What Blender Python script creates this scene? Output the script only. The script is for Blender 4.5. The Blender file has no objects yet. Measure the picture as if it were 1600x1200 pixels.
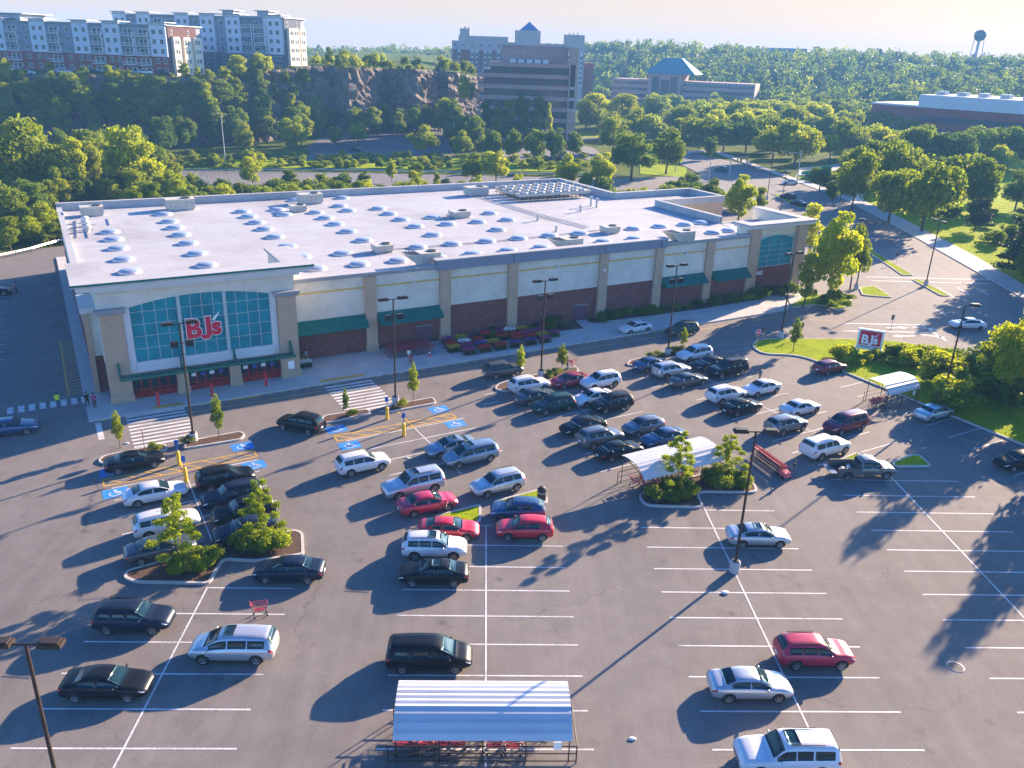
import bpy, math, random, bmesh
import numpy as np
from mathutils import Vector, Matrix
random.seed(7)
C = bpy.context.scene.collection
sc = bpy.context.scene
R = math.radians
# ------------------------------------------------------------------ camera
H = 33.8; FPX = 1293.0
AX = Vector((0.99910553, -0.02810029, 0.0315992))     # camera right
AD = Vector((0.01878775, -0.37447836, -0.92704529))   # camera down
AF = Vector((0.03788346, 0.92680976, -0.37361546))    # camera forward
CAM = Vector((0, 0, H))
def ray(px, py): return AX*(px-800) + AD*(py-600) + AF*FPX
def G(px, py, z=0.0):
    """the ground point (height z) seen at a place in the survey photograph"""
    d = ray(px, py); t = (z-H)/d.z
    return Vector((d.x*t, d.y*t, z))
def W(px, py, dist):
    d = ray(px, py); t = dist/math.hypot(d.x, d.y)
    return CAM + d*t
def top_z(b, ty):
    lo, hi = 0.0, 70.0
    for _ in range(40):
        m = (lo+hi)/2; v = Vector((b.x, b.y, m)) - CAM
        y = 600 + FPX*v.dot(AD)/v.dot(AF)
        if y > ty: lo = m
        else: hi = m
    return lo
TH = R(27.5); CU = math.cos(TH); SU = math.sin(TH)
def UV(u, v, z=0.0): return Vector((u*CU - v*SU, u*SU + v*CU, z))
cam = bpy.data.objects.new('camera', bpy.data.cameras.new('camera')); C.objects.link(cam)
M = Matrix((AX, -AD, -AF)).transposed().to_4x4(); M.translation = CAM
cam.matrix_world = M
cam.data.sensor_width = 36; cam.data.lens = FPX/1600*36
cam.data.clip_end = 6000; cam.data.clip_start = 0.5
sc.camera = cam
# ------------------------------------------------------------------ tagging
def tag(o, label=None, cat=None, group=None, kind=None):
    if label: o['label'] = label
    if cat: o['category'] = cat
    if group: o['group'] = group
    if kind: o['kind'] = kind
    return o
def empty(name, loc=(0, 0, 0), rz=0.0):
    o = bpy.data.objects.new(name, None); C.objects.link(o)
    o.location = loc; o.rotation_euler = (0, 0, rz); o.empty_display_size = 0.3
    return o
def link(name, me, parent=None, loc=None, rz=None, scale=None):
    o = bpy.data.objects.new(name, me); C.objects.link(o)
    if parent is not None: o.parent = parent
    if loc is not None: o.location = loc
    if rz is not None: o.rotation_euler = (0, 0, rz)
    if scale is not None: o.scale = scale
    return o
def copy_tree(o, parent=None):
    c = o.copy(); C.objects.link(c)
    if parent is not None: c.parent = parent
    for ch in kids.get(o.name, ()):
        copy_tree(ch, c)
    return c
kids = {}
def freeze(root):
    """remember the children of a prototype so copies are quick"""
    for ch in root.children:
        kids.setdefault(root.name, []).append(ch); freeze(ch)
# ------------------------------------------------------------------ mesh builder
class MB:
    def __init__(s): s.v = []; s.f = []; s.m = []; s.sm = []
    def face(s, pts, m=0, smooth=False):
        b = len(s.v); s.v += [tuple(p) for p in pts]
        s.f.append(tuple(range(b, b+len(pts)))); s.m.append(m); s.sm.append(smooth)
    def mesh(s, vs, fs, m=0, smooth=False):
        b = len(s.v); s.v += [tuple(p) for p in vs]
        for f in fs: s.f.append(tuple(i+b for i in f)); s.m.append(m); s.sm.append(smooth)
    def box(s, c, d, m=0, rz=0.0, mt=None):
        x, y, z = d[0]/2, d[1]/2, d[2]/2
        vs = [(-x,-y,-z),(x,-y,-z),(x,y,-z),(-x,y,-z),(-x,-y,z),(x,-y,z),(x,y,z),(-x,y,z)]
        cr, sr = math.cos(rz), math.sin(rz)
        vs = [(c[0]+a*cr-b*sr, c[1]+a*sr+b*cr, c[2]+e) for a, b, e in vs]
        fs = [(0,3,2,1),(4,5,6,7),(0,1,5,4),(1,2,6,5),(2,3,7,6),(3,0,4,7)]
        b = len(s.v); s.v += vs
        for i, f in enumerate(fs):
            s.f.append(tuple(k+b for k in f)); s.m.append(mt if (i == 1 and mt is not None) else m); s.sm.append(False)
    def span(s, x0, x1, y0, y1, z0, z1, m=0, mt=None):
        s.box(((x0+x1)/2, (y0+y1)/2, (z0+z1)/2), (abs(x1-x0), abs(y1-y0), abs(z1-z0)), m, 0, mt)
    def prism(s, poly, z0, z1, m=0, mt=None, bottom=True):
        n = len(poly); b = len(s.v)
        s.v += [(p[0], p[1], z0) for p in poly] + [(p[0], p[1], z1) for p in poly]
        for i in range(n):
            j = (i+1) % n; s.f.append((b+i, b+j, b+n+j, b+n+i)); s.m.append(m); s.sm.append(False)
        s.f.append(tuple(range(b+n, b+2*n))); s.m.append(m if mt is None else mt); s.sm.append(False)
        if bottom: s.f.append(tuple(range(b+n-1, b-1, -1))); s.m.append(m); s.sm.append(False)
    def tube(s, p0, p1, r0, r1=None, n=8, m=0, cap=True, smooth=True):
        p0 = Vector(p0); p1 = Vector(p1); r1 = r0 if r1 is None else r1
        d = (p1-p0).normalized(); a = d.orthogonal().normalized(); c = d.cross(a)
        vs = []
        for p, r in ((p0, r0), (p1, r1)):
            for i in range(n):
                t = 2*math.pi*i/n; vs.append(p + a*(r*math.cos(t)) + c*(r*math.sin(t)))
        fs = [(i, (i+1) % n, n+(i+1) % n, n+i) for i in range(n)]
        s.mesh(vs, fs, m, smooth)
        if cap:
            s.mesh(vs[n:], [tuple(range(n))], m); s.mesh(vs[:n], [tuple(range(n-1, -1, -1))], m)
    def lathe(s, prof, c=(0, 0, 0), n=16, m=0, axis='z', smooth=True, sx=1, sy=1):
        vs = []
        for r, z in prof:
            for i in range(n):
                t = 2*math.pi*i/n; a, b = r*math.cos(t)*sx, r*math.sin(t)*sy
                p = (a, b, z) if axis == 'z' else ((a, z, b) if axis == 'y' else (z, a, b))
                vs.append((c[0]+p[0], c[1]+p[1], c[2]+p[2]))
        fs = []
        for k in range(len(prof)-1):
            for i in range(n):
                j = (i+1) % n; f = (k*n+i, k*n+j, (k+1)*n+j, (k+1)*n+i)
                fs.append(f if axis != 'y' else f[::-1])
        s.mesh(vs, fs, m, smooth)
    def build(s, name, mats, parent=None, loc=None, rz=None):
        me = bpy.data.meshes.new(name); me.from_pydata(s.v, [], s.f)
        for mm in (mats if isinstance(mats, (list, tuple)) else [mats]): me.materials.append(mm)
        me.polygons.foreach_set('material_index', s.m); me.polygons.foreach_set('use_smooth', s.sm)
        me.update()
        return link(name, me, parent, loc, rz)
    def data(s, name, mats):
        me = bpy.data.meshes.new(name); me.from_pydata(s.v, [], s.f)
        for mm in (mats if isinstance(mats, (list, tuple)) else [mats]): me.materials.append(mm)
        me.polygons.foreach_set('material_index', s.m); me.polygons.foreach_set('use_smooth', s.sm)
        me.update(); return me
def offset_poly(P, d):
    """polygon moved inward by d (counter-clockwise input)"""
    n = len(P); out = []
    for i in range(n):
        a, b, c = Vector(P[i-1][:2]), Vector(P[i][:2]), Vector(P[(i+1) % n][:2])
        e1 = (b-a).normalized(); e2 = (c-b).normalized()
        n1 = Vector((-e1.y, e1.x)); n2 = Vector((-e2.y, e2.x)); k = n1+n2
        if k.length < 1e-4: out.append(b+n1*d); continue
        k = k.normalized(); out.append(b + k*(d/max(0.45, k.dot(n1))))
    return out
def ccw(P):
    A = sum(P[i-1][0]*P[i][1]-P[i][0]*P[i-1][1] for i in range(len(P)))
    return list(P) if A > 0 else list(P)[::-1]
def rounded(P, r=0.6, k=4):
    P = ccw(P); out = []; n = len(P)
    for i in range(n):
        a, b, c = Vector(P[i-1][:2]), Vector(P[i][:2]), Vector(P[(i+1) % n][:2])
        rr = min(r, (a-b).length*.45, (c-b).length*.45)
        p, q = b+(a-b).normalized()*rr, b+(c-b).normalized()*rr
        for j in range(k+1):
            t = j/k; out.append(p*(1-t)**2 + b*(2*t*(1-t)) + q*t*t)
    return out
# ------------------------------------------------------------------ materials
def _nt(name):
    m = bpy.data.materials.new(name); m.use_nodes = True
    nt = m.node_tree; b = nt.nodes['Principled BSDF']; return m, nt, b
def N(nt, t, **kw):
    n = nt.nodes.new(t)
    for k, v in kw.items(): setattr(n, k, v)
    return n
def noise(nt, scale, detail=4, rough=.6, obj=False, vec=None, dist=0.0):
    n = N(nt, 'ShaderNodeTexNoise'); n.inputs['Scale'].default_value = scale
    n.inputs['Detail'].default_value = detail; n.inputs['Roughness'].default_value = rough
    n.inputs['Distortion'].default_value = dist
    if vec is None:
        tc = N(nt, 'ShaderNodeTexCoord') if obj else N(nt, 'ShaderNodeNewGeometry')
        vec = tc.outputs['Object' if obj else 'Position']
    nt.links.new(vec, n.inputs['Vector']); return n
def ramp(nt, src, stops):
    r = N(nt, 'ShaderNodeValToRGB'); e = r.color_ramp.elements
    while len(e) > 1: e.remove(e[-1])
    for i, (p, c) in enumerate(stops):
        x = e[0] if i == 0 else e.new(p)
        x.position = p; x.color = (c[0], c[1], c[2], 1) if hasattr(c, '__len__') else (c, c, c, 1)
    nt.links.new(src, r.inputs['Fac']); return r
def mix(nt, a, b, fac, mode='MIX'):
    x = N(nt, 'ShaderNodeMix', data_type='RGBA', blend_type=mode)
    for s, v in ((x.inputs[6], a), (x.inputs[7], b), (x.inputs[0], fac)):
        if hasattr(v, 'is_linked') or hasattr(v, 'links'): nt.links.new(v, s)
        elif isinstance(v, (int, float)): s.default_value = v
        else: s.default_value = (v[0], v[1], v[2], 1)
    return x.outputs[2]
def mat(name, col, rough=.8, var=.12, scale=.6, metal=0.0, spec=.3, coat=0.0, obj=False):
    """plain surface whose colour drifts a little over the object"""
    m, nt, b = _nt(name)
    n = noise(nt, scale, 5, .65, obj)
    lo = [max(0, c*(1-var)) for c in col]; hi = [min(1, c*(1+var)) for c in col]
    r = ramp(nt, n.outputs['Fac'], [(.3, lo), (.7, hi)])
    nt.links.new(r.outputs['Color'], b.inputs['Base Color'])
    b.inputs['Roughness'].default_value = rough; b.inputs['Metallic'].default_value = metal
    b.inputs['Specular IOR Level'].default_value = spec; b.inputs['Coat Weight'].default_value = coat
    b.inputs['Coat Roughness'].default_value = .06
    return m
def asphalt_mat(name, base, tint=(1.0, .915, .865)):
    m, nt, b = _nt(name)
    big = noise(nt, .035, 4, .6); mid = noise(nt, .5, 6, .7); fine = noise(nt, 9, 3, .7)
    c1 = ramp(nt, big.outputs['Fac'], [(.3, [base*.86*t for t in tint]), (.7, [base*1.13*t for t in tint])])
    c2 = ramp(nt, mid.outputs['Fac'], [(.28, .84), (.72, 1.12)])
    c3 = ramp(nt, fine.outputs['Fac'], [(.25, .82), (.75, 1.18)])
    c = mix(nt, c1.outputs['Color'], c2.outputs['Color'], 1.0, 'MULTIPLY')
    c = mix(nt, c, c3.outputs['Color'], 1.0, 'MULTIPLY')
    # hairline cracks: edges of large warped cells, only where a second noise lets them show
    geo = N(nt, 'ShaderNodeNewGeometry'); wn = noise(nt, .35, 4, .7)
    add = N(nt, 'ShaderNodeVectorMath', operation='MULTIPLY_ADD')
    nt.links.new(wn.outputs['Color'], add.inputs[0]); add.inputs[1].default_value = (3, 3, 0)
    nt.links.new(geo.outputs['Position'], add.inputs[2])
    vo = N(nt, 'ShaderNodeTexVoronoi', feature='DISTANCE_TO_EDGE'); vo.inputs['Scale'].default_value = .11
    nt.links.new(add.outputs[0], vo.inputs['Vector'])
    cr = ramp(nt, vo.outputs['Distance'], [(.0, 1.0), (.005, .0)])
    gate = noise(nt, .06, 2, .5); gr = ramp(nt, gate.outputs['Fac'], [(.45, 0.0), (.60, .7)])
    f = mix(nt, cr.outputs['Color'], gr.outputs['Color'], 1.0, 'MULTIPLY')
    c = mix(nt, c, (base*.38, base*.38, base*.38), f)
    # faint lengthwise wear where tyres run
    mp = N(nt, 'ShaderNodeVectorMath', operation='MULTIPLY'); nt.links.new(geo.outputs['Position'], mp.inputs[0]); mp.inputs[1].default_value = (.9, .05, 1)
    tw = noise(nt, 1.0, 4, .6, vec=mp.outputs[0]); tr_ = ramp(nt, tw.outputs['Fac'], [(.3, .90), (.7, 1.07)]); c = mix(nt, c, tr_.outputs['Color'], 1.0, 'MULTIPLY')
    # oil spots
    sp = N(nt, 'ShaderNodeTexVoronoi'); sp.inputs['Scale'].default_value = .55
    nt.links.new(geo.outputs['Position'], sp.inputs['Vector'])
    so = ramp(nt, sp.outputs['Distance'], [(.05, .75), (.22, .0)])
    g2 = noise(nt, .16, 3, .6); gg = ramp(nt, g2.outputs['Fac'], [(.50, 0.0), (.62, .95)])
    f2 = mix(nt, so.outputs['Color'], gg.outputs['Color'], 1.0, 'MULTIPLY')
    c = mix(nt, c, (base*.45, base*.43, base*.42), f2)
    nt.links.new(c, b.inputs['Base Color']); b.inputs['Roughness'].default_value = .88
    b.inputs['Specular IOR Level'].default_value = .25
    bp = N(nt, 'ShaderNodeBump'); bp.inputs['Strength'].default_value = .25; bp.inputs['Distance'].default_value = .02
    nt.links.new(fine.outputs['Fac'], bp.inputs['Height']); nt.links.new(bp.outputs[0], b.inputs['Normal'])
    return m
def grass_mat(name, a, b_, c_, s=.25):
    m, nt, b = _nt(name)
    n1 = noise(nt, s, 5, .7); n2 = noise(nt, 3.2, 6, .8)
    r1 = ramp(nt, n1.outputs['Fac'], [(.3, a), (.52, b_), (.72, c_)])
    r2 = ramp(nt, n2.outputs['Fac'], [(.25, .55), (.75, 1.35)])
    c = mix(nt, r1.outputs['Color'], r2.outputs['Color'], 1.0, 'MULTIPLY')
    nt.links.new(c, b.inputs['Base Color']); b.inputs['Roughness'].default_value = 1; b.inputs['Specular IOR Level'].default_value = .05
    bp = N(nt, 'ShaderNodeBump'); bp.inputs['Strength'].default_value = .8; bp.inputs['Distance'].default_value = .25
    nt.links.new(n2.outputs['Fac'], bp.inputs['Height']); nt.links.new(bp.outputs[0], b.inputs['Normal'])
    return m
def leaf_mat(name, dark, light, trans=.4, rnd=.35):
    m, nt, b = _nt(name)
    oi = N(nt, 'ShaderNodeObjectInfo'); n1 = noise(nt, .9, 3, .6, True); n2 = noise(nt, 5, 2, .5, True)
    a = N(nt, 'ShaderNodeMath', operation='MULTIPLY_ADD'); nt.links.new(oi.outputs['Random'], a.inputs[0])
    a.inputs[1].default_value = rnd; nt.links.new(n1.outputs['Fac'], a.inputs[2])
    r = ramp(nt, a.outputs[0], [(.35, dark), (.35+.3+rnd*.8, light)])
    r2 = ramp(nt, n2.outputs['Fac'], [(.3, .7), (.7, 1.25)])
    n3 = noise(nt, .035, 3, .6); r3 = ramp(nt, n3.outputs['Fac'], [(.3, (.62, .75, .8)), (.7, (1.25, 1.15, 1.0))])
    c = mix(nt, r.outputs['Color'], r2.outputs['Color'], 1.0, 'MULTIPLY'); c = mix(nt, c, r3.outputs['Color'], 1.0, 'MULTIPLY')
    nt.links.new(c, b.inputs['Base Color']); b.inputs['Roughness'].default_value = .6; b.inputs['Specular IOR Level'].default_value = .25
    t = N(nt, 'ShaderNodeBsdfTranslucent')
    tcol = mix(nt, c, (1.35, 1.25, .5), 1.0, 'MULTIPLY'); nt.links.new(tcol, t.inputs['Color'])
    ms = N(nt, 'ShaderNodeMixShader'); ms.inputs[0].default_value = trans
    nt.links.new(b.outputs[0], ms.inputs[1]); nt.links.new(t.outputs[0], ms.inputs[2])
    nt.links.new(ms.outputs[0], nt.nodes['Material Output'].inputs['Surface'])
    return m
def glass_mat(name, col=(.02, .035, .04), rough=.05, spec=.6):
    m, nt, b = _nt(name); n = noise(nt, .7, 2, .5)
    r = ramp(nt, n.outputs['Fac'], [(.3, [c*.8 for c in col]), (.7, [c*1.3 for c in col])])
    nt.links.new(r.outputs['Color'], b.inputs['Base Color'])
    b.inputs['Roughness'].default_value = rough; b.inputs['Specular IOR Level'].default_value = spec
    return m
def paint_mat(name, col, metal=.25, rough=.32):
    dark = max(col) < .07
    m, nt, b = _nt(name); n = noise(nt, 1.3, 4, .6, True)
    r = ramp(nt, n.outputs['Fac'], [(.3, [c*.93 for c in col]), (.7, [min(1, c*1.05) for c in col])])
    nt.links.new(r.outputs['Color'], b.inputs['Base Color']); b.inputs['Metallic'].default_value = metal
    b.inputs['Roughness'].default_value = rough; b.inputs['Coat Weight'].default_value = .08 if dark else .45; b.inputs['Coat Roughness'].default_value = .05
    if dark: b.inputs['Specular IOR Level'].default_value = .18
    return m
def wall_mat(name, col, sx, sz, mortar=.55, var=.2, rough=.9):
    """courses of brick or block, in object space, from the wall's own height and length"""
    m, nt, b = _nt(name); tc = N(nt, 'ShaderNodeTexCoord')
    sep = N(nt, 'ShaderNodeSeparateXYZ'); nt.links.new(tc.outputs['Object'], sep.inputs[0])
    ad = N(nt, 'ShaderNodeMath', operation='ADD'); nt.links.new(sep.outputs['X'], ad.inputs[0]); nt.links.new(sep.outputs['Y'], ad.inputs[1])
    cb = N(nt, 'ShaderNodeCombineXYZ'); nt.links.new(ad.outputs[0], cb.inputs['X']); nt.links.new(sep.outputs['Z'], cb.inputs['Y'])
    br = N(nt, 'ShaderNodeTexBrick'); nt.links.new(cb.outputs[0], br.inputs['Vector'])
    br.inputs['Scale'].default_value = 1; br.inputs['Brick Width'].default_value = sx; br.inputs['Row Height'].default_value = sz
    br.inputs['Mortar Size'].default_value = .012
    br.inputs['Color1'].default_value = (*[c*(1-var) for c in col], 1); br.inputs['Color2'].default_value = (*[c*(1+var) for c in col], 1)
    br.inputs['Mortar'].default_value = (*[c*mortar for c in col], 1)
    n = noise(nt, .5, 5, .7); r = ramp(nt, n.outputs['Fac'], [(.3, .85), (.7, 1.1)])
    c = mix(nt, br.outputs['Color'], r.outputs['Color'], 1.0, 'MULTIPLY')
    nt.links.new(c, b.inputs['Base Color']); b.inputs['Roughness'].default_value = rough; b.inputs['Specular IOR Level'].default_value = .2
    return m
def worn(name, col):
    m, nt, b = _nt(name); n1 = noise(nt, 7, 5, .8); n2 = noise(nt, .45, 3, .6); a = N(nt, 'ShaderNodeMath', operation='MULTIPLY_ADD')
    nt.links.new(n2.outputs['Fac'], a.inputs[0]); a.inputs[1].default_value = .6; nt.links.new(n1.outputs['Fac'], a.inputs[2])
    r = ramp(nt, a.outputs[0], [(.70, col), (.84, [c*.82 for c in col]), (.97, [c*.3+.09 for c in col])])
    nt.links.new(r.outputs['Color'], b.inputs['Base Color']); b.inputs['Roughness'].default_value = .75; return m
MT = {}
MT['asphalt'] = asphalt_mat('asphalt', .17)
MT['road'] = asphalt_mat('road_asphalt', .17, (1.0, .96, .95))
MT['oldasphalt'] = asphalt_mat('dark_asphalt', .12, (1, .97, .97))
MT['line'] = worn('white_road_paint', (.64, .64, .66))
MT['yline'] = worn('yellow_road_paint', (.62, .36, .045))
MT['bline'] = mat('blue_road_paint', (.03, .22, .58), .7, .15, 1.4)
MT['conc'] = mat('concrete', (.42, .41, .40), .9, .12, .5)
MT['kerb'] = mat('kerb_concrete', (.46, .43, .40), .9, .15, 1.2)
MT['mulch'] = mat('bark_mulch', (.085, .05, .035), 1, .45, 3)
MT['grass'] = grass_mat('mown_grass', (.19, .28, .006), (.28, .36, .006), (.35, .40, .010))
MT['ground'] = grass_mat('rough_ground', (.045, .075, .010), (.09, .13, .014), (.17, .18, .03), .06)
MT['cream'] = wall_mat('cream_wall_panel', (.63, .59, .50), 1.5, 30, .86, .012, .85)
MT['tan'] = mat('tan_block', (.45, .315, .215), .9, .08, .8)
MT['brick'] = wall_mat('dark_red_block', (.20, .075, .065), .4, .2)
MT['yband'] = mat('ochre_band', (.58, .40, .13), .8, .1, .5)
MT['coping'] = mat('grey_metal_coping', (.27, .29, .32), .5, .08, .5, .3)
def roof_mat(name, col):
    m, nt, b = _nt(name); tc = N(nt, 'ShaderNodeTexCoord'); br = N(nt, 'ShaderNodeTexBrick'); nt.links.new(tc.outputs['Object'], br.inputs['Vector'])
    br.inputs['Scale'].default_value = 1; br.inputs['Brick Width'].default_value = 18; br.inputs['Row Height'].default_value = 3.05; br.inputs['Mortar Size'].default_value = .045
    br.inputs['Color1'].default_value = (*[c*.97 for c in col], 1); br.inputs['Color2'].default_value = (*[c*1.03 for c in col], 1); br.inputs['Mortar'].default_value = (*[c*.80 for c in col], 1)
    n1 = noise(nt, .07, 6, .7, dist=.6); r1 = ramp(nt, n1.outputs['Fac'], [(.32, (.80, .79, .76)), (.50, (.99, .99, .99)), (.75, (1.04, 1.04, 1.05))])
    n2 = noise(nt, .6, 4, .7); r2 = ramp(nt, n2.outputs['Fac'], [(.28, .90), (.6, 1.02)])
    c = mix(nt, mix(nt, br.outputs['Color'], r1.outputs['Color'], 1.0, 'MULTIPLY'), r2.outputs['Color'], 1.0, 'MULTIPLY')
    nt.links.new(c, b.inputs['Base Color']); b.inputs['Roughness'].default_value = .7; b.inputs['Specular IOR Level'].default_value = .2; return m
MT['roofwhite'] = roof_mat('white_roof_membrane', (.405, .405, .42))
MT['trimwhite'] = mat('white_trim', (.58, .58, .58), .7, .05, .5)
MT['awning'] = mat('green_metal_awning', (.012, .15, .12), .45, .12, .8, .2)
MT['teal'] = glass_mat('teal_window_panel', (.003, .215, .26), .35, .22)
MT['mull'] = mat('pale_window_mullion', (.40, .47, .47), .6, .05, 1)
MT['signred'] = mat('red_sign_face', (.62, .015, .05), .45, .06, 1)
MT['signwhite'] = mat('white_sign_face', (.82, .82, .82), .5, .04, 1)
MT['doorred'] = mat('dark_red_door_frame', (.30, .02, .02), .5, .12, 1)
MT['dglass'] = glass_mat('dark_glass', (.018, .025, .03), .08)
MT['black'] = mat('black_metal', (.025, .023, .022), .5, .15, 2, .3)
MT['bronze'] = mat('bronze_pole_paint', (.045, .032, .026), .5, .15, 2, .2)
MT['rubber'] = mat('tyre_rubber', (.018, .018, .019), .85, .2, 5)
MT['rim'] = mat('alloy_rim', (.45, .46, .48), .35, .1, 5, .8)
MT['plastic'] = mat('black_plastic_trim', (.02, .02, .022), .6, .15, 3)
MT['carglass'] = glass_mat('car_glass', (.010, .026, .032), .04, .42)
MT['lamp'] = glass_mat('clear_lamp_glass', (.6, .6, .6), .12, .6)
MT['tail'] = glass_mat('red_lamp_glass', (.42, .012, .015), .15, .5)
MT['plate'] = mat('white_plate', (.75, .75, .75), .6, .05, 4)
MT['galv'] = mat('galvanised_steel', (.38, .39, .40), .45, .15, 3, .6)
MT['tin'] = mat('white_corrugated_sheet', (.52, .54, .57), .4, .06, .7, .2)
MT['hvac'] = mat('beige_metal_casing', (.48, .45, .38), .6, .1, 1.2)
MT['dome'] = mat('milky_skylight_dome', (.27, .34, .45), .4, .08, 1.5, 0, .3)
MT['wood'] = mat('bark', (.10, .07, .05), .95, .3, 3)
MT['cartred'] = mat('red_cart_plastic', (.40, .035, .06), .5, .12, 4)
MT['wire'] = mat('cart_wire', (.30, .24, .25), .4, .15, 4, .6)
MT['yellow'] = mat('safety_yellow_paint', (.75, .42, .03), .5, .1, 2)
MT['red'] = mat('red_bollard_paint', (.60, .02, .04), .5, .1, 2)
MT['signblue'] = mat('blue_sign_face', (.02, .09, .35), .5, .06, 2)
MT['signgreen'] = mat('green_road_sign', (.005, .30, .16), .5, .06, 2)
L_ = {}
L_['a'] = leaf_mat('leaf_mid_green', (.085, .15, .010), (.29, .35, .020), .5)
L_['b'] = leaf_mat('leaf_deep_green', (.05, .11, .012), (.17, .25, .018), .45)
L_['c'] = leaf_mat('leaf_yellow_green', (.17, .25, .010), (.38, .44, .020), .55)
L_['d'] = leaf_mat('leaf_conifer', (.018, .045, .022), (.045, .085, .028), .15)
L_['far'] = leaf_mat('leaf_distant_wood', (.045, .10, .014), (.18, .25, .018), .4)
# ------------------------------------------------------------------ vehicles
def cr(p0, p1, p2, p3, t):
    v = .5*((2*p1)+(-p0+p2)*t+(2*p0-5*p1+4*p2-p3)*t*t+(-p0+3*p1-3*p2+p3)*t**3)
    lo, hi = min(p1, p2), max(p1, p2); return max(lo, min(hi, v))
class Shell:
    """a car body as one lofted surface: station = x, underside, shoulder height, top height, half width, half width at top"""
    def __init__(s, st): s.st = sorted(st, key=lambda a: a[0])
    def at(s, x):
        st = s.st
        if x <= st[0][0]: return st[0][1:]
        if x >= st[-1][0]: return st[-1][1:]
        for i in range(len(st)-1):
            if st[i][0] <= x <= st[i+1][0]:
                t = (x-st[i][0])/(st[i+1][0]-st[i][0]); a = st[max(0, i-1)]; d = st[min(len(st)-1, i+2)]
                return [cr(a[k], st[i][k], st[i+1][k], d[k], t) for k in range(1, 6)]
    def ring(s, x):
        zl, zs, zt, w, wt = s.at(x); e = w*.945
        return [(0, zl), (w*.86, zl), (w*.975, zl+.09), (w, zl+(zs-zl)*.55), (w*.99, zs-.03), (e, zs+.015),
                (wt+(e-wt)*.06, zs+.015+(zt-zs-.015)*.84), (wt*.84, zt-.014), (wt*.42, zt), (0, zt+.006)]
    def P(s, x, k, side=1):
        r = s.ring(x); i = min(int(k), 8); t = k-i
        return Vector((x, side*(r[i][0]*(1-t)+r[i+1][0]*t), r[i][1]*(1-t)+r[i+1][1]*t))
    def body(s, mb, m=0):
        xs = []
        for i in range(len(s.st)-1):
            a, b = s.st[i][0], s.st[i+1][0]; n = max(1, int((b-a)/.16))
            xs += [a+(b-a)*j/n for j in range(n)]
        xs.append(s.st[-1][0]); K = 10; vs = []; fs = []
        for x in xs:
            r = s.ring(x); full = [(x, -y, z) for y, z in r] + [(x, y, z) for y, z in r[-2:0:-1]]; vs += full
        n = 2*K-2
        for i in range(len(xs)-1):
            for j in range(n):
                fs.append((i*n+j, (i+1)*n+j, (i+1)*n+(j+1) % n, i*n+(j+1) % n))
        fs.append(tuple(range(n))); fs.append(tuple(range((len(xs)-1)*n+n-1, (len(xs)-1)*n-1, -1)))
        mb.mesh(vs, fs, m, True)
    def patch(s, mb, f, nu, nv, off=.012, m=0):
        """f(a,b)->(x,k,side); a thin solid pane laid on the body"""
        g = [[s.P(*f(i/nu, j/nv)) for j in range(nv+1)] for i in range(nu+1)]
        cen = Vector((0, 0, .7)); top = []; bot = []
        for i in range(nu+1):
            for j in range(nv+1):
                du = g[min(i+1, nu)][j]-g[max(i-1, 0)][j]; dv = g[i][min(j+1, nv)]-g[i][max(j-1, 0)]
                nn = du.cross(dv); nn = nn.normalized() if nn.length > 1e-9 else Vector((0, 0, 1))
                if nn.dot(g[i][j]-Vector((g[i][j].x*.8, 0, .5))) < 0: nn = -nn
                top.append(g[i][j]+nn*off); bot.append(g[i][j]-nn*.01)
        fs = []; q = nv+1; L = len(top)
        for i in range(nu):
            for j in range(nv): fs.append((i*q+j, (i+1)*q+j, (i+1)*q+j+1, i*q+j+1))
        ed = [(i*q, (i+1)*q) for i in range(nu)]+[((i+1)*q+nv, i*q+nv) for i in range(nu)]+[(j+1, j) for j in range(nv)]+[(nu*q+j, nu*q+j+1) for j in range(nv)]
        for a, b in ed: fs.append((a, b, L+b, L+a))
        mb.mesh(top+bot, fs, m, True)
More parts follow.
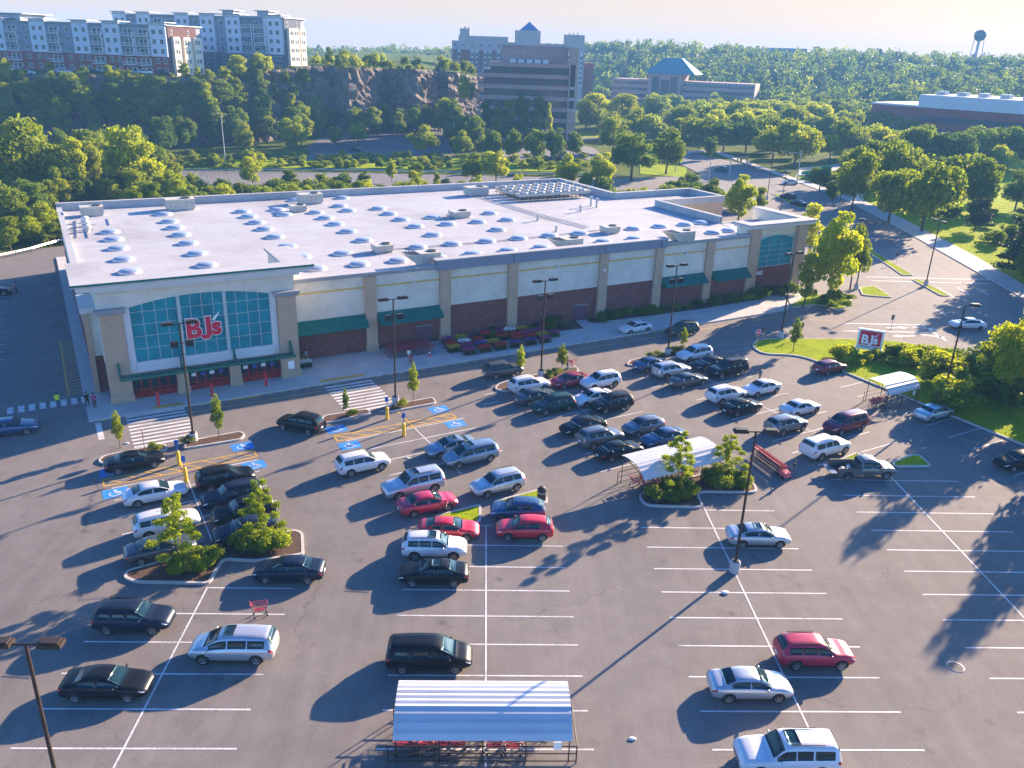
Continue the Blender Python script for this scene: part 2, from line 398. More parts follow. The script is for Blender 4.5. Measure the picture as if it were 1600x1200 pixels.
TYPES = {
 'sedan': dict(L=4.75, st=[(-2.37,.42,.62,.70,.62,.5),(-2.30,.30,.80,.92,.80,.64),(-2.02,.26,.92,1.04,.88,.70),(-1.62,.24,.94,1.08,.905,.70),(-.98,.23,.93,1.36,.91,.60),(-.45,.23,.92,1.445,.91,.60),(.12,.23,.91,1.43,.91,.60),(.40,.23,.90,1.36,.91,.61),(1.12,.24,.87,.99,.905,.70),(1.80,.25,.79,.90,.88,.70),(2.18,.28,.68,.77,.80,.62),(2.34,.34,.58,.63,.66,.5),(2.38,.40,.54,.57,.56,.42)],
   ws=(1.08,.34), rw=(-1.62,-1.02), sw=[(.92,-.18),(-.24,-1.28)], wh=(1.42,-1.40), r=.325),
 'coupe': dict(L=4.6, st=[(-2.30,.42,.62,.70,.62,.5),(-2.22,.30,.80,.90,.80,.62),(-1.95,.26,.90,1.02,.88,.68),(-1.70,.24,.92,1.06,.905,.68),(-.95,.23,.91,1.30,.91,.58),(-.40,.23,.90,1.385,.91,.58),(.05,.23,.89,1.37,.91,.58),(.35,.23,.88,1.29,.91,.60),(1.10,.24,.85,.96,.905,.70),(1.80,.25,.77,.87,.88,.70),(2.10,.28,.66,.75,.80,.62),(2.26,.34,.56,.61,.66,.5),(2.30,.40,.52,.55,.56,.42)],
   ws=(1.06,.32), rw=(-1.66,-1.0), sw=[(.88,-.40),(-.46,-1.2)], wh=(1.36,-1.36), r=.33),
 'suv': dict(L=4.65, st=[(-2.32,.46,.72,.80,.68,.55),(-2.26,.36,.92,1.10,.84,.64),(-2.12,.32,1.04,1.42,.90,.60),(-1.86,.30,1.05,1.60,.915,.60),(-1.2,.29,1.04,1.675,.925,.63),(-.3,.29,1.03,1.695,.925,.64),(.12,.29,1.02,1.66,.925,.64),(.36,.29,1.01,1.59,.925,.65),(1.05,.30,.99,1.11,.92,.72),(1.75,.31,.92,1.03,.90,.72),(2.12,.34,.80,.92,.82,.66),(2.28,.40,.68,.74,.70,.55),(2.33,.46,.60,.64,.58,.45)],
   ws=(1.02,.36), rw=(-2.20,-1.92), sw=[(.84,-.12),(-.18,-1.02),(-1.08,-1.82)], wh=(1.38,-1.36), r=.36, rails=1),
 'lsuv': dict(L=5.15, st=[(-2.56,.48,.78,.88,.78,.66),(-2.52,.40,1.00,1.20,.92,.76),(-2.44,.36,1.12,1.60,.975,.70),(-2.28,.34,1.13,1.80,.985,.70),(-1.2,.33,1.12,1.86,.985,.72),(-.2,.33,1.11,1.87,.985,.72),(.20,.33,1.10,1.83,.985,.72),(.42,.33,1.10,1.76,.985,.72),(1.00,.34,1.09,1.20,.98,.80),(1.90,.35,1.03,1.14,.965,.80),(2.34,.38,.92,1.03,.90,.74),(2.52,.44,.76,.84,.82,.66),(2.57,.50,.68,.72,.72,.58)],
   ws=(.98,.40), rw=(-2.48,-2.32), sw=[(.80,-.14),(-.20,-1.02),(-1.12,-2.14)], wh=(1.60,-1.52), r=.40, rails=1),
 'minivan': dict(L=5.05, st=[(-2.52,.42,.70,.80,.74,.62),(-2.46,.34,.95,1.15,.90,.72),(-2.34,.29,1.06,1.52,.96,.66),(-2.10,.27,1.07,1.69,.975,.66),(-1.2,.26,1.06,1.755,.98,.68),(-.2,.26,1.05,1.77,.98,.69),(.40,.26,1.03,1.73,.98,.69),(.70,.26,1.01,1.62,.98,.69),(1.62,.27,.96,1.08,.95,.74),(2.05,.29,.86,.98,.89,.70),(2.34,.33,.74,.83,.80,.62),(2.48,.38,.62,.68,.68,.52),(2.53,.44,.56,.60,.58,.45)],
   ws=(1.58,.66), rw=(-2.42,-2.16), sw=[(1.20,.16),(.08,-.98),(-1.06,-2.02)], wh=(1.55,-1.52), r=.345),
 'hatch': dict(L=4.30, st=[(-2.14,.44,.66,.74,.64,.52),(-2.08,.34,.88,1.04,.80,.62),(-1.92,.28,.98,1.26,.87,.58),(-1.55,.26,.98,1.45,.89,.58),(-.9,.25,.97,1.525,.90,.60),(-.2,.25,.96,1.54,.90,.60),(.16,.25,.95,1.50,.90,.60),(.40,.25,.94,1.43,.90,.61),(1.08,.26,.91,1.02,.89,.68),(1.66,.27,.83,.94,.87,.68),(1.98,.30,.71,.81,.79,.60),(2.12,.36,.60,.65,.66,.5),(2.16,.42,.55,.58,.55,.42)],
   ws=(1.04,.36), rw=(-1.98,-1.56), sw=[(.86,-.14),(-.2,-1.10)], wh=(1.28,-1.28), r=.33),
}
PAINT = {}
def paint(name):
    P = dict(black=(.010,.011,.014), navy=(.012,.020,.042), white=(.62,.63,.66), silver=(.50,.53,.56), grey=(.16,.18,.20), bluegrey=(.22,.30,.38), darkgrey=(.055,.065,.07), red=(.52,.02,.035), darkred=(.26,.012,.03), maroon=(.16,.012,.035), crimson=(.42,.02,.06), green=(.012,.045,.045), teal=(.02,.10,.11), blue=(.025,.07,.16), greengrey=(.045,.06,.05), paleblue=(.42,.52,.56), pewter=(.20,.19,.18))
    if name not in PAINT:
        c = P[name]; PAINT[name] = paint_mat('car_paint_'+name, c, .55 if name in ('silver','grey','bluegrey','paleblue','pewter') else .1)
    return PAINT[name]
def wheel_data(r):
    t = MB(); w = .115
    t.lathe([(r*.62, w*.8), (r*.66, w), (r*.93, w*.96), (r, w*.7), (r, -w*.7), (r*.93, -w), (r*.6, -w), (r*.2, -w*.4)], n=20, axis='y')
    t.lathe([(0, w*.35), (r*.64, w*.55)], n=20, axis='y', m=0)
    rim = MB()
    rim.lathe([(r*.56, w*.75), (r*.64, w*.98), (r*.67, w*.9)], n=20, axis='y')
    rim.lathe([(0, w*.95), (r*.14, w*.9), (r*.14, w*.4)], n=10, axis='y')
    for k in range(5):
        a = 2*math.pi*k/5; c, s_ = math.cos(a), math.sin(a); q = r*.055
        p = [Vector((c*r*.1-s_*q, w*.88, s_*r*.1+c*q)), Vector((c*r*.1+s_*q, w*.88, s_*r*.1-c*q)), Vector((c*r*.6+s_*q*1.5, w*.8, s_*r*.6-c*q*1.5)), Vector((c*r*.6-s_*q*1.5, w*.8, s_*r*.6+c*q*1.5))]
        rim.face(p, 0); rim.face([v-Vector((0, .02, 0)) for v in p[::-1]], 0)
    return t.data('wheel', MT['rubber']), rim.data('rim', MT['rim'])
WD = {}
def make_car(kind, sunroof=False):
    T = TYPES[kind]; S = Shell(T['st']); hl = T['L']/2
    root = empty('parked_car', (0, 0, -50))
    b = MB(); S.body(b, 0)
    wsh = S.at(T['wh'][0])[3]
    for xw in T['wh']:
        for sd in (1, -1):
            y0 = sd*(S.at(xw)[3]+.006); r2 = T['r']+.075; ring = []
            for k in range(13):
                a = R(-14+208*k/12); ring.append((xw+r2*math.cos(a), y0, T['r']+r2*math.sin(a)))
            inn = [(p[0], sd*(abs(p[1])-.10), p[2]) for p in ring]
            b.face(ring if sd < 0 else ring[::-1], 1)
            n = len(ring); b.mesh(ring+inn, [(i, i+1, n+i+1, n+i) for i in range(n-1)], 1)
    # sills and bumpers in dark plastic
    for sd in (1, -1): b.box((0.02, sd*(wsh-.012), S.at(0)[0]+.045), (abs(T['wh'][0]-T['wh'][1])-.8, .05, .09), 1)
    if T.get('rails'):
        for sd in (1, -1): b.tube((.05, sd*.60, T['st'][0][2]*0+S.at(-.4)[2]+.035), (-1.65, sd*.58, S.at(-1.5)[2]+.03), .022, n=6, m=1)
    body = b.build('body', [paint('black'), MT['plastic']], root); body.material_slots[0].link = 'OBJECT'
    for nm, (xa, xb) in (('windshield', T['ws']), ('rear_window', T['rw'])):
        g = MB()
        def f(a, c, xa=xa, xb=xb):
            x = xa+(xb-xa)*(.04+.92*c); s = -1+2*a; k = 9-abs(s)*2.75
            return x, k, (1 if s >= 0 else -1)
        S.patch(g, f, 10, 5); g.build(nm, MT['carglass'], root)
    for (xa, xb) in T['sw']:
        for sd in (1, -1):
            g = MB()
            S.patch(g, lambda a, c, xa=xa, xb=xb, sd=sd: (xa+(xb-xa)*a, 5.12+.74*c, sd), 6, 3); g.build('side_window', MT['carglass'], root)
    if sunroof:
        g = MB(); x0 = T['ws'][1]-.22
        S.patch(g, lambda a, c: (x0-.62*c, 9-abs(-1+2*a)*1.7, 1 if a >= .5 else -1), 6, 3); g.build('sunroof', MT['carglass'], root)
    for sd in (1, -1):
        g = MB(); S.patch(g, lambda a, c, sd=sd: (hl-.36+.30*a, 3.9+1.05*c, sd), 4, 2, .014); g.build('headlight', MT['lamp'], root)
        g = MB(); S.patch(g, lambda a, c, sd=sd: (-hl+.035+.24*a, 3.7+1.25*c, sd), 4, 2, .014); g.build('taillight', MT['tail'], root)
        mz = S.at(T['ws'][0]-.3)[1]; mw = S.at(T['ws'][0]-.3)[3]
        g = MB(); g.lathe([(0, -.11), (.055, -.09), (.075, 0), (.06, .08), (0, .10)], (T['ws'][0]-.34, sd*(mw+.08), mz+.09), n=10, axis='y', sx=.8)
        g.tube((T['ws'][0]-.34, sd*(mw-.04), mz+.03), (T['ws'][0]-.34, sd*(mw+.06), mz+.06), .025, n=6)
        o = g.build('mirror', paint('black'), root); o.material_slots[0].link = 'OBJECT'
    st = S.at(hl-.10); g = MB(); g.box((hl-.055, 0, .5*(st[0]+st[1])+.03), (.10, min(.98, st[3]*1.25), .16), 0); g.box((hl-.06, 0, st[0]+.06), (.10, .9, .09), 0)
    g.build('grille', MT['black'], root)
    st = S.at(-hl+.06); g = MB(); g.box((-hl+.01, 0, .5*(st[0]+st[1])+.05), (.06, .36, .15), 0); g.build('licence_plate', MT['plate'], root)
    add_wheels(root, S, T)
    return root
def add_wheels(root, S, T):
    if T['r'] not in WD: WD[T['r']] = wheel_data(T['r'])
    td, rd = WD[T['r']]
    for xw in T['wh']:
        for sd in (1, -1):
            y = sd*(S.at(xw)[3]-.085)
            w = link('wheel', td, root, (xw, y, T['r']), 0 if sd > 0 else math.pi); link('rim', rd, w)
def make_pickup():
    st = [(-.52,.42,1.06,1.12,.94,.80),(-.50,.42,1.06,1.62,.945,.66),(-.30,.42,1.06,1.76,.945,.68),(.35,.42,1.05,1.80,.945,.68),(.75,.42,1.04,1.74,.945,.69),(1.0,.42,1.04,1.62,.945,.70),(1.55,.42,1.02,1.14,.94,.76),(2.20,.42,.96,1.07,.92,.76),(2.58,.44,.84,.96,.86,.70),(2.74,.48,.72,.79,.78,.62),(2.79,.52,.66,.70,.68,.54)]
    T = dict(wh=(1.78,-1.72), r=.385); S = Shell(st); root = empty('pickup_truck', (0, 0, -50))
    b = MB(); S.body(b, 0)
    for sd in (1, -1):
        b.span(-2.72, -.56, sd*.95, sd*.86, .46, 1.12, 0); b.span(-2.70, -.56, sd*.97, sd*.83, 1.12, 1.15, 1)
        for xw in T['wh']:
            y0 = sd*(.956 if xw < 0 else S.at(xw)[3]+.006); rr = T['r']+.08; ring = []
            for k in range(13):
                a = R(-10+200*k/12); ring.append((xw+rr*math.cos(a), y0, T['r']+rr*math.sin(a)))
            b.face(ring if sd < 0 else ring[::-1], 1)
    b.span(-.62, -.545, -.86, .86, .46, 1.12, 0); b.span(-2.70, -.6, -.86, .86, .46, .58, 1)
    body = b.build('body', [paint('pewter'), MT['plastic']], root); body.material_slots[0].link = 'OBJECT'
    g = MB(); S.patch(g, lambda a, c: (1.52+(.98-1.52)*(.05+.9*c), 9-abs(-1+2*a)*2.75, 1 if a >= .5 else -1), 10, 5); g.build('windshield', MT['carglass'], root)
    g = MB(); g.span(-.54, -.515, -.62, .62, 1.18, 1.58, 0); g.build('rear_window', MT['carglass'], root)
    for xa, xb in ((1.30,.42),(.34,-.42)):
        for sd in (1, -1):
            g = MB(); S.patch(g, lambda a, c, xa=xa, xb=xb, sd=sd: (xa+(xb-xa)*a, 5.12+.74*c, sd), 6, 3); g.build('side_window', MT['carglass'], root)
    g = MB(); g.box((-2.94, 0, .62), (.62, 1.66, .07), 0); t = g.build('tailgate', paint('pewter'), root); t.material_slots[0].link = 'OBJECT'
    for sd in (1, -1):
        g = MB(); S.patch(g, lambda a, c, sd=sd: (2.42+.30*a, 3.9+1.05*c, sd), 4, 2, .014); g.build('headlight', MT['lamp'], root)
        g = MB(); g.span(-2.75, -2.70, sd*.95, sd*.86, .72, 1.08, 0); g.build('taillight', MT['tail'], root)
        g = MB(); g.box((1.16, sd*1.06, 1.14), (.12, .20, .18), 0); g.build('mirror', MT['plastic'], root)
    g = MB(); g.box((2.76, 0, .66), (.09, 1.1, .24), 0); g.build('grille', MT['black'], root)
    for sd in (0, 1):
        g = MB(); g.lathe([(.0, 0), (.20, .02), (.24, .16), (.15, .30), (0, .33)], (-1.2-.75*sd, .2-.35*sd, .58), n=8); g.build('load_bag', MT['plate'], root)
    add_wheels(root, S, T); return root
PROTO = {}
def proto(kind, sun):
    k = (kind, sun)
    if k not in PROTO:
        PROTO[k] = make_pickup() if kind == 'pickup' else make_car(kind, sun)
        freeze(PROTO[k]); PROTO[k]['used'] = 0
    return PROTO[k]
CARWORD = dict(sedan='sedan', coupe='coupe', suv='SUV', lsuv='SUV', minivan='minivan', hatch='hatchback', pickup='pickup')
def car(kind, px, py, col, deg, label, group='cars parked in the lot', cat=None, sun=False, z=.72, base=0.0, name='parked_car'):
    p = proto(kind, sun)
    if p['used'] == 0: o = p
    else: o = copy_tree(p)
    p['used'] = 1
    if 'used' in o and o is not p: del o['used']
    o.name = 'pickup_truck' if kind == 'pickup' else name
    g = G(px, py, base+z); o.location = (g.x, g.y, base); o.rotation_euler = (0, 0, R(deg))
    tag(o, label, cat or {'suv': 'SUV', 'lsuv': 'SUV', 'minivan': 'minivan', 'pickup': 'pickup truck'}.get(kind, 'car'), group)
    for c in o.children:
        if c.name.split('.')[0] in ('body', 'mirror', 'tailgate') and len(c.material_slots):
            if not (kind == 'pickup' and c.name.startswith('mirror')):
                c.material_slots[0].link = 'OBJECT'; c.material_slots[0].material = paint(col)
    return o
# distant cars: one small mesh each, body and windows and wheels together
FAR = {}
def far_car(kind, pos, deg, col, label, group, name='distant_car'):
    if kind not in FAR:
        T = TYPES[kind]; S = Shell(T['st']); b = MB(); S.body(b, 0)
        for (xa, xb) in (T['ws'], T['rw']):
            S.patch(b, lambda a, c, xa=xa, xb=xb: (xa+(xb-xa)*(.04+.92*c), 9-abs(-1+2*a)*2.75, 1 if a >= .5 else -1), 6, 3, .012, 1)
        for sd in (1, -1):
            S.patch(b, lambda a, c, sd=sd: (T['sw'][0][0]+(T['sw'][-1][1]-T['sw'][0][0])*a, 5.12+.74*c, sd), 8, 2, .012, 1)
            S.patch(b, lambda a, c, sd=sd: (-T['L']/2+.035+.24*a, 3.7+1.25*c, sd), 2, 2, .014, 3)
            for xw in T['wh']: b.lathe([(0, .12), (T['r']*.6, .12), (T['r'], .1), (T['r'], -.1), (0, -.1)], (xw, sd*(S.at(xw)[3]-.09), T['r']), n=12, axis='y', m=2)
        FAR[kind] = b.data('distant_car', [paint('black'), MT['carglass'], MT['rubber'], MT['tail']])
    o = link(name, FAR[kind], None, pos, R(deg)); o.material_slots[0].link = 'OBJECT'; o.material_slots[0].material = paint(col)
    return tag(o, label, 'SUV' if kind in ('suv', 'lsuv') else 'car', group)
# ------------------------------------------------------------------ trees and shrubs
def leaves(lobes, n, size, seed, shell=.5, flat=.35, up=.25):
    """n leaf-sized quads spread through the lobes of a crown; returns verts, faces"""
    rg = np.random.default_rng(seed); L = np.array(lobes, float)
    wgt = (L[:, 3]*L[:, 4]*L[:, 5])**.72; wgt /= wgt.sum()
    k = rng_choice(rg, len(L), n, wgt); d = rg.normal(size=(n, 3)); d /= np.linalg.norm(d, axis=1)[:, None]
    r = shell + (1-shell)*rg.random(n)**.6; r *= 1+.16*rg.normal(size=n)*(rg.random(n) < .3)
    p = L[k, :3] + d*L[k, 3:6]*r[:, None]
    nn = d*.75 + rg.normal(size=(n, 3))*.55 + np.array([0, 0, up]); nn /= np.linalg.norm(nn, axis=1)[:, None]
    t = rg.normal(size=(n, 3)); t -= nn*(t*nn).sum(1)[:, None]; t /= np.linalg.norm(t, axis=1)[:, None]
    b = np.cross(nn, t); s = size*(.6+.8*rg.random(n))[:, None]
    t = t*s; b = b*s*(.55+.4*rg.random(n))[:, None]
    bend = nn*s*.25
    v = np.stack([p-t*.5-b*.25, p-t*.1-b*.5+bend, p+t*.5-b*.1, p+t*.15+b*.5+bend], 1).reshape(-1, 3)
    f = np.arange(4*n).reshape(n, 4)
    return v, f
def rng_choice(rg, m, n, w): return rg.choice(m, size=n, p=w)
def leaf_data(name, lobes, n, size, seed, m, **kw):
    v, f = leaves(lobes, n, size, seed, **kw)
    me = bpy.data.meshes.new(name); me.from_pydata(v.tolist(), [], f.tolist()); me.materials.append(m); me.update(); return me
def rand_lobes(seed, n, rx, rz, zc, lr, bottom=-.5):
    rd = random.Random(seed); out = [(0, 0, zc, rx*.62, rx*.62, rz*.72)]
    for i in range(n):
        a = rd.random()*6.283; h = rd.uniform(bottom, 1.0); q = math.sqrt(max(0, 1-h*h*.9))
        rr = rx*q*rd.uniform(.55, .92); s = lr*rd.uniform(.65, 1.25)
        out.append((rr*math.cos(a), rr*math.sin(a), zc+rz*h*.85, s, s*rd.uniform(.8, 1.2), s*rd.uniform(.6, .9)))
    return out
def trunk_data(name, h, r, lobes, seed, lean=.0, n=7):
    rd = random.Random(seed); b = MB()
    mid = Vector((rd.uniform(-.1, .1)*h*.3, rd.uniform(-.1, .1)*h*.3, h*.5)); top = Vector((rd.uniform(-.04, .04)*h, rd.uniform(-.04, .04)*h, h))
    b.tube((0, 0, -.15), (0, 0, .15), r*1.45, r*1.05, n); b.tube((0, 0, .15), mid, r*1.05, r*.72, n, cap=False); b.tube(mid, top, r*.72, r*.16, n)
    for L in lobes[1:]:
        p = Vector(L[:3]); t = min(.95, max(.25, (p.z-L[5]*1.2)/h)); s = (mid*(t/.5) if t < .5 else mid+(top-mid)*((t-.5)/.5))
        b.tube(s, s+(p-s)*.55+Vector((0, 0, .06*h)), r*.34, r*.2, 5, cap=False); b.tube(s+(p-s)*.55+Vector((0, 0, .06*h)), p, r*.2, r*.05, 5)
    return b.data(name, MT['wood'])
TV = {}
def variant(key, kind, seed):
    if kind == 'broad':
        lb = rand_lobes(seed, 18, 4.5, 4.9, 7.0, 1.8, -.95); cr_ = lambda m: leaf_data('crown', lb, 4200, .60, seed, m)
        tr = trunk_data('trunk', 9, .28, lb[:9], seed); hw = (12.6, 5.6)
    elif kind == 'tall':
        lb = rand_lobes(seed, 13, 2.9, 5.6, 7.0, 1.35, -.85); cr_ = lambda m: leaf_data('crown', lb, 2600, .55, seed, m)
        tr = trunk_data('trunk', 10, .2, lb[:7], seed); hw = (12.9, 3.8)
    elif kind == 'cone':
        rd = random.Random(seed); lb = [(0, 0, 6, .5, .5, 5.5)]
        for i in range(26):
            h = (i+.5)/26; rr = 2.6*(1-h)**.85; a = i*2.4; lb.append((rr*.55*math.cos(a), rr*.55*math.sin(a), .9+10.6*h, rr*.6+.18, rr*.6+.18, .55))
        cr_ = lambda m: leaf_data('crown', lb, 3000, .42, seed, m, up=.1); tr = trunk_data('trunk', 8, .2, lb[:1], seed); hw = (12.0, 2.6)
    elif kind == 'flat':      # wide low crowns of the car park rows
        lb = rand_lobes(seed, 19, 5.2, 3.2, 5.3, 1.9, -.8); cr_ = lambda m: leaf_data('crown', lb, 4000, .62, seed, m)
        tr = trunk_data('trunk', 6, .26, lb[:9], seed); hw = (9.2, 6.3)
    elif kind == 'street':
        rd = random.Random(seed); lb = [(0, 0, 3.0, .62, .62, 1.2)]
        for i in range(9):
            h = i/8; rr = .80*math.sin(math.pi*(.18+.72*h))**.9*(1-.45*h); a = i*2.4
            lb.append((rr*.8*math.cos(a), rr*.8*math.sin(a), 1.75+2.9*h, .46-.2*h, .46-.2*h, .45))
        cr_ = lambda m: leaf_data('crown', lb, 1300, .21, seed, m, shell=.35); tr = trunk_data('trunk', 4.4, .055, lb[:6], seed); hw = (5.0, 1.2)
    elif kind == 'locust':    # open airy crown, branches in tiers
        rd = random.Random(seed); lb = [(0, 0, 3.8, .5, .5, 1.6)]
        for i in range(24):
            h = (i+.3)/24; a = i*2.4+rd.uniform(-.4, .4); rr = 2.5*(1-.78*h)*rd.uniform(.55, 1.05)
            lb.append((rr*math.cos(a), rr*math.sin(a), 2.0+4.5*h+rd.uniform(-.2, .2), .62*(1.15-.5*h), .62*(1.15-.5*h), .26))
        cr_ = lambda m: leaf_data('crown', lb, 4600, .185, seed, m, shell=.15, up=.6); tr = trunk_data('trunk', 6.1, .085, lb, seed); hw = (6.9, 2.9)
    elif kind == 'pine':
        lb = [(0, 0, 7, .6, .6, 6)]; rd = random.Random(seed)
        for i in range(44):
            h = (i+.5)/44; rr = 4.2*(1-h)**.8*rd.uniform(.7, 1.1)+.3; a = i*2.4; lb.append((rr*.62*math.cos(a), rr*.62*math.sin(a), 1.2+12.2*h, rr*.42+.2, rr*.42+.2, .38))
        cr_ = lambda m: leaf_data('crown', lb, 5200, .42, seed, m, up=.15); tr = trunk_data('trunk', 11, .25, lb[:1], seed); hw = (14, 4.4)
    elif kind == 'shrub':
        lb = rand_lobes(seed, 9, .85, .5, .5, .42, -.3); cr_ = lambda m: leaf_data('foliage', lb, 1200, .135, seed, m); tr = None; hw = (1.25, 1.15)
    elif kind == 'scrub':
        lb = rand_lobes(seed, 9, 1.5, 1.2, 1.35, .75, -.6); cr_ = lambda m: leaf_data('foliage', lb, 1000, .34, seed, m); tr = None; hw = (3.1, 2.1)
    TV[key] = dict(cr=cr_, tr=tr, hw=hw, m={})
for i, (k, n) in enumerate((('broad', 5), ('tall', 4), ('cone', 2), ('flat', 4), ('street', 4), ('locust', 4), ('pine', 2), ('shrub', 5), ('scrub', 4))):
    for j in range(n): variant((k, j), k, 100*i+17*j+3)
NV = dict(broad=5, tall=4, cone=2, flat=4, street=4, locust=4, pine=2, shrub=5, scrub=4)
def plant(kind, pos, h, w=None, leaf='a', label=None, group=None, name=None, cat=None, rd=random, stuff=None):
    """one tree or shrub: height h, crown half width w; an Empty at its foot with crown and trunk"""
    v = TV[(kind, rd.randrange(NV[kind]))]
    if stuff:      # uncountable cover: kept for one mesh
        if leaf not in v['m']: v['m'][leaf] = v['cr'](L_[leaf])
        sz = h/v['hw'][0]; sw = (w/v['hw'][1]) if w else sz
        MASS.setdefault(stuff, []).append((v['m'][leaf], leaf, Vector(pos), rd.random()*6.283, sw, sz)); return
    if leaf not in v['m']: v['m'][leaf] = v['cr'](L_[leaf])
    sz = h/v['hw'][0]; sw = (w/v['hw'][1]) if w else sz
    rz = rd.random()*6.283; pos = Vector(pos)
    if kind in ('shrub', 'scrub'):
        o = link(name or 'shrub', v['m'][leaf], None, pos, rz, (sw, sw, sz))
        return tag(o, label, cat or 'shrub', group)
    o = empty(name or 'tree', pos, rz); o.scale = (sw, sw, sz)
    link('crown', v['m'][leaf], o); link('trunk', v['tr'], o)
    return tag(o, label, cat or 'tree', group)
def plant_px(kind, px, by, ty, hw_px=None, leaf='a', base=0.0, **kw):
    """a tree by the pixel of its foot and of its top"""
    b = G(px, by, base); h = top_z(b, ty)-base
    w = None
    if hw_px:
        d = (b-CAM).dot(AF); w = hw_px*d/FPX
    return plant(kind, b, max(.4, h), w, leaf, **kw)

MASS = {}
def build_mass():
    for name, L in MASS.items():
        VV, FF, MI, off = [], [], [], 0; order = sorted({l[1] for l in L}); cache = {}
        for me, leaf, p, rz, sw, sz in L:
            if me.name not in cache:
                a = np.empty(len(me.vertices)*3, np.float32); me.vertices.foreach_get('co', a); cache[me.name] = a.reshape(-1, 3)
            a = cache[me.name]; c, s_ = math.cos(rz), math.sin(rz)
            VV.append(np.stack([(a[:, 0]*c-a[:, 1]*s_)*sw+p.x, (a[:, 0]*s_+a[:, 1]*c)*sw+p.y, a[:, 2]*sz+p.z], 1))
            n = len(a)//4; FF.append(np.arange(4*n).reshape(n, 4)+off); off += 4*n; MI += [order.index(leaf)]*n
        me = bpy.data.meshes.new(name); me.from_pydata(np.concatenate(VV).tolist(), [], np.concatenate(FF).tolist())
        for l in order: me.materials.append(L_[l])
        me.polygons.foreach_set('material_index', MI); me.update(); o = link(name, me)
        tag(o, MASSLABEL[name], 'undergrowth', kind='stuff')
MASSLABEL = dict(office_park_wood='pale green band of treetops before the far teal roofed office', slope_wood='dense wood on the shaded slope and plateau by the apartments', undergrowth='low green undergrowth along the back street, rim and verges')
# ------------------------------------------------------------------ ground, paving, markings
def struct(o): o['kind'] = 'structure'; return o
def sheet(name, P, z, m, th=0.05):
    b = MB(); b.prism(ccw([(p[0], p[1]) for p in P]), z-th, z, 0); return struct(b.build(name, m))
b = MB(); b.face([(-2500, -300, -.1), (2600, -300, -.1), (2600, 3200, -.1), (-2500, 3200, -.1)]); struct(b.build('ground', MT['ground']))
lot = [Vector((-170, -60, 0)), Vector((200, -60, 0)), G(1800, 590), G(1600, 462), G(1420, 352), G(1320, 310), G(1262, 318), G(1180, 292),
       UV(112, 150), UV(20, 158), UV(2, 161), UV(-30, 155), UV(-170, 140)]
sheet('parking_lot', lot, 0.0, MT['asphalt'])
sheet('road', [G(1800, 620), G(1560, 560), G(1470, 535), G(1380, 512), G(1340, 490), G(1345, 466), G(1400, 470), G(1340, 392), G(1290, 350), G(1200, 310), G(1120, 285), G(1055, 252), G(1060, 243), G(1078, 238), G(1160, 256), G(1235, 283), G(1320, 310.5), G(1420, 351), G(1600, 460), G(1800, 580)], .004, MT['road'])
sheet('cross_street', [Vector((-150, 205, 0)), Vector((-40, 219, 0)), Vector((40, 224, 0)), G(1110, 300), G(1200, 312), G(1150, 272), Vector((40, 247, 0)), Vector((-40, 243, 0)), Vector((-150, 228, 0))], -.004, MT['road'])
sheet('side_road', [G(1238, 284), G(1310, 309), G(1460, 292), G(1480, 280), G(1330, 282)], -.002, MT['road'])
sheet('far_parking_lot', [G(455, 250), G(470, 236), G(505, 212), G(690, 196), G(712, 248), G(600, 252)], .0, MT['oldasphalt'])
sheet('office_driveway', [G(770, 252), G(905, 246), G(960, 262), G(930, 232), G(890, 222), G(960, 216), G(900, 208), G(760, 238)], .0, MT['road'])
sheet('far_road', [G(1010, 205), G(1030, 205), G(1040, 190), G(1060, 186), G(1055, 182), G(1010, 186)], .0, MT['road'])
sheet('far_lot_strip', [G(1240, 282), G(1400, 262), G(1480, 256), G(1480, 248), G(1380, 250), G(1250, 262)], .002, MT['conc'])
# pavements along the road
def strip(name, L, Rr, z, m): return sheet(name, L+Rr[::-1], z, m, .2)
strip('pavement', [G(1235, 281), G(1318, 311), G(1395, 351.5), G(1500, 411), G(1600, 468), G(1800, 585)], [G(1240, 278), G(1330, 305), G(1420, 347), G(1520, 399), G(1600, 446), G(1800, 560)], .14, MT['conc'])
strip('pavement', [G(1058, 243), G(1110, 236), G(1165, 256), G(1235, 281)], [G(1058, 239), G(1112, 233), G(1172, 254), G(1240, 278)], .14, MT['conc'])
# kerbed areas
def island(name, P, top, z=.15, kw=.2, r=.7, kerb=True):
    P = rounded([(p[0], p[1]) for p in P], r); inn = offset_poly(P, kw); n = len(P)
    if kerb:
        b = MB(); vs = [(p[0], p[1], -.04) for p in P]+[(p[0], p[1], z) for p in P]+[(p[0], p[1], z) for p in inn]+[(p[0], p[1], -.04) for p in inn]
        fs = []
        for k in range(3): fs += [(k*n+i, k*n+(i+1) % n, (k+1)*n+(i+1) % n, (k+1)*n+i) for i in range(n)]
        b.mesh(vs, fs); struct(b.build('kerb', MT['kerb']))
    b = MB(); b.prism([(p[0], p[1]) for p in inn], -.04, z-.02); return struct(b.build(name, top))
px = lambda L: [G(*q) for q in L]
I1 = px([(192, 904), (198, 893), (246, 880), (336, 853), (430, 835), (462, 829), (474, 834), (476, 868), (400, 879), (349, 876), (328, 914), (212, 912)])
I2 = px([(996, 777), (1008, 792), (1101, 795), (1089, 770), (1186, 771), (1176, 752), (1120, 738), (1060, 750), (1010, 764)])
island('planting_bed', I1, MT['mulch'], r=.45); island('planting_bed', I2, MT['mulch'], r=.8)
island('grass_island', px([(676, 808), (752, 789), (752, 818), (700, 824)]), MT['grass'], r=.5)
island('grass_island', px([(770, 785), (842, 766), (852, 770), (857, 786), (845, 791), (778, 789)]), MT['grass'], r=.5)
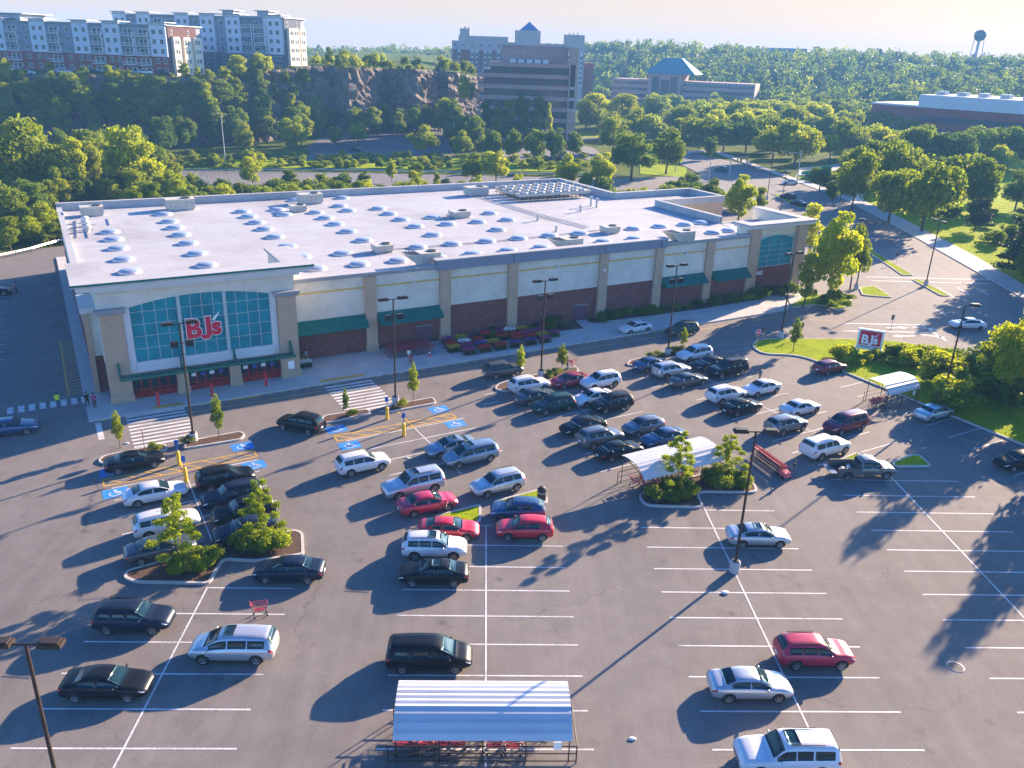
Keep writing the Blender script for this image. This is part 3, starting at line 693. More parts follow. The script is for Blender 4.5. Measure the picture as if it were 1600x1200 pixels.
island('grass_island', px([(1306, 721), (1338, 708), (1345, 712), (1345, 736), (1325, 738)]), MT['grass'], r=.4)
island('grass_island', px([(1391, 724), (1426, 711), (1437, 712.5), (1457, 730), (1400, 731)]), MT['grass'], r=.5)
for P in ([(152, 723), (160, 714), (258, 694), (264, 703), (170, 728)], [(286, 703), (290, 691), (376, 675), (384, 680), (378, 688)], [(500, 660), (505, 651), (575, 640), (581, 647), (508, 663)],
          [(604, 646), (609, 634), (677, 622), (683, 631)], [(772, 609), (778, 601), (800, 594), (900, 574), (906, 581), (880, 590), (790, 613)], [(978, 571), (984, 564), (1040, 552), (1078, 545), (1081, 553), (1000, 574)]):
    island('planting_bed', px(P), MT['mulch'], r=.5, kw=.17)
island('grass_verge', [UV(79, 8-40), UV(79, 60), UV(78.7, 66)] + px([(1190, 554), (1173, 541), (1182, 532), (1212, 529.5), (1310, 530), (1400, 533), (1480, 549), (1760, 642)]) + [UV(140, -32)], MT['grass'], r=2.0)
island('grass_island', px([(1342, 450), (1366, 447), (1396, 466), (1347, 462)]), MT['grass'], r=.8)
island('grass_median', px([(1349, 389), (1358, 389), (1428, 431), (1410, 431)]), MT['grass'], r=.6, kw=.15)
island('grass_median', px([(1424, 437), (1434, 437), (1486, 463), (1470, 463)]), MT['grass'], r=.6, kw=.15)
island('grass_median', px([(1205, 303), (1216, 304), (1258, 324), (1248, 326)]), MT['grass'], r=.6, kw=.15)
island('corner_lawn', [UV(93.5, 81.6), UV(99, 81.3), G(1310, 486.5), G(1328, 478), G(1333, 462), G(1300, 470), UV(105, 91), UV(97.5, 86.6)], MT['grass'], r=1)
sheet('far_lawn', px([(1000, 272), (1075, 277), (1072, 262), (1040, 256), (1000, 258)]), .02, MT['grass'])
sheet('far_lawn', px([(905, 214), (945, 216), (935, 205), (905, 205)]), .02, MT['grass'])
sheet('grass_verge', [G(1240, 277), G(1330, 304), G(1420, 346), G(1520, 398), G(1600, 445), G(1800, 558), G(1900, 300), G(1500, 232), G(1330, 262)], .03, MT['grass'])
sheet('roadside_verge', px([(265, 264), (500, 262), (880, 268), (880, 256), (700, 247), (470, 250), (300, 248)]), .02, MT['grass'])
# the store's front and side pavement
b = MB(); b.prism([UV(.6, 81.2), UV(92, 81.2), UV(99, 84.6), UV(104, 88), UV(104, 95), UV(96, 95), UV(96, 89.5), UV(2.4, 89.5), UV(2.4, 152), UV(.6, 152)], -.03, .15)
struct(b.build('store_pavement', MT['conc']))
bb = MB(); bb.prism([UV(.6, 81.0), UV(92, 81.0), UV(92, 81.2), UV(.6, 81.2)], -.03, .155); struct(bb.build('kerb', MT['kerb']))
island('planting_bed', [UV(62, 87.2), UV(70, 86.7), UV(80, 86.3), UV(91.5, 86.7), UV(100, 88.3), UV(100, 88.9), UV(62, 88.9)], MT['mulch'], .2, .08, .2, kerb=False)
island('planting_bed', [UV(44, 87.2), UV(49, 86.4), UV(59.8, 85.6), UV(60.6, 88.9), UV(44, 88.9)], MT['mulch'], .2, .08, .2, kerb=False)
# painted markings, each colour one sheet of strips just above the asphalt
mw, my, mbl = MB(), MB(), MB()
ZM = .009
def stripe(mb, a, b_, w=.11, z=ZM):
    a = Vector((a[0], a[1], 0)); b_ = Vector((b_[0], b_[1], 0)); d = (b_-a); n = Vector((-d.y, d.x, 0)).normalized()*(w/2)
    mb.face([(p.x, p.y, z) for p in (a-n, b_-n, b_+n, a+n)])
def row(x0, x1, y): stripe(mw, (x0, y), (x1, y))
Y0 = 32.87; DY = 2.736
for k in range(-3, 6): row(-23.6, -12.2, Y0+k*DY) if k < 5 else row(-17.9, -12.3, Y0+k*DY)
for k in range(-3, 8): row(-5.05, 6.28, Y0+k*DY)
row(-.2, 1.0, Y0+8*DY)
for k in range(-3, 10): row(12.55, 23.95, Y0+k*DY) if k < 9 else row(18.25, 23.9, Y0+k*DY)
for k in range(0, 12): row(30.65, 42.0, Y0+k*DY)
Z2 = ZM+.004
stripe(mw, (-17.93, 20), (-17.93, 46.6), .11, Z2); stripe(mw, (.62, 20), (.62, Y0+8*DY), .11, Z2); stripe(mw, (18.25, 20), (18.25, 58.1), .11, Z2); stripe(mw, (36.3, 30), (36.3, 63.6), .11, Z2)
# blocks nearer the store, turned parallel to its front
for v in (67.2, 64.45, 61.7, 58.95):
    stripe(mw, UV(1.3, v), UV(12.6, v)) if v != 67.2 else (stripe(mw, UV(1.3, v-.6), UV(4, v-.6)), stripe(mw, UV(8, v-.6), UV(12.9, v-.6)))
for v in (66.9, 64.4, 61.7, 59.0): stripe(mw, UV(21.0 if v > 66 else 22.1, v), UV(33.1, v))
stripe(mw, UV(6.95, 66.6), UV(6.95, 55.2), .11, Z2); stripe(mw, UV(27.75, 66.9), UV(27.75, 56.5), .11, Z2)
def seg(x0, y0, x1, y1, w=.11):
    a, b_ = G(x0, y0), G(x1, y1); m_ = (a+b_)/2; L = (b_-a).length/2
    d = Vector((CU, SU, 0)); stripe(mw, m_-d*L, m_+d*L, w)
for s in ((842,656,925,640),(946,655.6,1005,643),(944,741,995,718),(890,692,903,689),(915,710,930,706),(1084,607,1175,587.5),(1089,625,1106,621),(1136,550,1170,542.5),(1144,656,1220,637.5),(1187.5,624,1231,614),(1209,689,1290,667.5),(1257,652,1290,642),(1347,707,1396,691),(1238,708,1250,705),(1279,727,1298,721),(1324,684,1359,675),(1283,592,1331,584),(1312,605,1350,597),(1340,620,1352,617),(1409,647,1431,643),(1442,663,1500,653),(1475,681,1538,672),(1510,698,1577,692),(1544,719,1585,716),(1577,741,1622,736),(755,632,780,627),(757,617,772,614),(868,603,905,594),(1000,592,1012,589),(1018,606,1035,602),(1055,606,1075,602)):
    seg(*s)
for a, c in (((897,632),(921,647.5)),((1105,592),(1127,602)),((1189,634),(1216,646.5)),((1257.5,669),(1281,679))): stripe(mw, G(*a), G(*c), .11, Z2)
for k in range(14): stripe(mw, UV(-12, 103+2.74*k), UV(-6.4, 103+2.74*k))
for k in range(8): stripe(mw, UV(-5.83+.92*k-.27, 87.05), UV(-5.83+.92*k+.27, 87.05), 1.7)
stripe(mw, UV(1.35, 80.6), UV(1.35, 76.6), .5)
for k in range(10): stripe(mw, UV(3.75, 80.75-k*.79), UV(9.1, 80.75-k*.79), .36)
for k in range(10): stripe(mw, UV(23.1, 80.1-k*.79), UV(28.35, 80.1-k*.79), .36)
# road markings by the entrance
for a, c, w in (((1320,505.5),(1440,507.5),.3),((1440,507.5),(1478,532),.3),((1318,517),(1455,519.5),.3),((1352,432.5),(1548,437),.3),((1362,438.5),(1552,443.5),.3),((1462,483),(1479,493),.25),((1495,449),(1514,460),.25),((1526,451),(1545,461),.25),((1465,449),(1490,464),.2),((1268,289),(1300,303),.3),((1276,288),(1308,301),.3),((1283,287),(1315,299),.3)):
    stripe(mw, G(*a), G(*c), w)
def arrow(c, ang, L=3.2):
    c = G(*c); d = Vector((math.cos(ang), math.sin(ang), 0)); stripe(mw, c-d*L/2, c+d*L*.15, .35)
    n = Vector((-d.y, d.x, 0)); t = c+d*L*.5; q = c+d*L*.15; mw.face([(p.x, p.y, ZM) for p in (q-n*.6, t, q+n*.6)][::1])
arrow((1402, 512), R(5)); arrow((1412, 525), R(185)); arrow((1446, 513), R(-20)); arrow((1458, 525), R(-20))
# yellow paint
stripe(my, UV(9.6, 79.4), UV(22.7, 79.4), .12); stripe(my, UV(28.7, 79.3), UV(88, 79.2), .12); stripe(my, UV(88, 79.2), G(1320, 503), .12)
def hatch(u0, u1, v0, v1):
    for a, c in (((u0, v0), (u1, v0)), ((u0, v1), (u1, v1)), ((u0, v0), (u0, v1)), ((u1, v0), (u1, v1))): stripe(my, UV(*a), UV(*c), .16)
    n = 8
    for k in range(n): x = u0+(u1-u0)*k/n; stripe(my, UV(x+.1, v1), UV(x+(u1-u0)/n-.1, v0), .13, Z2)
hatch(.8, 13.0, 67.2, 68.45); hatch(20.3, 32.4, 67.2, 68.35)
for u in (6.9, 27.75): stripe(my, UV(u, 71.2), UV(u, 66.7), .14, Z2+.004)
for a in (-.72, .72): stripe(my, UV(a, 89), UV(a, 107.3), .16)
for k in range(20): stripe(my, UV(-.64, 89.2+k*.92), UV(.64, 89.45+k*.92), .14, Z2)
def kz(u, v): p = UV(u, v); return (p.x, p.y)
for k in range(44):
    u = 12+1.32*k
    if 22.6 < u < 28.6: continue
    stripe(my, kz(u, 80.55), kz(u+.55, 80.97), .13)
for u0, u1, v in ((6.4, 9.1, 81.7), (23, 28.1, 81.75)):
    y2 = MB(); y2.prism([UV(u0, v-.32), UV(u1, v-.32), UV(u1, v+.32), UV(u0, v+.32)], .15, .158); struct(y2.build('tactile_strip', MT['yline']))
stripe(my, UV(1.6, 81.0-.15), UV(3.4, 80.85), .15); stripe(my, UV(10.5, 80.85), UV(12, 80.85), .2); stripe(my, UV(13.5, 80.82), UV(16.6, 80.82), .34)
# blue spaces with the wheelchair mark
for (u, v) in ((1.5, 65.7), (1.6, 69.6), (12.4, 65.7), (12.3, 69.8), (21.0, 69.75), (21.0, 65.9), (31.7, 69.9), (31.7, 66.0)):
    stripe(mbl, UV(u-.95, v), UV(u+.95, v), 1.5)
    for t0, t1, w in (((-.1, .38), (.1, .38), .2), ((0, .3), (0, -.05), .12), ((0, .08), (.32, .08), .1), ((0, -.05), (.3, -.05), .1), ((.3, -.05), (.45, -.4), .1)):
        stripe(mw, UV(u+t0[0]*1.2, v+t0[1]), UV(u+t1[0]*1.2, v+t1[1]), w, Z2+.004)
    pts = [UV(u+.42*math.cos(R(a))-.05, v-.15+.38*math.sin(R(a))) for a in range(130, 345, 30)]
    for i in range(len(pts)-1): stripe(mw, pts[i], pts[i+1], .09, Z2+.004)
for nm, b, m in (('white_markings', mw, 'line'), ('yellow_markings', my, 'yline'), ('blue_markings', mbl, 'bline')): struct(b.build(nm, MT[m]))
# manhole in the lot
b = MB(); g = G(1493, 1042); b.lathe([(.52, .004), (.52, .012), (.44, .014)], (g.x, g.y, 0), n=24, m=0); b.lathe([(.44, .012), (0, .012)], (g.x, g.y, 0), n=24, m=1); tag(b.build('manhole_cover', [MT['kerb'], mat('worn_iron_cover', (.09, .085, .08), .8, .2, 3)]), 'round manhole cover in its pale ring on the asphalt', 'manhole cover')
g = G(1133, 927); b = MB(); b.lathe([(0, 0), (.17, .02), (.19, .10), (.08, .13), (0, .14)], (g.x, g.y, 0.0), n=10, sx=1.4, sy=.9); tag(b.build('litter', MT['plate']), 'crumpled white litter lying on a stall line', 'litter')
for (x, y, d_) in ((198, 693, 'dropped near the far left crosswalk'), (637, 716, 'lying beside a stall line'), (988, 1155, 'lying on bare asphalt')):
    g = G(x, y); b = MB(); b.lathe([(0, 0), (.15, .02), (.13, .07), (0, .09)], (g.x, g.y, 0.0), n=8, sx=1.5, sy=.8); tag(b.build('litter', MT['plate']), 'scrap of white litter '+d_, 'litter')
# ------------------------------------------------------------------ the store (local x = along the front, y = depth behind it)
ST = empty('store_building', UV(0, 0), TH)
tag(ST, 'long low warehouse store with white roof, cream walls and tall arched teal entrance window', 'store')
V0 = 89.0
def sp(name, mats, fn, parent=ST):
    b = MB(); fn(b); return b.build(name, mats, parent)
RZ = 9.25
# main shell: front wall in two materials, other walls, roof deck
def f(b):
    b.span(21.7, 91.0, V0, V0+.4, 4.5, 9.25, 0); b.span(21.7, 91.0, V0-.04, V0+.4, 0, 4.5, 1)
    b.span(1.9, 2.3, 93.5, 143, 4.0, 9.25, 0); b.span(1.86, 2.3, 93.5, 143, 0, 4.0, 1)
    b.span(1.9, 91.5, 142.6, 143, 0, 10.2, 0); b.span(91.1, 91.5, 124.5, 142.6, 0, 10.2, 0)
    b.span(91.5, 109.4, 124.1, 124.5, 0, 10.2, 0); b.span(109, 109.4, 115.4, 124.1, 0, 10.2, 0)
    b.span(94.0, 109.4, 115.0, 115.4, 0, 10.2, 2); b.span(94.0, 94.4, 99.0, 115.0, 0, 10.2, 0)
sp('wall', [MT['cream'], MT['brick'], MT['tan']], f)
ROOF = sp('roof', [MT['roofwhite']], lambda b: b.prism([(2.3, 93.4), (21.7, 93.4), (21.7, 89.4), (91.0, 89.4), (94.0, 99), (94.0, 115.4), (109, 115.4), (109, 124.1), (91.1, 124.1), (91.1, 142.6), (2.3, 142.6)], RZ-.35, RZ, 0))
def f(b):   # parapets and copings
    for x0, x1, y0, y1 in ((1.75, 91.65, 142.45, 143.15), (90.95, 91.65, 124.4, 142.45), (91.65, 109.55, 123.95, 124.65), (108.85, 109.55, 114.85, 123.95), (93.85, 108.85, 114.85, 115.5), (93.85, 94.5, 99, 114.85), (1.75, 2.4, 93.5, 142.45)):
        z = 9.85 if x1 == 2.4 else 10.35
        b.span(x0, x1, y0, y1, RZ-.02, z-.1, 0); b.span(x0-.05, x1+.05, y0-.05, y1+.05, z-.1, z, 0)
sp('parapet', [MT['roofwhite']], f)
for x0, x1 in ((21.8, 39.9), (74.9, 90.95)):
    sp('coping', [MT['coping'], MT['roofwhite']], lambda b, x0=x0, x1=x1: (b.span(x0, x1, V0-.35, V0+.55, 9.25, 9.62, 0), b.span(x0, x1, V0-.42, V0+.62, 9.62, 9.72, 1)))
def f(b):
    b.span(39.9, 74.9, V0-.55, V0+.45, 9.12, 10.28, 0); b.span(39.8, 75.0, V0-.66, V0+.55, 10.28, 10.42, 1)
    for u in (50.4, 64.4, 73.8): b.span(u-.04, u+.04, V0-.57, V0-.55, 9.12, 10.28, 2)
sp('raised_parapet', [mat('slate_grey_parapet', (.20, .22, .28), .7, .08, .5), MT['roofwhite'], MT['black']], f)
for u in (31.6, 41.1, 50.55, 64.5, 73.9, 83.2):
    sp('column', [MT['tan']], lambda b, u=u: (b.span(u-.68, u+.68, V0-.42, V0, 0, 9.2, 0), b.span(u-.76, u+.76, V0-.50, V0, 0, .9, 0)))
bays = ((21.8, 30.9), (32.3, 40.4), (41.8, 49.85), (51.25, 63.8), (65.2, 73.2), (74.6, 82.5), (83.9, 90.9))
for a, c in bays: sp('band', [MT['yband']], lambda b, a=a, c=c: b.span(a, c, V0-.07, V0, 7.80, 8.02, 0))
def awning(u0, u1):
    def f(b):
        n = int((u1-u0)/.42)
        p = [(V0-.06, 4.72), (V0-1.6, 3.62), (V0-1.6, 3.5), (V0-.06, 4.58)]
        vs = [(u0, y, z) for y, z in p]+[(u1, y, z) for y, z in p]
        b.mesh(vs, [(0, 4, 5, 1)[::-1], (1, 5, 6, 2)[::-1], (2, 6, 7, 3)[::-1], (0, 1, 2, 3), (7, 6, 5, 4)], 0)
        for k in range(n+1):
            x = u0+(u1-u0)*k/n; q = [(V0-.06, 4.72), (V0-1.6, 3.62)]
            b.mesh([(x-.025, q[0][0], q[0][1]), (x+.025, q[0][0], q[0][1]), (x+.025, q[1][0], q[1][1]), (x-.025, q[1][0], q[1][1]), (x-.025, q[0][0], q[0][1]+.06), (x+.025, q[0][0], q[0][1]+.06), (x+.025, q[1][0]-.02, q[1][1]+.06), (x-.025, q[1][0]-.02, q[1][1]+.06)], [(4, 7, 6, 5), (0, 4, 5, 1), (1, 5, 6, 2), (2, 6, 7, 3), (3, 7, 4, 0)], 0)
        for x in (u0, u1): b.face([(x, V0-.06, 4.6), (x, V0-1.6, 3.55), (x, V0-.06, 3.55)], 0); 
    return sp('awning', [MT['awning']], f)
for a, c in ((21.95, 30.85), (32.4, 40.35), (74.7, 82.4), (84.0, 90.8)): awning(a, c)
for u, z in ((37.0, 7.9), (57.3, 7.9), (78.8, 7.9), (64.4, 6.9)):
    w = sp('wall_light', [MT['lamp']], lambda b, u=u, z=z: b.box((u, V0-.2 if u != 64.4 else V0-.55, z), (.3, .26, .3)))
for u0, u1, z in ((37.3, 39.2, 2.3), (60.2, 62.2, 2.2)):
    d = sp('service_door', [mat('plum_steel_door', (.12, .05, .07), .6, .1, 1)], lambda b, u0=u0, u1=u1, z=z: b.span(u0, u1, V0-.1, V0-.04, .1, z))
    sp('door_hood', [MT['galv']], lambda b, u0=u0, u1=u1, z=z: b.span(u0-.2, u1+.2, V0-.4, V0-.1, z+.1, z+.2), d)
# roof things
SK = MB(); prof = [(.62, 0), (.62, .22), (.60, .26), (.54, .42), (.36, .56), (0, .62)]
SK.lathe([(1.12, 0), (1.12, .18), (1.06, .22)], n=20, m=1, sx=1.12); SK.lathe([(1.06, .2), (.98, .30), (.70, .39), (.34, .44), (0, .45)], n=20, m=0, sx=1.12)
skd = SK.data('skylight', [MT['dome'], MT['trimwhite']])
vs_ = (94.0, 100.2, 106.5, 112.8, 118.4, 123.4, 128.2, 132.5)
us_ = {7.4: vs_[1:6]+(124.6,), 15.7: vs_[1:7]+(134.2,), 26.9: vs_[:8], 32.2: vs_[:2]+(128.1, 132.5), 37.2: vs_[:1]+vs_[2:7]+(139.9,), 42.4: (94.0, 100.1, 128.1, 132.5), 47.5: vs_[:7], 52.7: (94, 100.1, 112.8, 118.4), 57.8: vs_[:4]+(118.4,), 62.9: (100.2, 112.7, 118.6), 68.0: (94, 100), 73.4: (94,), 77.7: (100,), 82.8: (100,), 87.6: (93.3, 99.8), 91.0: (93.6, 100.1), 45.3: (139.8,)}
for u, vl in us_.items():
    seen = []
    for v in vl:
        if any(abs(v-q) < 2 for q in seen): continue
        seen.append(v); link('skylight', skd, ROOF, (u, v, RZ))
def unit(name, u, v, sx, sy, sz, rz=0, vee=False, legs=False):
    if not vee: sz *= .8; sx *= .9
    def f(b):
        z0 = RZ+.25
        b.box((u, v, RZ+.12), (sx*.9, sy*.9, .26), 1)
        b.box((u, v, z0+sz/2), (sx, sy, sz), 0); b.box((u, v, z0+sz+.05), (sx*1.03, sy*1.03, .1), 0)
        for k in range(5): b.box((u-sx*.38+k*sx*.19, v-sy/2-.012, z0+sz*.5), (sx*.12, .03, sz*.7), 1)
        b.box((u+sx/2+.012, v, z0+sz*.55), (.03, sy*.75, sz*.6), 2)
        b.lathe([(sy*.30, z0+sz+.1), (sy*.30, z0+sz+.22), (sy*.24, z0+sz+.22), (0, z0+sz+.16)], (u+sx*.22, v, 0), n=14, m=2)
        if vee:   # louvred intake hood leaning out on the end
            x = u-sx/2
            b.mesh([(x, v-sy/2, z0), (x, v+sy/2, z0), (x, v+sy/2, z0+sz), (x, v-sy/2, z0+sz), (x-1.9, v-sy/2, z0+sz+.1), (x-1.9, v+sy/2, z0+sz+.1)], [(0, 3, 4), (1, 5, 2), (3, 2, 5, 4), (0, 4, 5, 1)], 0)
            for k in range(4): b.box((x-.35-.42*k, v, z0+sz+.08), (.22, sy*.9, .06), 2)
    return sp(name, [MT['hvac'], MT['galv'], MT['black']], f, ROOF)
def ruv(px_, py_, z): g = G(px_, py_, z); return g.x*CU+g.y*SU, -g.x*SU+g.y*CU
for x, y, s in ((597, 386, (2.6, 2.0, .8)), (718, 333, (3.2, 2.2, .8)), (953, 357, (2.6, 2, .8)), (465, 324, (2.6, 2.0, .8))):
    u, v = ruv(x, y, RZ+.6); unit('rooftop_unit', u, v, *s)
for x, y, s in ((281, 318, (4.6, 2.4, 1.7)), (484, 309, (4.2, 2.3, 1.6)), (744, 297, (4.4, 2.4, 1.5)), (143, 327, (3.4, 2.0, 1.3))):
    u, v = ruv(x, y, RZ+.9); unit('rooftop_unit', u, min(v, 141), *s)
for x, y in ((668, 401), (892, 379), (1068, 367)):
    u, v = ruv(x, y, RZ+1.1); unit('air_handler', u, v, 2.6, 2.0, 1.4, vee=True)
# condenser racks: rows of fans on frames
uu, vv = ruv(842, 297, RZ+.8)
def rack(v):
    def f(b):
        b.box((uu, v, RZ+1.05), (15, 1.5, .5), 0); b.box((uu, v-.8, RZ+.4), (15, .06, .1), 1); b.box((uu, v+.8, RZ+.4), (15, .06, .1), 1)
        for k in range(9):
            x = uu-7+k*1.75
            b.tube((x, v-.7, RZ), (x, v-.7, RZ+.85), .06, n=5, m=1); b.tube((x, v+.7, RZ), (x, v+.7, RZ+.85), .06, n=5, m=1)
            b.tube((x, v-.75, RZ+1.25), (x+.5, v+.1, RZ+2.0), .05, n=5, m=1); b.tube((x+.5, v+.1, RZ+2.0), (x+1, v+.75, RZ+1.25), .05, n=5, m=1)
            if k < 8: b.lathe([(.62, RZ+1.3), (.62, RZ+1.5), (.5, RZ+1.5), (0, RZ+1.42)], (x+.85, v, 0), n=12, m=2)
    return f
for dv in (-5.2, -2.6, 0, 2.6): sp('condenser_rack', [MT['hvac'], MT['black'], MT['galv']], rack(vv+dv), ROOF)
for x, y, h in ((923, 322, 1.5), (932, 324, 1.4), (907, 331, .9), (840, 345, .8), (869, 362, .7), (700, 342, .6)):
    u, v = ruv(x, y, RZ); sp('roof_vent', [MT['galv']], lambda b, u=u, v=v, h=h: (b.tube((u, v, RZ), (u, v, RZ+h), .18, n=10), b.tube((u, v, RZ+h), (u, v, RZ+h+.16), .28, n=10)), ROOF)
def f(b):
    for (x0, y0, x1, y1) in ((110, 357, 150, 352), (100, 362, 146, 361), (120, 345, 122, 372), (133, 343, 140, 372), (170, 342, 173, 352), (530, 400, 610, 395), (600, 392, 790, 377), (790, 377, 960, 358), (742, 307, 830, 335), (830, 335, 915, 357), (746, 306, 836, 334), (836, 334, 920, 356)):
        a = ruv(x0, y0, RZ); c = ruv(x1, y1, RZ); b.tube((*a, RZ+.12), (*c, RZ+.12), .06, n=5)
sp('roof_pipes', [MT['galv']], f, ROOF)
for x, y in ((135, 355), (133, 348), (137, 362)):
    u, v = ruv(x, y, RZ); sp('roof_fan', [MT['trimwhite']], lambda b, u=u, v=v: b.lathe([(.3, RZ), (.3, RZ+.5), (.55, RZ+.55), (.5, RZ+.85), (0, RZ+.95)], (u, v, 0), n=10), ROOF)
# ---- entrance
E0, E1, EV = 2.95, 21.75, 84.3
FR = EV+.3     # wall plane of the entrance front
AZ = lambda u: 9.65 + .78*(1-((u-12.38)/6.68)**2)
def f(b):
    # wall around the arched window, cut in strips so that the opening is real
    b.span(E0, 5.7, FR, FR+.5, 2.9, 11.9); b.span(19.06, E1, FR, FR+.5, 2.9, 11.9); b.span(5.7, 19.06, FR, FR+.5, 2.9, 4.05)
    n = 24
    for k in range(n):
        a = 5.7+13.36*k/n; c = 5.7+13.36*(k+1)/n
        b.mesh([(a, FR, AZ(a)), (c, FR, AZ(c)), (c, FR, 11.9), (a, FR, 11.9), (a, FR+.5, AZ(a)), (c, FR+.5, AZ(c)), (c, FR+.5, 11.9), (a, FR+.5, 11.9)], [(0, 1, 2, 3), (5, 4, 7, 6), (0, 4, 5, 1)])
    b.span(E0, E0+.5, FR+.5, 93.4, 4.0, 11.9); b.span(E1-.5, E1, FR+.5, 93.4, 4.0, 11.9)
    b.span(E0+.02, E0+.5, FR+.5, 93.4, 0, 4.0, 1); b.span(E1-.5, E1-.02, FR+.5, 93.4, 0, 4.0, 1)
    b.span(E0, E1, 93.4, 93.8, 0, 9.3)
sp('entrance_wall', [MT['cream'], MT['brick']], f)
def f(b):   # frame band round the window, proud of the wall
    b.span(5.05, 5.7, FR-.08, FR, 3.4, 9.75); b.span(19.06, 19.7, FR-.08, FR, 3.4, 9.7); b.span(5.7, 19.06, FR-.14, FR, 3.0, 4.05)
sp('window_surround', [MT['trimwhite']], f)
def f(b):
    n = 24; y = FR+.16; pts = [(5.7, y, 4.05)]+[(5.7+13.36*k/n, y, AZ(5.7+13.36*k/n)) for k in range(n+1)]+[(19.06, y, 4.05)]
    b.face(pts[::-1], 0); b.face([(p[0], y+.1, p[2]) for p in pts], 0)
AW = sp('arched_window', [MT['teal']], f)
def f(b):
    y = FR+.15
    for u in (10.18, 14.58): b.span(u-.17, u+.17, y-.2, y, 4.05, AZ(u)-.01)
    for u in (6.85, 7.97, 9.08, 11.3, 12.38, 13.48, 15.7, 16.82, 17.95): b.span(u-.03, u+.03, y-.04, y, 4.05, AZ(u)-.01)
    for z in (5.35, 6.6, 7.85, 9.1): b.span(5.7, 19.06, y-.03, y, z-.025, z+.025)
sp('mullion', [MT['mull']], f, AW)
for a, c, cap in ((E0, 5.0, 1), (9.2, 10.3, 0), (14.4, 15.5, 0), (19.75, E1, 1)):
    def f(b, a=a, c=c, cap=cap):
        b.span(a, c, EV, FR, 0, 9.25 if cap else 2.95); b.span(a-.08, c+.08, EV-.08, FR, 0, .9)
        if not cap: b.span(a, c, FR, FR+.5, 0, 2.9)
        else: b.span(a, c, FR, FR+.5, 0, 2.9)
    p = sp('pillar', [MT['tan']], f)
    if cap: sp('pillar_cap', [MT['coping']], lambda b, a=a, c=c: (b.span(a-.15, c+.28, EV-.25, FR, 9.25, 9.55), b.span(a-.35, c+.35, EV-.45, FR, 9.55, 9.78)), p)
def f(b):
    z0, z1, z2 = 11.86, 12.35, 12.62
    for (x0, x1, y0, y1) in ((1.0, 23.55, 83.15, 85.35), (1.0, 4.0, 85.35, 92.5), (20.7, 23.55, 85.35, 92.6)):
        b.span(x0, x1, y0, y1, z1, z2, 0)
        b.span(x0+.35, x1-.35, y0+.35, y1 if y1 > 86 else y1, z0, z1, 1)
    b.span(.96, 23.6, 83.1, 83.16, z2-.16, z2+.03, 2)
sp('eave', [MT['roofwhite'], MT['trimwhite'], MT['awning']], f)
sp('eave_underside', [MT['trimwhite']], lambda b: (b.span(E0-.4, E1+.4, EV-.5, FR, 11.55, 11.86),))
# lower left block beside the entrance
sp('side_wing', [MT['cream'], MT['brick'], MT['tan'], MT['trimwhite']], lambda b: (b.span(1.9, E0, 88.2, 93.4, 4, 8.6, 0), b.span(1.87, E0, 88.15, 93.4, 0, 4, 1), b.span(1.5, E0, 87.8, 93.3, 8.6, 9.1, 3), b.span(1.7, 2.2, 87.95, 88.2, 0, 8.6, 2)))
# doors under the canopy
for a, c in ((5.0, 9.2), (10.3, 14.4), (15.5, 19.75)):
    def f(b, a=a, c=c):
        b.span(a, c, FR+.35, FR+.45, 0.12, 2.9, 0)
    d = sp('door', [MT['dglass']], f)
    def f(b, a=a, c=c):
        for k in range(6): x = a+(c-a)*k/5; b.span(max(a, x-.07), min(c, x+.07), FR+.25, FR+.35, .12, 2.9)
        for z in (.35, 1.0, 2.2, 2.82): b.span(a, c, FR+.27, FR+.35, z-.09, z+.09)
        b.span(a, c, FR+.28, FR+.35, .12, .75)
    sp('door_frame', [MT['doorred']], f, d)
    def f(b, a=a, c=c):
        for k in range(4): b.span(a+.35+k*(c-a-.5)/4, a+.8+k*(c-a-.5)/4, FR+.22, FR+.26, 1.65, 2.0, k % 2)
    if a > 6: sp('notice', [MT['signwhite'], MT['signblue']], f, d)
def f(b):   # green trellis canopy on hangers
    for y in (82.55, 83.5): b.span(4.0, 20.8, y-.09, y+.09, 3.0, 3.22)
    for k in range(57): x = 4.05+k*.297; b.span(x-.05, x+.05, 82.64, 83.41, 3.05, 3.15)
    for u in (4.0, 9.75, 14.95, 20.8):
        b.span(u-.1, u+.1, 82.5, EV, 2.98, 3.24); b.span(u-.1, u+.1, EV-.2, EV-.02, 3.0, 4.3); b.tube((u, 82.7, 3.2), (u, EV-.1, 4.2), .05, n=6)
sp('trellis_canopy', [MT['awning']], f)
sp('notice_board', [MT['signwhite']], lambda b: b.span(20.45, 21.1, EV-.06, EV, 1.1, 2.0))
# ---- lettering
def text_data(s, size, ext, off, m, bev=0.0):
    cu = bpy.data.curves.new('letters', 'FONT'); cu.body = s; cu.size = size; cu.extrude = ext; cu.offset = off; cu.resolution_u = 6
    o = bpy.data.objects.new('letters', cu); C.objects.link(o); dg = bpy.context.evaluated_depsgraph_get()
    me = bpy.data.meshes.new_from_object(o.evaluated_get(dg)); bpy.data.objects.remove(o); me.materials.clear(); me.materials.append(m); return me
def j_data(off, ext, m):
    """a heavy J: straight stem with a hook to the left, drawn in the x-y plane"""
    c, r0, r1 = (.42, .46), .18-off*.4, .62+off
    out = [(1.04+off, 2.38+off), (.50-off, 2.38+off), (.50-off, .46)]
    inn = [(.42+r0*math.cos(R(a)), .46+r0*math.sin(R(a))) for a in range(-20, -171, -30)]
    out += [p for p in inn if p[0] < .50-off] + [(-.06-off, .30), (-.18-off, .28)]
    out += [(.42+r1*math.cos(R(a)), .46+r1*math.sin(R(a))) for a in range(205, 361, 15)]
    b = MB(); b.prism(out[::-1], -ext, ext); return b.data('letter', [m])
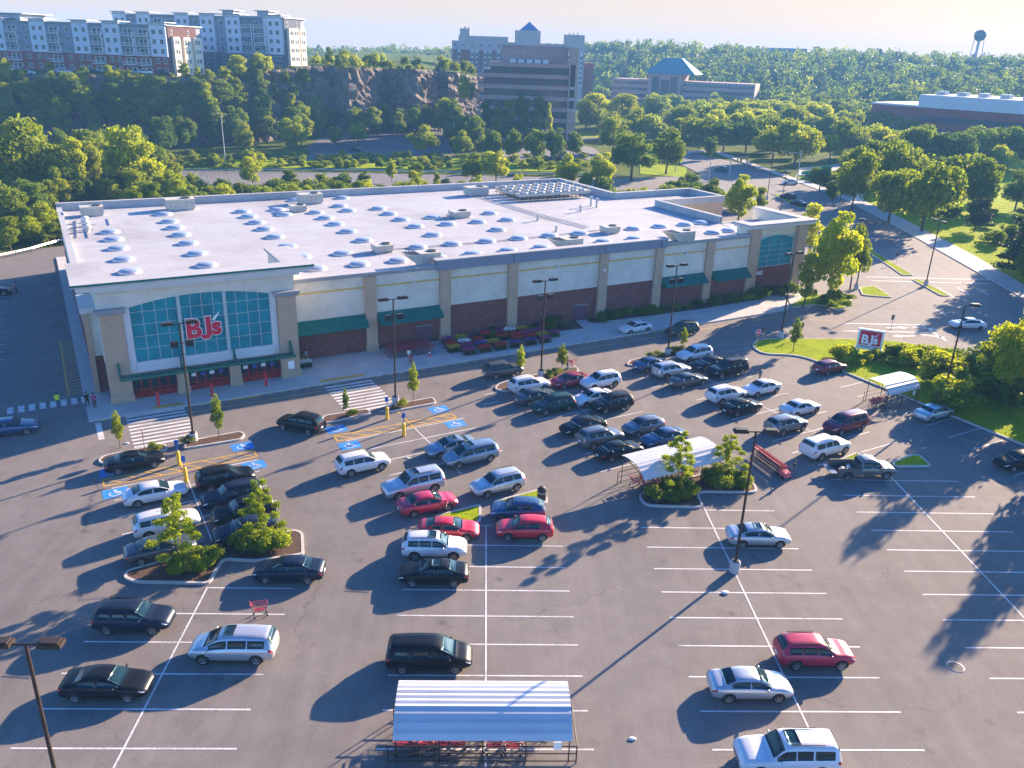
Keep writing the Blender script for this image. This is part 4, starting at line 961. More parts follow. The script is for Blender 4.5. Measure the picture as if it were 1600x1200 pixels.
def letters(parent, x, y, z, scale, face, edge):
    """the store's lettering: heavy B J and small s with a comet for the apostrophe; faces -y"""
    for s, dx, dz, sz, oz in (('B', 0, 0, 2.95, .11), ('J', 1.66, -.2, 1, 0), ('s', 2.72, .12, 2.75, .10)):
        for m, e, off, yy in ((edge, .05, oz+.09, .0), (face, .05, oz, -.06)):
            if m is None: continue
            o = link('letter', j_data(off-oz, e, m) if s == 'J' else text_data(s, sz, e, off, m), parent, (x+dx*scale, y+yy*max(1, scale), z+dz*scale))
            o.rotation_euler = (R(90), 0, 0); o.scale = (scale*.98, scale, scale)
    b = MB(); q = [(2.86, 1.72), (3.02, 2.02), (3.42, 2.36), (3.74, 2.66), (3.52, 2.22), (3.24, 1.84), (3.04, 1.66)]
    for yy, m in ((-.10, 0),):
        P = [(x+a*scale, y+yy*scale, z+c*scale) for a, c in q]; P2 = [(p[0], y-.002, p[2]) for p in P]
        b.face(P, m); b.face(P2[::-1], m)
        for i in range(len(P)): j = (i+1) % len(P); b.face([P[i], P2[i], P2[j], P[j]], m)
    b.build('comet_mark', [edge or face], parent)
WS = empty('wall_sign', (0, 0, 0)); WS.parent = ST
letters(WS, 10.55, FR-.10, 5.95, .92, MT['signred'], MT['signwhite'])
# ---- right end tower
T0, T1 = 91.0, 102.6
def f(b):
    b.span(T0+1.9, T1-1.9, V0+.3, V0+.7, 9.12, 10.6, 0)
    b.span(T0+1.9, T1-1.9, V0+.25, V0+.7, 0, 4.3, 1)
    b.span(T1-.5, T1, V0+.7, 100, 4.3, 10.6, 0); b.span(T1-.5, T1+.03, V0+.7, 100, 0, 4.3, 1)
    b.span(T0, T0+.4, V0+.6, 92, 9.2, 10.6, 0); b.span(94.2, T1-.5, 98.6, 99, 0, 9.4, 0)
sp('end_tower', [MT['cream'], MT['brick']], f)
sp('end_tower_roof', [MT['roofwhite']], lambda b: b.prism([(T0, V0+.7), (T1-.5, V0+.7), (T1-.5, 98.6), (94.0, 98.6)], 9.0, 9.28))
for a in (T0, T1-1.9): sp('pillar', [MT['tan']], lambda b, a=a: b.span(a, a+1.9, V0-.35, V0+.7, 0, 10.55))
def f(b):
    y = V0+.42; b.span(T0+2.12, T1-2.12, y, y+.1, 4.4, 8.35, 0)
    pts = [(T0+2.12+(7.36*k/12), 8.35+.72*(1-((k-6)/6)**2)) for k in range(13)]
    b.face([(p[0], y, p[1]) for p in pts][::-1], 0)
W2 = sp('arched_window', [MT['teal']], f)
def f(b):
    y = V0+.42
    for k in (2, 4): x = T0+2.12+7.36*k/6; b.span(x-.025, x+.025, y-.03, y, 4.4, 8.35+.72*(1-((k-3)/3)**2))
    for z in (5.2, 6.0, 6.8, 7.6): b.span(T0+2.12, T1-2.12, y-.05, y, z-.03, z+.03)
    b.span(T0+1.9, T0+2.12, y-.1, y+.2, 4.42, 9.12); b.span(T1-2.12, T1-1.9, y-.1, y+.2, 4.42, 9.12); b.span(T0+1.9, T1-1.9, y-.12, y+.2, 4.3, 4.42)
    for k in range(12):
        a, c = pts_[k], pts_[k+1]; b.mesh([(a[0], y-.02, a[1]), (c[0], y-.02, c[1]), (c[0], y-.02, 9.12), (a[0], y-.02, 9.12)], [(0, 1, 2, 3)])
pts_ = [(T0+2.12+(7.36*k/12), 8.35+.72*(1-((k-6)/6)**2)) for k in range(13)]
sp('mullion', [MT['mull']], f, W2)
def f(b):
    for (x0, x1, y0, y1) in ((89.6, 103.7, 87.9, 89.9), (101.9, 103.7, 89.9, 100.2), (89.6, 91.4, 89.9, 91.6)):
        b.span(x0, x1, y0, y1, 11.0, 11.25, 0); b.span(x0+.3, x1-.3, y0+.3, y1, 10.55, 11.0, 1)
sp('eave', [MT['roofwhite'], MT['trimwhite']], f)
o = link('house_number', text_data('662', .85, .03, .02, MT['signwhite']), ST, (93.5, V0+.22, 3.2)); o.rotation_euler = (R(90), 0, 0)
# ------------------------------------------------------------------ quarry cliff, plateau and far hills
def lerp_tab(T, x):
    if x <= T[0][0]: return T[0][1]
    for (a, p), (b_, q) in zip(T, T[1:]):
        if x <= b_: return p+(q-p)*(x-a)/(b_-a)
    return T[-1][1]
CL = [(-260, 118, 315), (0, 117, 322), (60, 116, 322), (130, 116, 321), (200, 119, 322), (270, 121, 323), (330, 121, 325), (375, 117, 335), (420, 110, 343), (462, 106, 349), (482, 103, 354), (520, 104, 360), (545, 106, 355), (556, 106, 357), (576, 107, 374), (598, 107, 394), (612, 107, 389), (636, 108, 381), (648, 108, 382), (664, 109, 396), (684, 110, 412), (702, 112, 405), (712, 113, 407), (726, 116, 424), (740, 120, 440), (755, 118, 458)]
edge = [W(*q) for q in CL]
def densify(P, step):
    out = []
    for a, c in zip(P, P[1:]):
        n = max(1, int((c-a).length/step)); out += [a+(c-a)*(i/n) for i in range(n)]
    return out+[P[-1]]
rd = random.Random(11)
E_ = densify(edge, 1.6); rows = 15; vs = []; n = len(E_)
nz = lambda x, y, s: math.sin(x*s*1.3+y*s*.7+math.sin(y*s*2.1)*1.7)*.5+math.sin(x*s*2.9-y*s*1.9)*.3+math.sin(x*s*5.3+y*s*4.1)*.2
for k in range(rows+1):
    t = k/rows
    for i, p in enumerate(E_):
        nx = E_[min(i+1, n-1)]-E_[max(i-1, 0)]; nn = Vector((nx.y, -nx.x, 0)).normalized()
        steep = 2.2 if p.x > -75 else 9.0
        out = t*steep + (2.6*abs(nz(i*.9, k*2.2, .35)) + 1.5*nz(i*2.1, k*.6, .6) + rd.uniform(-.5, .5))*(1 if 0 < k else .25)
        z = p.z*(1-t)-.3*t
        vs.append((p.x+nn.x*out, p.y+nn.y*out, z+(0 if k in (0, rows) else rd.uniform(-.4, .4))))
fs = [(k*n+i, (k+1)*n+i, (k+1)*n+i+1, k*n+i+1) for k in range(rows) for i in range(n-1)]
m, nt, bs = _nt('quarry_rock'); n1 = noise(nt, .25, 6, .75); n2 = noise(nt, 1.6, 6, .8)
r1 = ramp(nt, n1.outputs['Fac'], [(.3, (.07, .06, .06)), (.5, (.17, .13, .11)), (.66, (.32, .245, .195))]); r2 = ramp(nt, n2.outputs['Fac'], [(.3, .5), (.7, 1.3)])
gq = N(nt, 'ShaderNodeNewGeometry'); mp = N(nt, 'ShaderNodeVectorMath', operation='MULTIPLY'); nt.links.new(gq.outputs['Position'], mp.inputs[0]); mp.inputs[1].default_value = (1, 1, .16)
n3 = noise(nt, .55, 5, .75, vec=mp.outputs[0]); r3 = ramp(nt, n3.outputs['Fac'], [(.36, .35), (.46, 1.0), (.7, 1.15)])
bp = N(nt, 'ShaderNodeBump'); bp.inputs['Strength'].default_value = 1; bp.inputs['Distance'].default_value = 1.6; nt.links.new(n3.outputs['Fac'], bp.inputs['Height']); nt.links.new(bp.outputs[0], bs.inputs['Normal'])
nt.links.new(mix(nt, mix(nt, r1.outputs['Color'], r2.outputs['Color'], 1.0, 'MULTIPLY'), r3.outputs['Color'], 1.0, 'MULTIPLY'), bs.inputs['Base Color']); bs.inputs['Roughness'].default_value = .95
b = MB(); b.mesh(vs, fs); struct(b.build('quarry_cliff', m))
back = [Vector((p.x, p.y+2, p.z)) for p in edge]
P = [(p.x, p.y) for p in edge]+[(40, 470), (60, 640), (-40, 800), (-420, 800), (-520, 315)]
b = MB(); vs = [(*p[:2], e.z-.02) for p, e in zip(P, edge)]
# plateau: triangulated strip from the rim back to a far line
far_ = [Vector((p.x*1.5-20, 860 if p.x > -200 else 740, p.z+3)) for p in edge]
mid_ = [e+(f_-e)*.12 for e, f_ in zip(edge, far_)]
N_ = len(edge); vs = [tuple(e) for e in edge]+[(q.x, q.y, q.z-.4) for q in mid_]+[tuple(q) for q in far_]
fs = [(k*N_+i, k*N_+i+1, (k+1)*N_+i+1, (k+1)*N_+i) for k in (0, 1) for i in range(N_-1)]
b.mesh(vs, fs); struct(b.build('plateau_ground', MT['ground']))
sheet_z = lambda q, dz: (q.x, q.y, q.z+dz)
# far hills: skyline heights as seen, wood on top
SKY = [(-400, 60), (0, 62), (300, 72), (480, 80), (560, 81), (600, 77), (660, 79), (700, 79), (760, 82), (920, 70), (1000, 69), (1060, 72), (1130, 76), (1180, 79), (1300, 81), (1400, 85), (1470, 90), (1560, 90), (1620, 93), (1900, 104), (2300, 120)]
def hill_pt(px_, t):
    """t=0 foot of the hill, t=1 skyline; returns a ground point"""
    d1 = 960+40*math.sin(px_*.01); d0 = lerp_tab([(300, 700), (700, 620), (900, 640), (1200, 560), (1500, 500), (2000, 430)], px_)
    top = W(px_, lerp_tab(SKY, px_), d1); zt = top.z-9
    d = d0+(d1-d0)*t; q = W(px_, 200, d); s = t*t*(3-2*t)
    return Vector((q.x, q.y, max(-.05, zt*s)))
cols = list(range(-900, 2700, 40)); NT = 14; vs = []
for t in range(NT+3):
    for c_ in cols:
        if t <= NT: p = hill_pt(c_, t/NT)
        else: p = hill_pt(c_, 1); q = W(c_, 200, 960+(t-NT)*500); p = Vector((q.x, q.y, p.z-4*(t-NT)))
        vs.append(tuple(p))
nc = len(cols); b = MB(); b.mesh(vs, [(k*nc+i, k*nc+i+1, (k+1)*nc+i+1, (k+1)*nc+i) for k in range(NT+2) for i in range(nc-1)], 0, True)
struct(b.build('hills', MT['ground']))
rg = np.random.default_rng(5); LV, LF, LM = [], [], []; off = 0
def far_crown(p, h, w, nq, sd, sz):
    global off
    rdd = random.Random(sd); lb = [(p.x, p.y, p.z+h*.55, w*.6, w*.6, h*.42)]
    for i in range(6):
        a = rdd.random()*6.28; lb.append((p.x+w*.55*math.cos(a), p.y+w*.55*math.sin(a), p.z+h*rdd.uniform(.35, .85), w*.45, w*.45, h*.22))
    v, f = leaves(lb, nq, sz, sd, .6); LV.append(v); LF.append(f+off); off += len(v); LM.extend([rdd.choice((0, 0, 0, 0, 1, 1, 2, 3))]*len(f))
rd = random.Random(3)
for i in range(2300):
    c_ = rd.uniform(420, 1720); t = rd.random()**.8
    if 690 < c_ < 925 and t < .5: continue
    p = hill_pt(c_, t)
    if c_ < 700 and t < .55: continue
    if 940 < c_ < 1190 and t < .2: continue
    if c_ > 1350 and t < .14: continue
    h = rd.uniform(7, 16)*(1 if t < .97 else .75); far_crown(p, h, rd.uniform(3, 7.5), 60 if t > .4 else 95, i, 2.3)
me = bpy.data.meshes.new('distant_wood'); me.from_pydata(np.concatenate(LV).tolist(), [], np.concatenate(LF).tolist()); [me.materials.append(L_[k]) for k in ('far', 'b', 'a', 'd')]; me.polygons.foreach_set('material_index', LM); me.update()
o = link('distant_wood', me); tag(o, 'distant hazy green wood covering the hills below the skyline', 'wood', kind='stuff'); del LV, LF
# ------------------------------------------------------------------ far buildings
UN = MB(); UN.span(-.5, .5, -.04, .04, -.5, .5, 1); UN.span(-.42, .42, -.06, -.04, -.44, .44, 0); UN.span(-.03, .03, -.075, -.06, -.44, .44, 1)
MT['winframe'] = mat('pale_window_frame', (.60, .62, .63), .6, .05, 1); MT['farglass'] = glass_mat('far_window_glass', (.02, .045, .055), .12, .35)
WIN = UN.data('window', [MT['farglass'], MT['winframe']])
def bld(name, p0, p1, label, cat='building'):
    """local x runs along the front from p0 to p1, y goes back"""
    d = p1-p0; o = empty(name, (p0.x, p0.y, min(p0.z, p1.z)), math.atan2(d.y, d.x)); tag(o, label, cat); return o, math.hypot(d.x, d.y)
def window(root, x, z, w, h, y=-.02, side=None):
    o = link('window', WIN, root, (x, y, z), 0, (w, 1, h))
    if side is not None: o.location = (side, x, z); o.rotation_euler = (0, 0, R(90))
    return o
MT['siding'] = mat('pale_blue_siding', (.52, .56, .62), .8, .05, .3); MT['siding2'] = mat('grey_siding', (.21, .24, .29), .8, .06, .3); MT['siding3'] = mat('slate_siding', (.12, .17, .23), .8, .08, .3)
MT['aptbrick'] = mat('apartment_red_brick', (.22, .06, .05), .9, .15, .6); MT['aptdark'] = mat('apartment_slate_brick', (.09, .10, .14), .9, .12, .6); MT['endcream'] = mat('cream_end_wall', (.62, .54, .45), .85, .06, .3)
MT['officebrick'] = mat('office_brick', (.36, .23, .21), .9, .12, .5); MT['hotelstone'] = mat('hotel_pale_stone', (.38, .33, .34), .85, .06, .3); MT['tealroof'] = mat('teal_metal_roof', (.02, .22, .27), .5, .1, .2, .2)
def apartments(name, p0, p1, depth, storeys, label, low, mods, end_low):
    root, L = bld(name, p0, p1, label, 'apartment block'); FH = 3.15; HT = storeys*FH+.6
    b = MB(); b.span(0, L, .1, depth, -3, HT, 0); b.span(0, L, .04, depth-.1, -3.2, 2*FH, 1)
    b.build('wall', [MT['siding2'], low], root)
    x = 0; i = 0; w0 = 0
    while x < L-3:
        kind = mods[i % len(mods)]; i += 1; wd = dict(b=6.0, w=6.6, d=5.2)[kind]; wd = min(wd, L-x); xm = x+wd/2
        if kind == 'w':
            q = MB(); z0 = 0 if i % 3 == 0 else 2*FH; q.span(x, x+wd, -.8, .1, z0, HT+.9, 0); q.build('bay', [MT['siding']], root)
            q = MB(); q.span(x-.7, x+wd+.7, -1.7, 5, HT+.9, HT+1.15, 0); q.build('eave', [MT['coping']], root)
            for s in range(storeys):
                for dx in (-1.5, 1.5): window(root, xm+dx, s*FH+1.7, 1.5, 1.7, -.82 if s*FH >= z0 else .02)
        elif kind == 'b':
            for s in range(storeys):
                q = MB(); z = s*FH+.05; q.span(x+.5, x+wd-.5, -1.5, .1, z-.1, z+.1, 0)
                for k in range(14): xx = x+.5+(wd-1)*k/13; q.span(xx-.03, xx+.03, -1.5, -1.44, z+.1, z+1.0, 0)
                q.span(x+.5, x+wd-.5, -1.52, -1.42, z+1.0, z+1.12, 0); q.build('balcony', [MT['trimwhite']], root)
                window(root, xm, s*FH+1.35, wd-1.9, 2.2, .02)
            for xx in (x+.5, x+wd-.5): q = MB(); q.span(xx-.14, xx+.14, -1.55, -1.25, 2*FH, HT-FH+.9, 0); q.build('balcony_post', [MT['trimwhite']], root)
        else:
            for s in range(storeys): window(root, xm, s*FH+1.6, 1.7, 1.7, .02)
        x += wd
    b = MB(); b.span(-.8, L+.8, -.9, depth+.6, HT, HT+.3, 0); b.build('roof', [MT['coping']], root)
    # sunlit end wall
    b = MB(); b.span(L, L+.5, 1.5, depth, -3.2, (storeys-1)*FH, 0); b.span(L, L+.3, .1, depth-3, -3, HT-.1, 1)
    for y in (3.6, depth*.48, depth*.8): b.span(L+.5, L+1.3, y-1.9, y+1.9, -3.2, (storeys-1)*FH+.3, 0)
    b.build('end_wall', [MT['endcream'], end_low], root)
    for s in range(storeys-1):
        for y in (3.0, 4.4, depth*.48-.8, depth*.48+.8, depth*.8-.8, depth*.8+.8): window(root, y, s*FH+1.7, 1.1, 1.6, 0, L+1.33)
    for y in (2.2, depth*.6): window(root, y, (storeys-1)*FH+1.7, 1.2, 1.6, 0, L+.33)
    return root, L, HT
pa0, pa1 = W(-90, 103, 398), W(268, 118, 334)
A_, LA, HA = apartments('apartment_block', pa0, pa1, 20, 5, 'long five storey apartment block with dark red brick base and sunlit cream end wall', MT['aptbrick'], 'bwbbwbdwbdw', mat('brown_top_panel', (.10, .045, .04), .9, .1, .5))
b = MB(); b.span(10, 34, 5, 18, HA+.3, HA+2.6, 0); b.span(8.5, 36, 4, 19.5, HA+2.6, HA+2.9, 0); b.build('roof_penthouse', [MT['coping']], A_)
pb0, pb1 = W(188, 101, 408), W(447, 103, 360)
B_, LB, HB = apartments('apartment_block', pb0, pb1, 15, 6, 'tall slate blue apartment block standing on the cliff edge behind the red brick one', MT['aptdark'], 'wdwbbwd', MT['aptdark'])
for x in (LB-14, LB-30): b = MB(); b.span(x, x+5, 4, 9, HB+.3, HB+2.4, 0); b.span(x-1, x+6, 3, 10, HB+2.4, HB+2.7, 0); b.build('roof_penthouse', [MT['coping']], B_)
b = MB(); b.span(LB-9, LB-.2, -.3, .1, 3*3.15, HB, 0); b.build('bay', [MT['siding']], B_)
b = MB(); b.span(LB-19, LB-9, -.5, .1, -3, HB+.5, 0); b.build('bay', [MT['siding3']], B_)
for s in range(6):
    window(B_, LB-4.5, s*3.15+1.7, 1.5, 1.7, -.34 if s > 2 else 0); window(B_, LB-12, s*3.15+1.7, 2.4, 1.7, -.54); window(B_, LB-17, s*3.15+1.7, 1.2, 1.7, -.54)
# brick office with banded floors
po0, po1 = W(764, 205, 345), W(884, 208, 345); po0.z = po1.z = 0
O_, LO = bld('office_building', po0, po1, 'brown brick office building with dark ribbon windows and a tall stair tower', 'office building')
FO = 4.05; D_ = 30
b = MB(); b.span(0, LO, .6, D_, 0, 7*FO, 0); b.build('window_band', [MT['farglass']], O_)
for s in range(8):
    b = MB(); x0 = -3.5-s*.25 if s < 7 else -1
    b.span(x0, LO+.2, 0, D_+.4, s*FO-.4 if s else 0, s*FO+1.15, 0); b.build('brick_band', [MT['officebrick']], O_)
for k in range(14): b = MB(); b.span(.6+k*(LO-1.2)/13-.08, .6+k*(LO-1.2)/13+.08, .45, .7, 0, 7*FO, 0); b.build('mullion', [MT['black']], O_)
b = MB(); b.span(-2.5, .0, 3, D_, 0, 6.6*FO, 0); b.build('side_bay', [MT['farglass']], O_)
b = MB(); b.span(LO*.13, LO-.5, 6, D_-3, 7*FO+1.1, 7*FO+7.0, 0); b.span(LO*.13-.3, LO-.2, 5.7, D_-2.7, 7*FO+7.0, 7*FO+7.5, 0); b.build('plant_storey', [MT['officebrick']], O_)
for k in range(4): b = MB(); b.lathe([(.7, 0), (.55, .2), (0, .3)], (LO*.2+k*LO*.22, 5.95, 7*FO+5.2), n=10, axis='y'); b.build('round_vent', [MT['trimwhite']], O_)
b = MB(); b.span(LO, LO+3.4, -.6, 8, 0, 7*FO+7.2, 0); b.span(LO+.6, LO+2.4, -.75, -.6, 3*FO, 7*FO+1, 1); b.build('stair_tower', [mat('tower_tan_brick', (.38, .27, .21), .9, .1, .5), MT['black']], O_)
for s in range(1, 6): b = MB(); b.span(LO+.4, LO+3.0, -.95, -.75, s*FO, s*FO+1.1, 0); b.build('tower_band', [MT['hotelstone']], O_)
for k in range(5): b = MB(); b.span(LO*.25+k*3.2, LO*.25+k*3.2+2.2, 2, 4, 7*FO+1.15, 7*FO+2.4, 0); b.build('roof_equipment', [MT['trimwhite']], O_)
# hotel behind it
ph0, ph1 = W(706, 118, 560), W(912, 118, 560); ph0.z = ph1.z = 14
Hh, LH = bld('hotel_building', ph0, ph1, 'wide pale hotel with many window strips and a small blue pyramid roof', 'hotel')
HZ = 24.5
b = MB(); b.span(0, LH, 0, 20, -14, HZ, 0); b.span(.3, LH-.3, -.06, 0, -14, HZ-5.2, 1); b.span(LH*.05+.3, LH*.42-.3, -2.06, -2, -14, HZ-5.2, 1); b.span(LH*.47+.3, LH*.66-.3, -3.06, -3, -14, HZ-3, 1); b.span(LH*.05, LH*.42, -2, 0, -14, HZ+3, 0); b.span(LH*.06, LH*.135, -2.5, 2, HZ, HZ+7, 0); b.span(LH*.47, LH*.66, -3, 8, -14, HZ+7, 0); b.span(LH*.84, LH*.99, -1.2, 10, -14, HZ+5.5, 0); b.build('wall', [MT['hotelstone'], mat('hotel_mauve_brick', (.22, .13, .14), .9, .1, .5)], Hh)
nw = 0
for k in range(30):
    x = LH*(k+.7)/30.5; y = -.1
    if .05 < x/LH < .42: y = -2.1
    if .47 < x/LH < .66: y = -3.1
    if .84 < x/LH < .99: y = -1.3
    q = MB(); q.span(x-.62, x+.62, y, y+.05, 0, HZ-5, 0)
    for z in range(1, 7): q.span(x-.55, x+.55, y-.05, y, z*2.9-1.6, z*2.9+.2, 1)
    q.build('window_strip', [MT['trimwhite'] if k % 3 else MT['aptbrick'], MT['farglass']], Hh)
    if k % 2 == 0: window(Hh, x, HZ-2.4, 1.5, 2.2, y-.03)
for (a, c, y) in ((.065, .13, -2.55), (.60, .655, -3.05), (.70, .80, -.05)): q = MB(); q.span(LH*a, LH*c, y-.1, y, -4, HZ-5, 0); q.build('brick_panel', [MT['aptbrick']], Hh)
q = MB(); cx, w_ = LH*.575, LH*.07; z = HZ+7.2
q.mesh([(cx-w_, -3, z), (cx+w_, -3, z), (cx+w_, 6, z), (cx-w_, 6, z), (cx, 1.5, z+5.0)], [(0, 1, 4), (1, 2, 4), (2, 3, 4), (3, 0, 4)]); q.build('pyramid_roof', [mat('blue_glass_roof', (.03, .16, .36), .3, .1, .3, .2)], Hh)
for a in (.09, .1, .12, .88, .91, .94): q = MB(); q.tube((LH*a, 3, HZ+5), (LH*a, 3, HZ+(8.2 if a < .2 else 6.8)), .3, n=6); q.build('chimney', [MT['black']], Hh)
q = MB(); q.span(LH*.99, LH*1.08, 6, 20, -14, 14, 0); q.build('brick_wing', [MT['aptbrick']], Hh)
# teal roofed office far off
pt0, pt1 = W(955, 150, 645), W(1178, 152, 625); pt0.z = pt1.z = 0
Tt, LT = bld('office_building', pt0, pt1, 'long low brick office far off with a big teal hipped roof in its middle', 'office building')
b = MB(); b.span(0, LT, 0, 25, 0, 17.5, 0); b.span(LT*.27, LT*.50, -4, 22, 0, 22, 0); b.build('wall', [MT['officebrick']], Tt)
for s in range(4):
    for (a, c) in ((.01, .26), (.51, .99)): b = MB(); b.span(LT*a, LT*c, -.1, 0, s*4.2+1.6, s*4.2+3.4, 0); b.build('window_band', [MT['farglass']], Tt)
for k in range(16): window(Tt, LT*(.55+.44*k/16), 15.7, 2, 1.8, -.14)
b = MB(); b.span(LT*.30, LT*.35, -4.2, -4, 2, 20, 0); b.span(LT*.43, LT*.48, -4.2, -4, 2, 20, 0); b.span(LT*.36, LT*.42, -4.2, -4, 4, 18, 0); b.build('window_band', [MT['farglass']], Tt)
b = MB(); x0, x1 = LT*.24, LT*.60
b.mesh([(x0, -6, 22), (x1, -6, 22), (x1, 24, 22), (x0, 24, 22), (x0+11, 6, 32.5), (x1-13, 6, 32.5), (x1-13, 12, 32.5), (x0+11, 12, 32.5)], [(0, 1, 5, 4), (1, 2, 6, 5), (2, 3, 7, 6), (3, 0, 4, 7), (4, 5, 6, 7), (3, 2, 1, 0)]); b.build('hipped_roof', [MT['tealroof']], Tt)
# low brick building on the right
pr0, pr1 = W(1358, 190, 455), W(1700, 200, 420); pr0.z = pr1.z = 0
Rr, LR = bld('brick_building', pr0, pr1, 'low red brick building with a white roof band beyond the trees on the right', 'building')
b = MB(); b.span(0, LR, 0, 40, 0, 15.5, 0); b.build('wall', [MT['aptbrick']], Rr)
b = MB(); b.span(LR*.24, LR, -.3, 40, 15.5, 21.0, 0); b.span(-.4, LR*.24, -.4, 40, 15.5, 16.3, 0); b.build('roof_band', [mat('pale_grey_cladding', (.55, .56, .58), .7, .05, .2)], Rr)
for s in range(2): b = MB(); b.span(LR*.26, LR*.99, -.15, 0, 3.5+s*6, 6+s*6, 0); b.build('window_band', [MT['farglass']], Rr)
for k in range(6): b = MB(); b.box((LR*(.3+.1*k), 10, 21.8), (4, 4, 1.8)); b.build('roof_unit', [MT['galv']], Rr)
# flat block on the skyline
ps0, ps1 = W(1174, 80, 985), W(1292, 82, 985); ps0.z = ps1.z = 36
K_, LK = bld('hilltop_building', ps0, ps1, 'flat grey building on the hilltop breaking the far skyline', 'building')
b = MB(); b.span(0, LK, 0, 30, -12, 6.2, 0); b.span(LK*.18, LK*.74, 2, 28, 6.2, 9.2, 0); b.build('wall', [MT['siding3']], K_)
for s in range(2): b = MB(); b.span(1, LK-1, -.1, 0, s*3.6-2, s*3.6-.2, 0); b.build('window_band', [MT['farglass']], K_)
# water tower
g = W(1522.5, 96, 900); wt = empty('water_tower', (g.x, g.y, g.z-14)); tag(wt, 'dark green water tower on thin legs rising above the far hill', 'water tower'); zt = 14
q = MB(); q.lathe([(0, zt+16.2), (1.2, zt+16.6), (3.6, zt+18), (4.9, zt+20.2), (5, zt+23), (4.4, zt+24.6), (2.6, zt+25.8), (0, zt+26.2)], n=20); q.build('tank', [mat('dark_green_tank', (.008, .055, .06), .5, .1, .3)], wt)
q = MB(); q.tube((0, 0, 0), (0, 0, zt+17), 1.1, n=10); q.build('riser', [MT['coping']], wt)
for k in range(6): a = k*1.047; q = MB(); q.tube((6.5*math.cos(a), 6.5*math.sin(a), 0), (4.4*math.cos(a), 4.4*math.sin(a), zt+19), .28, n=5); q.build('leg', [MT['coping']], wt)
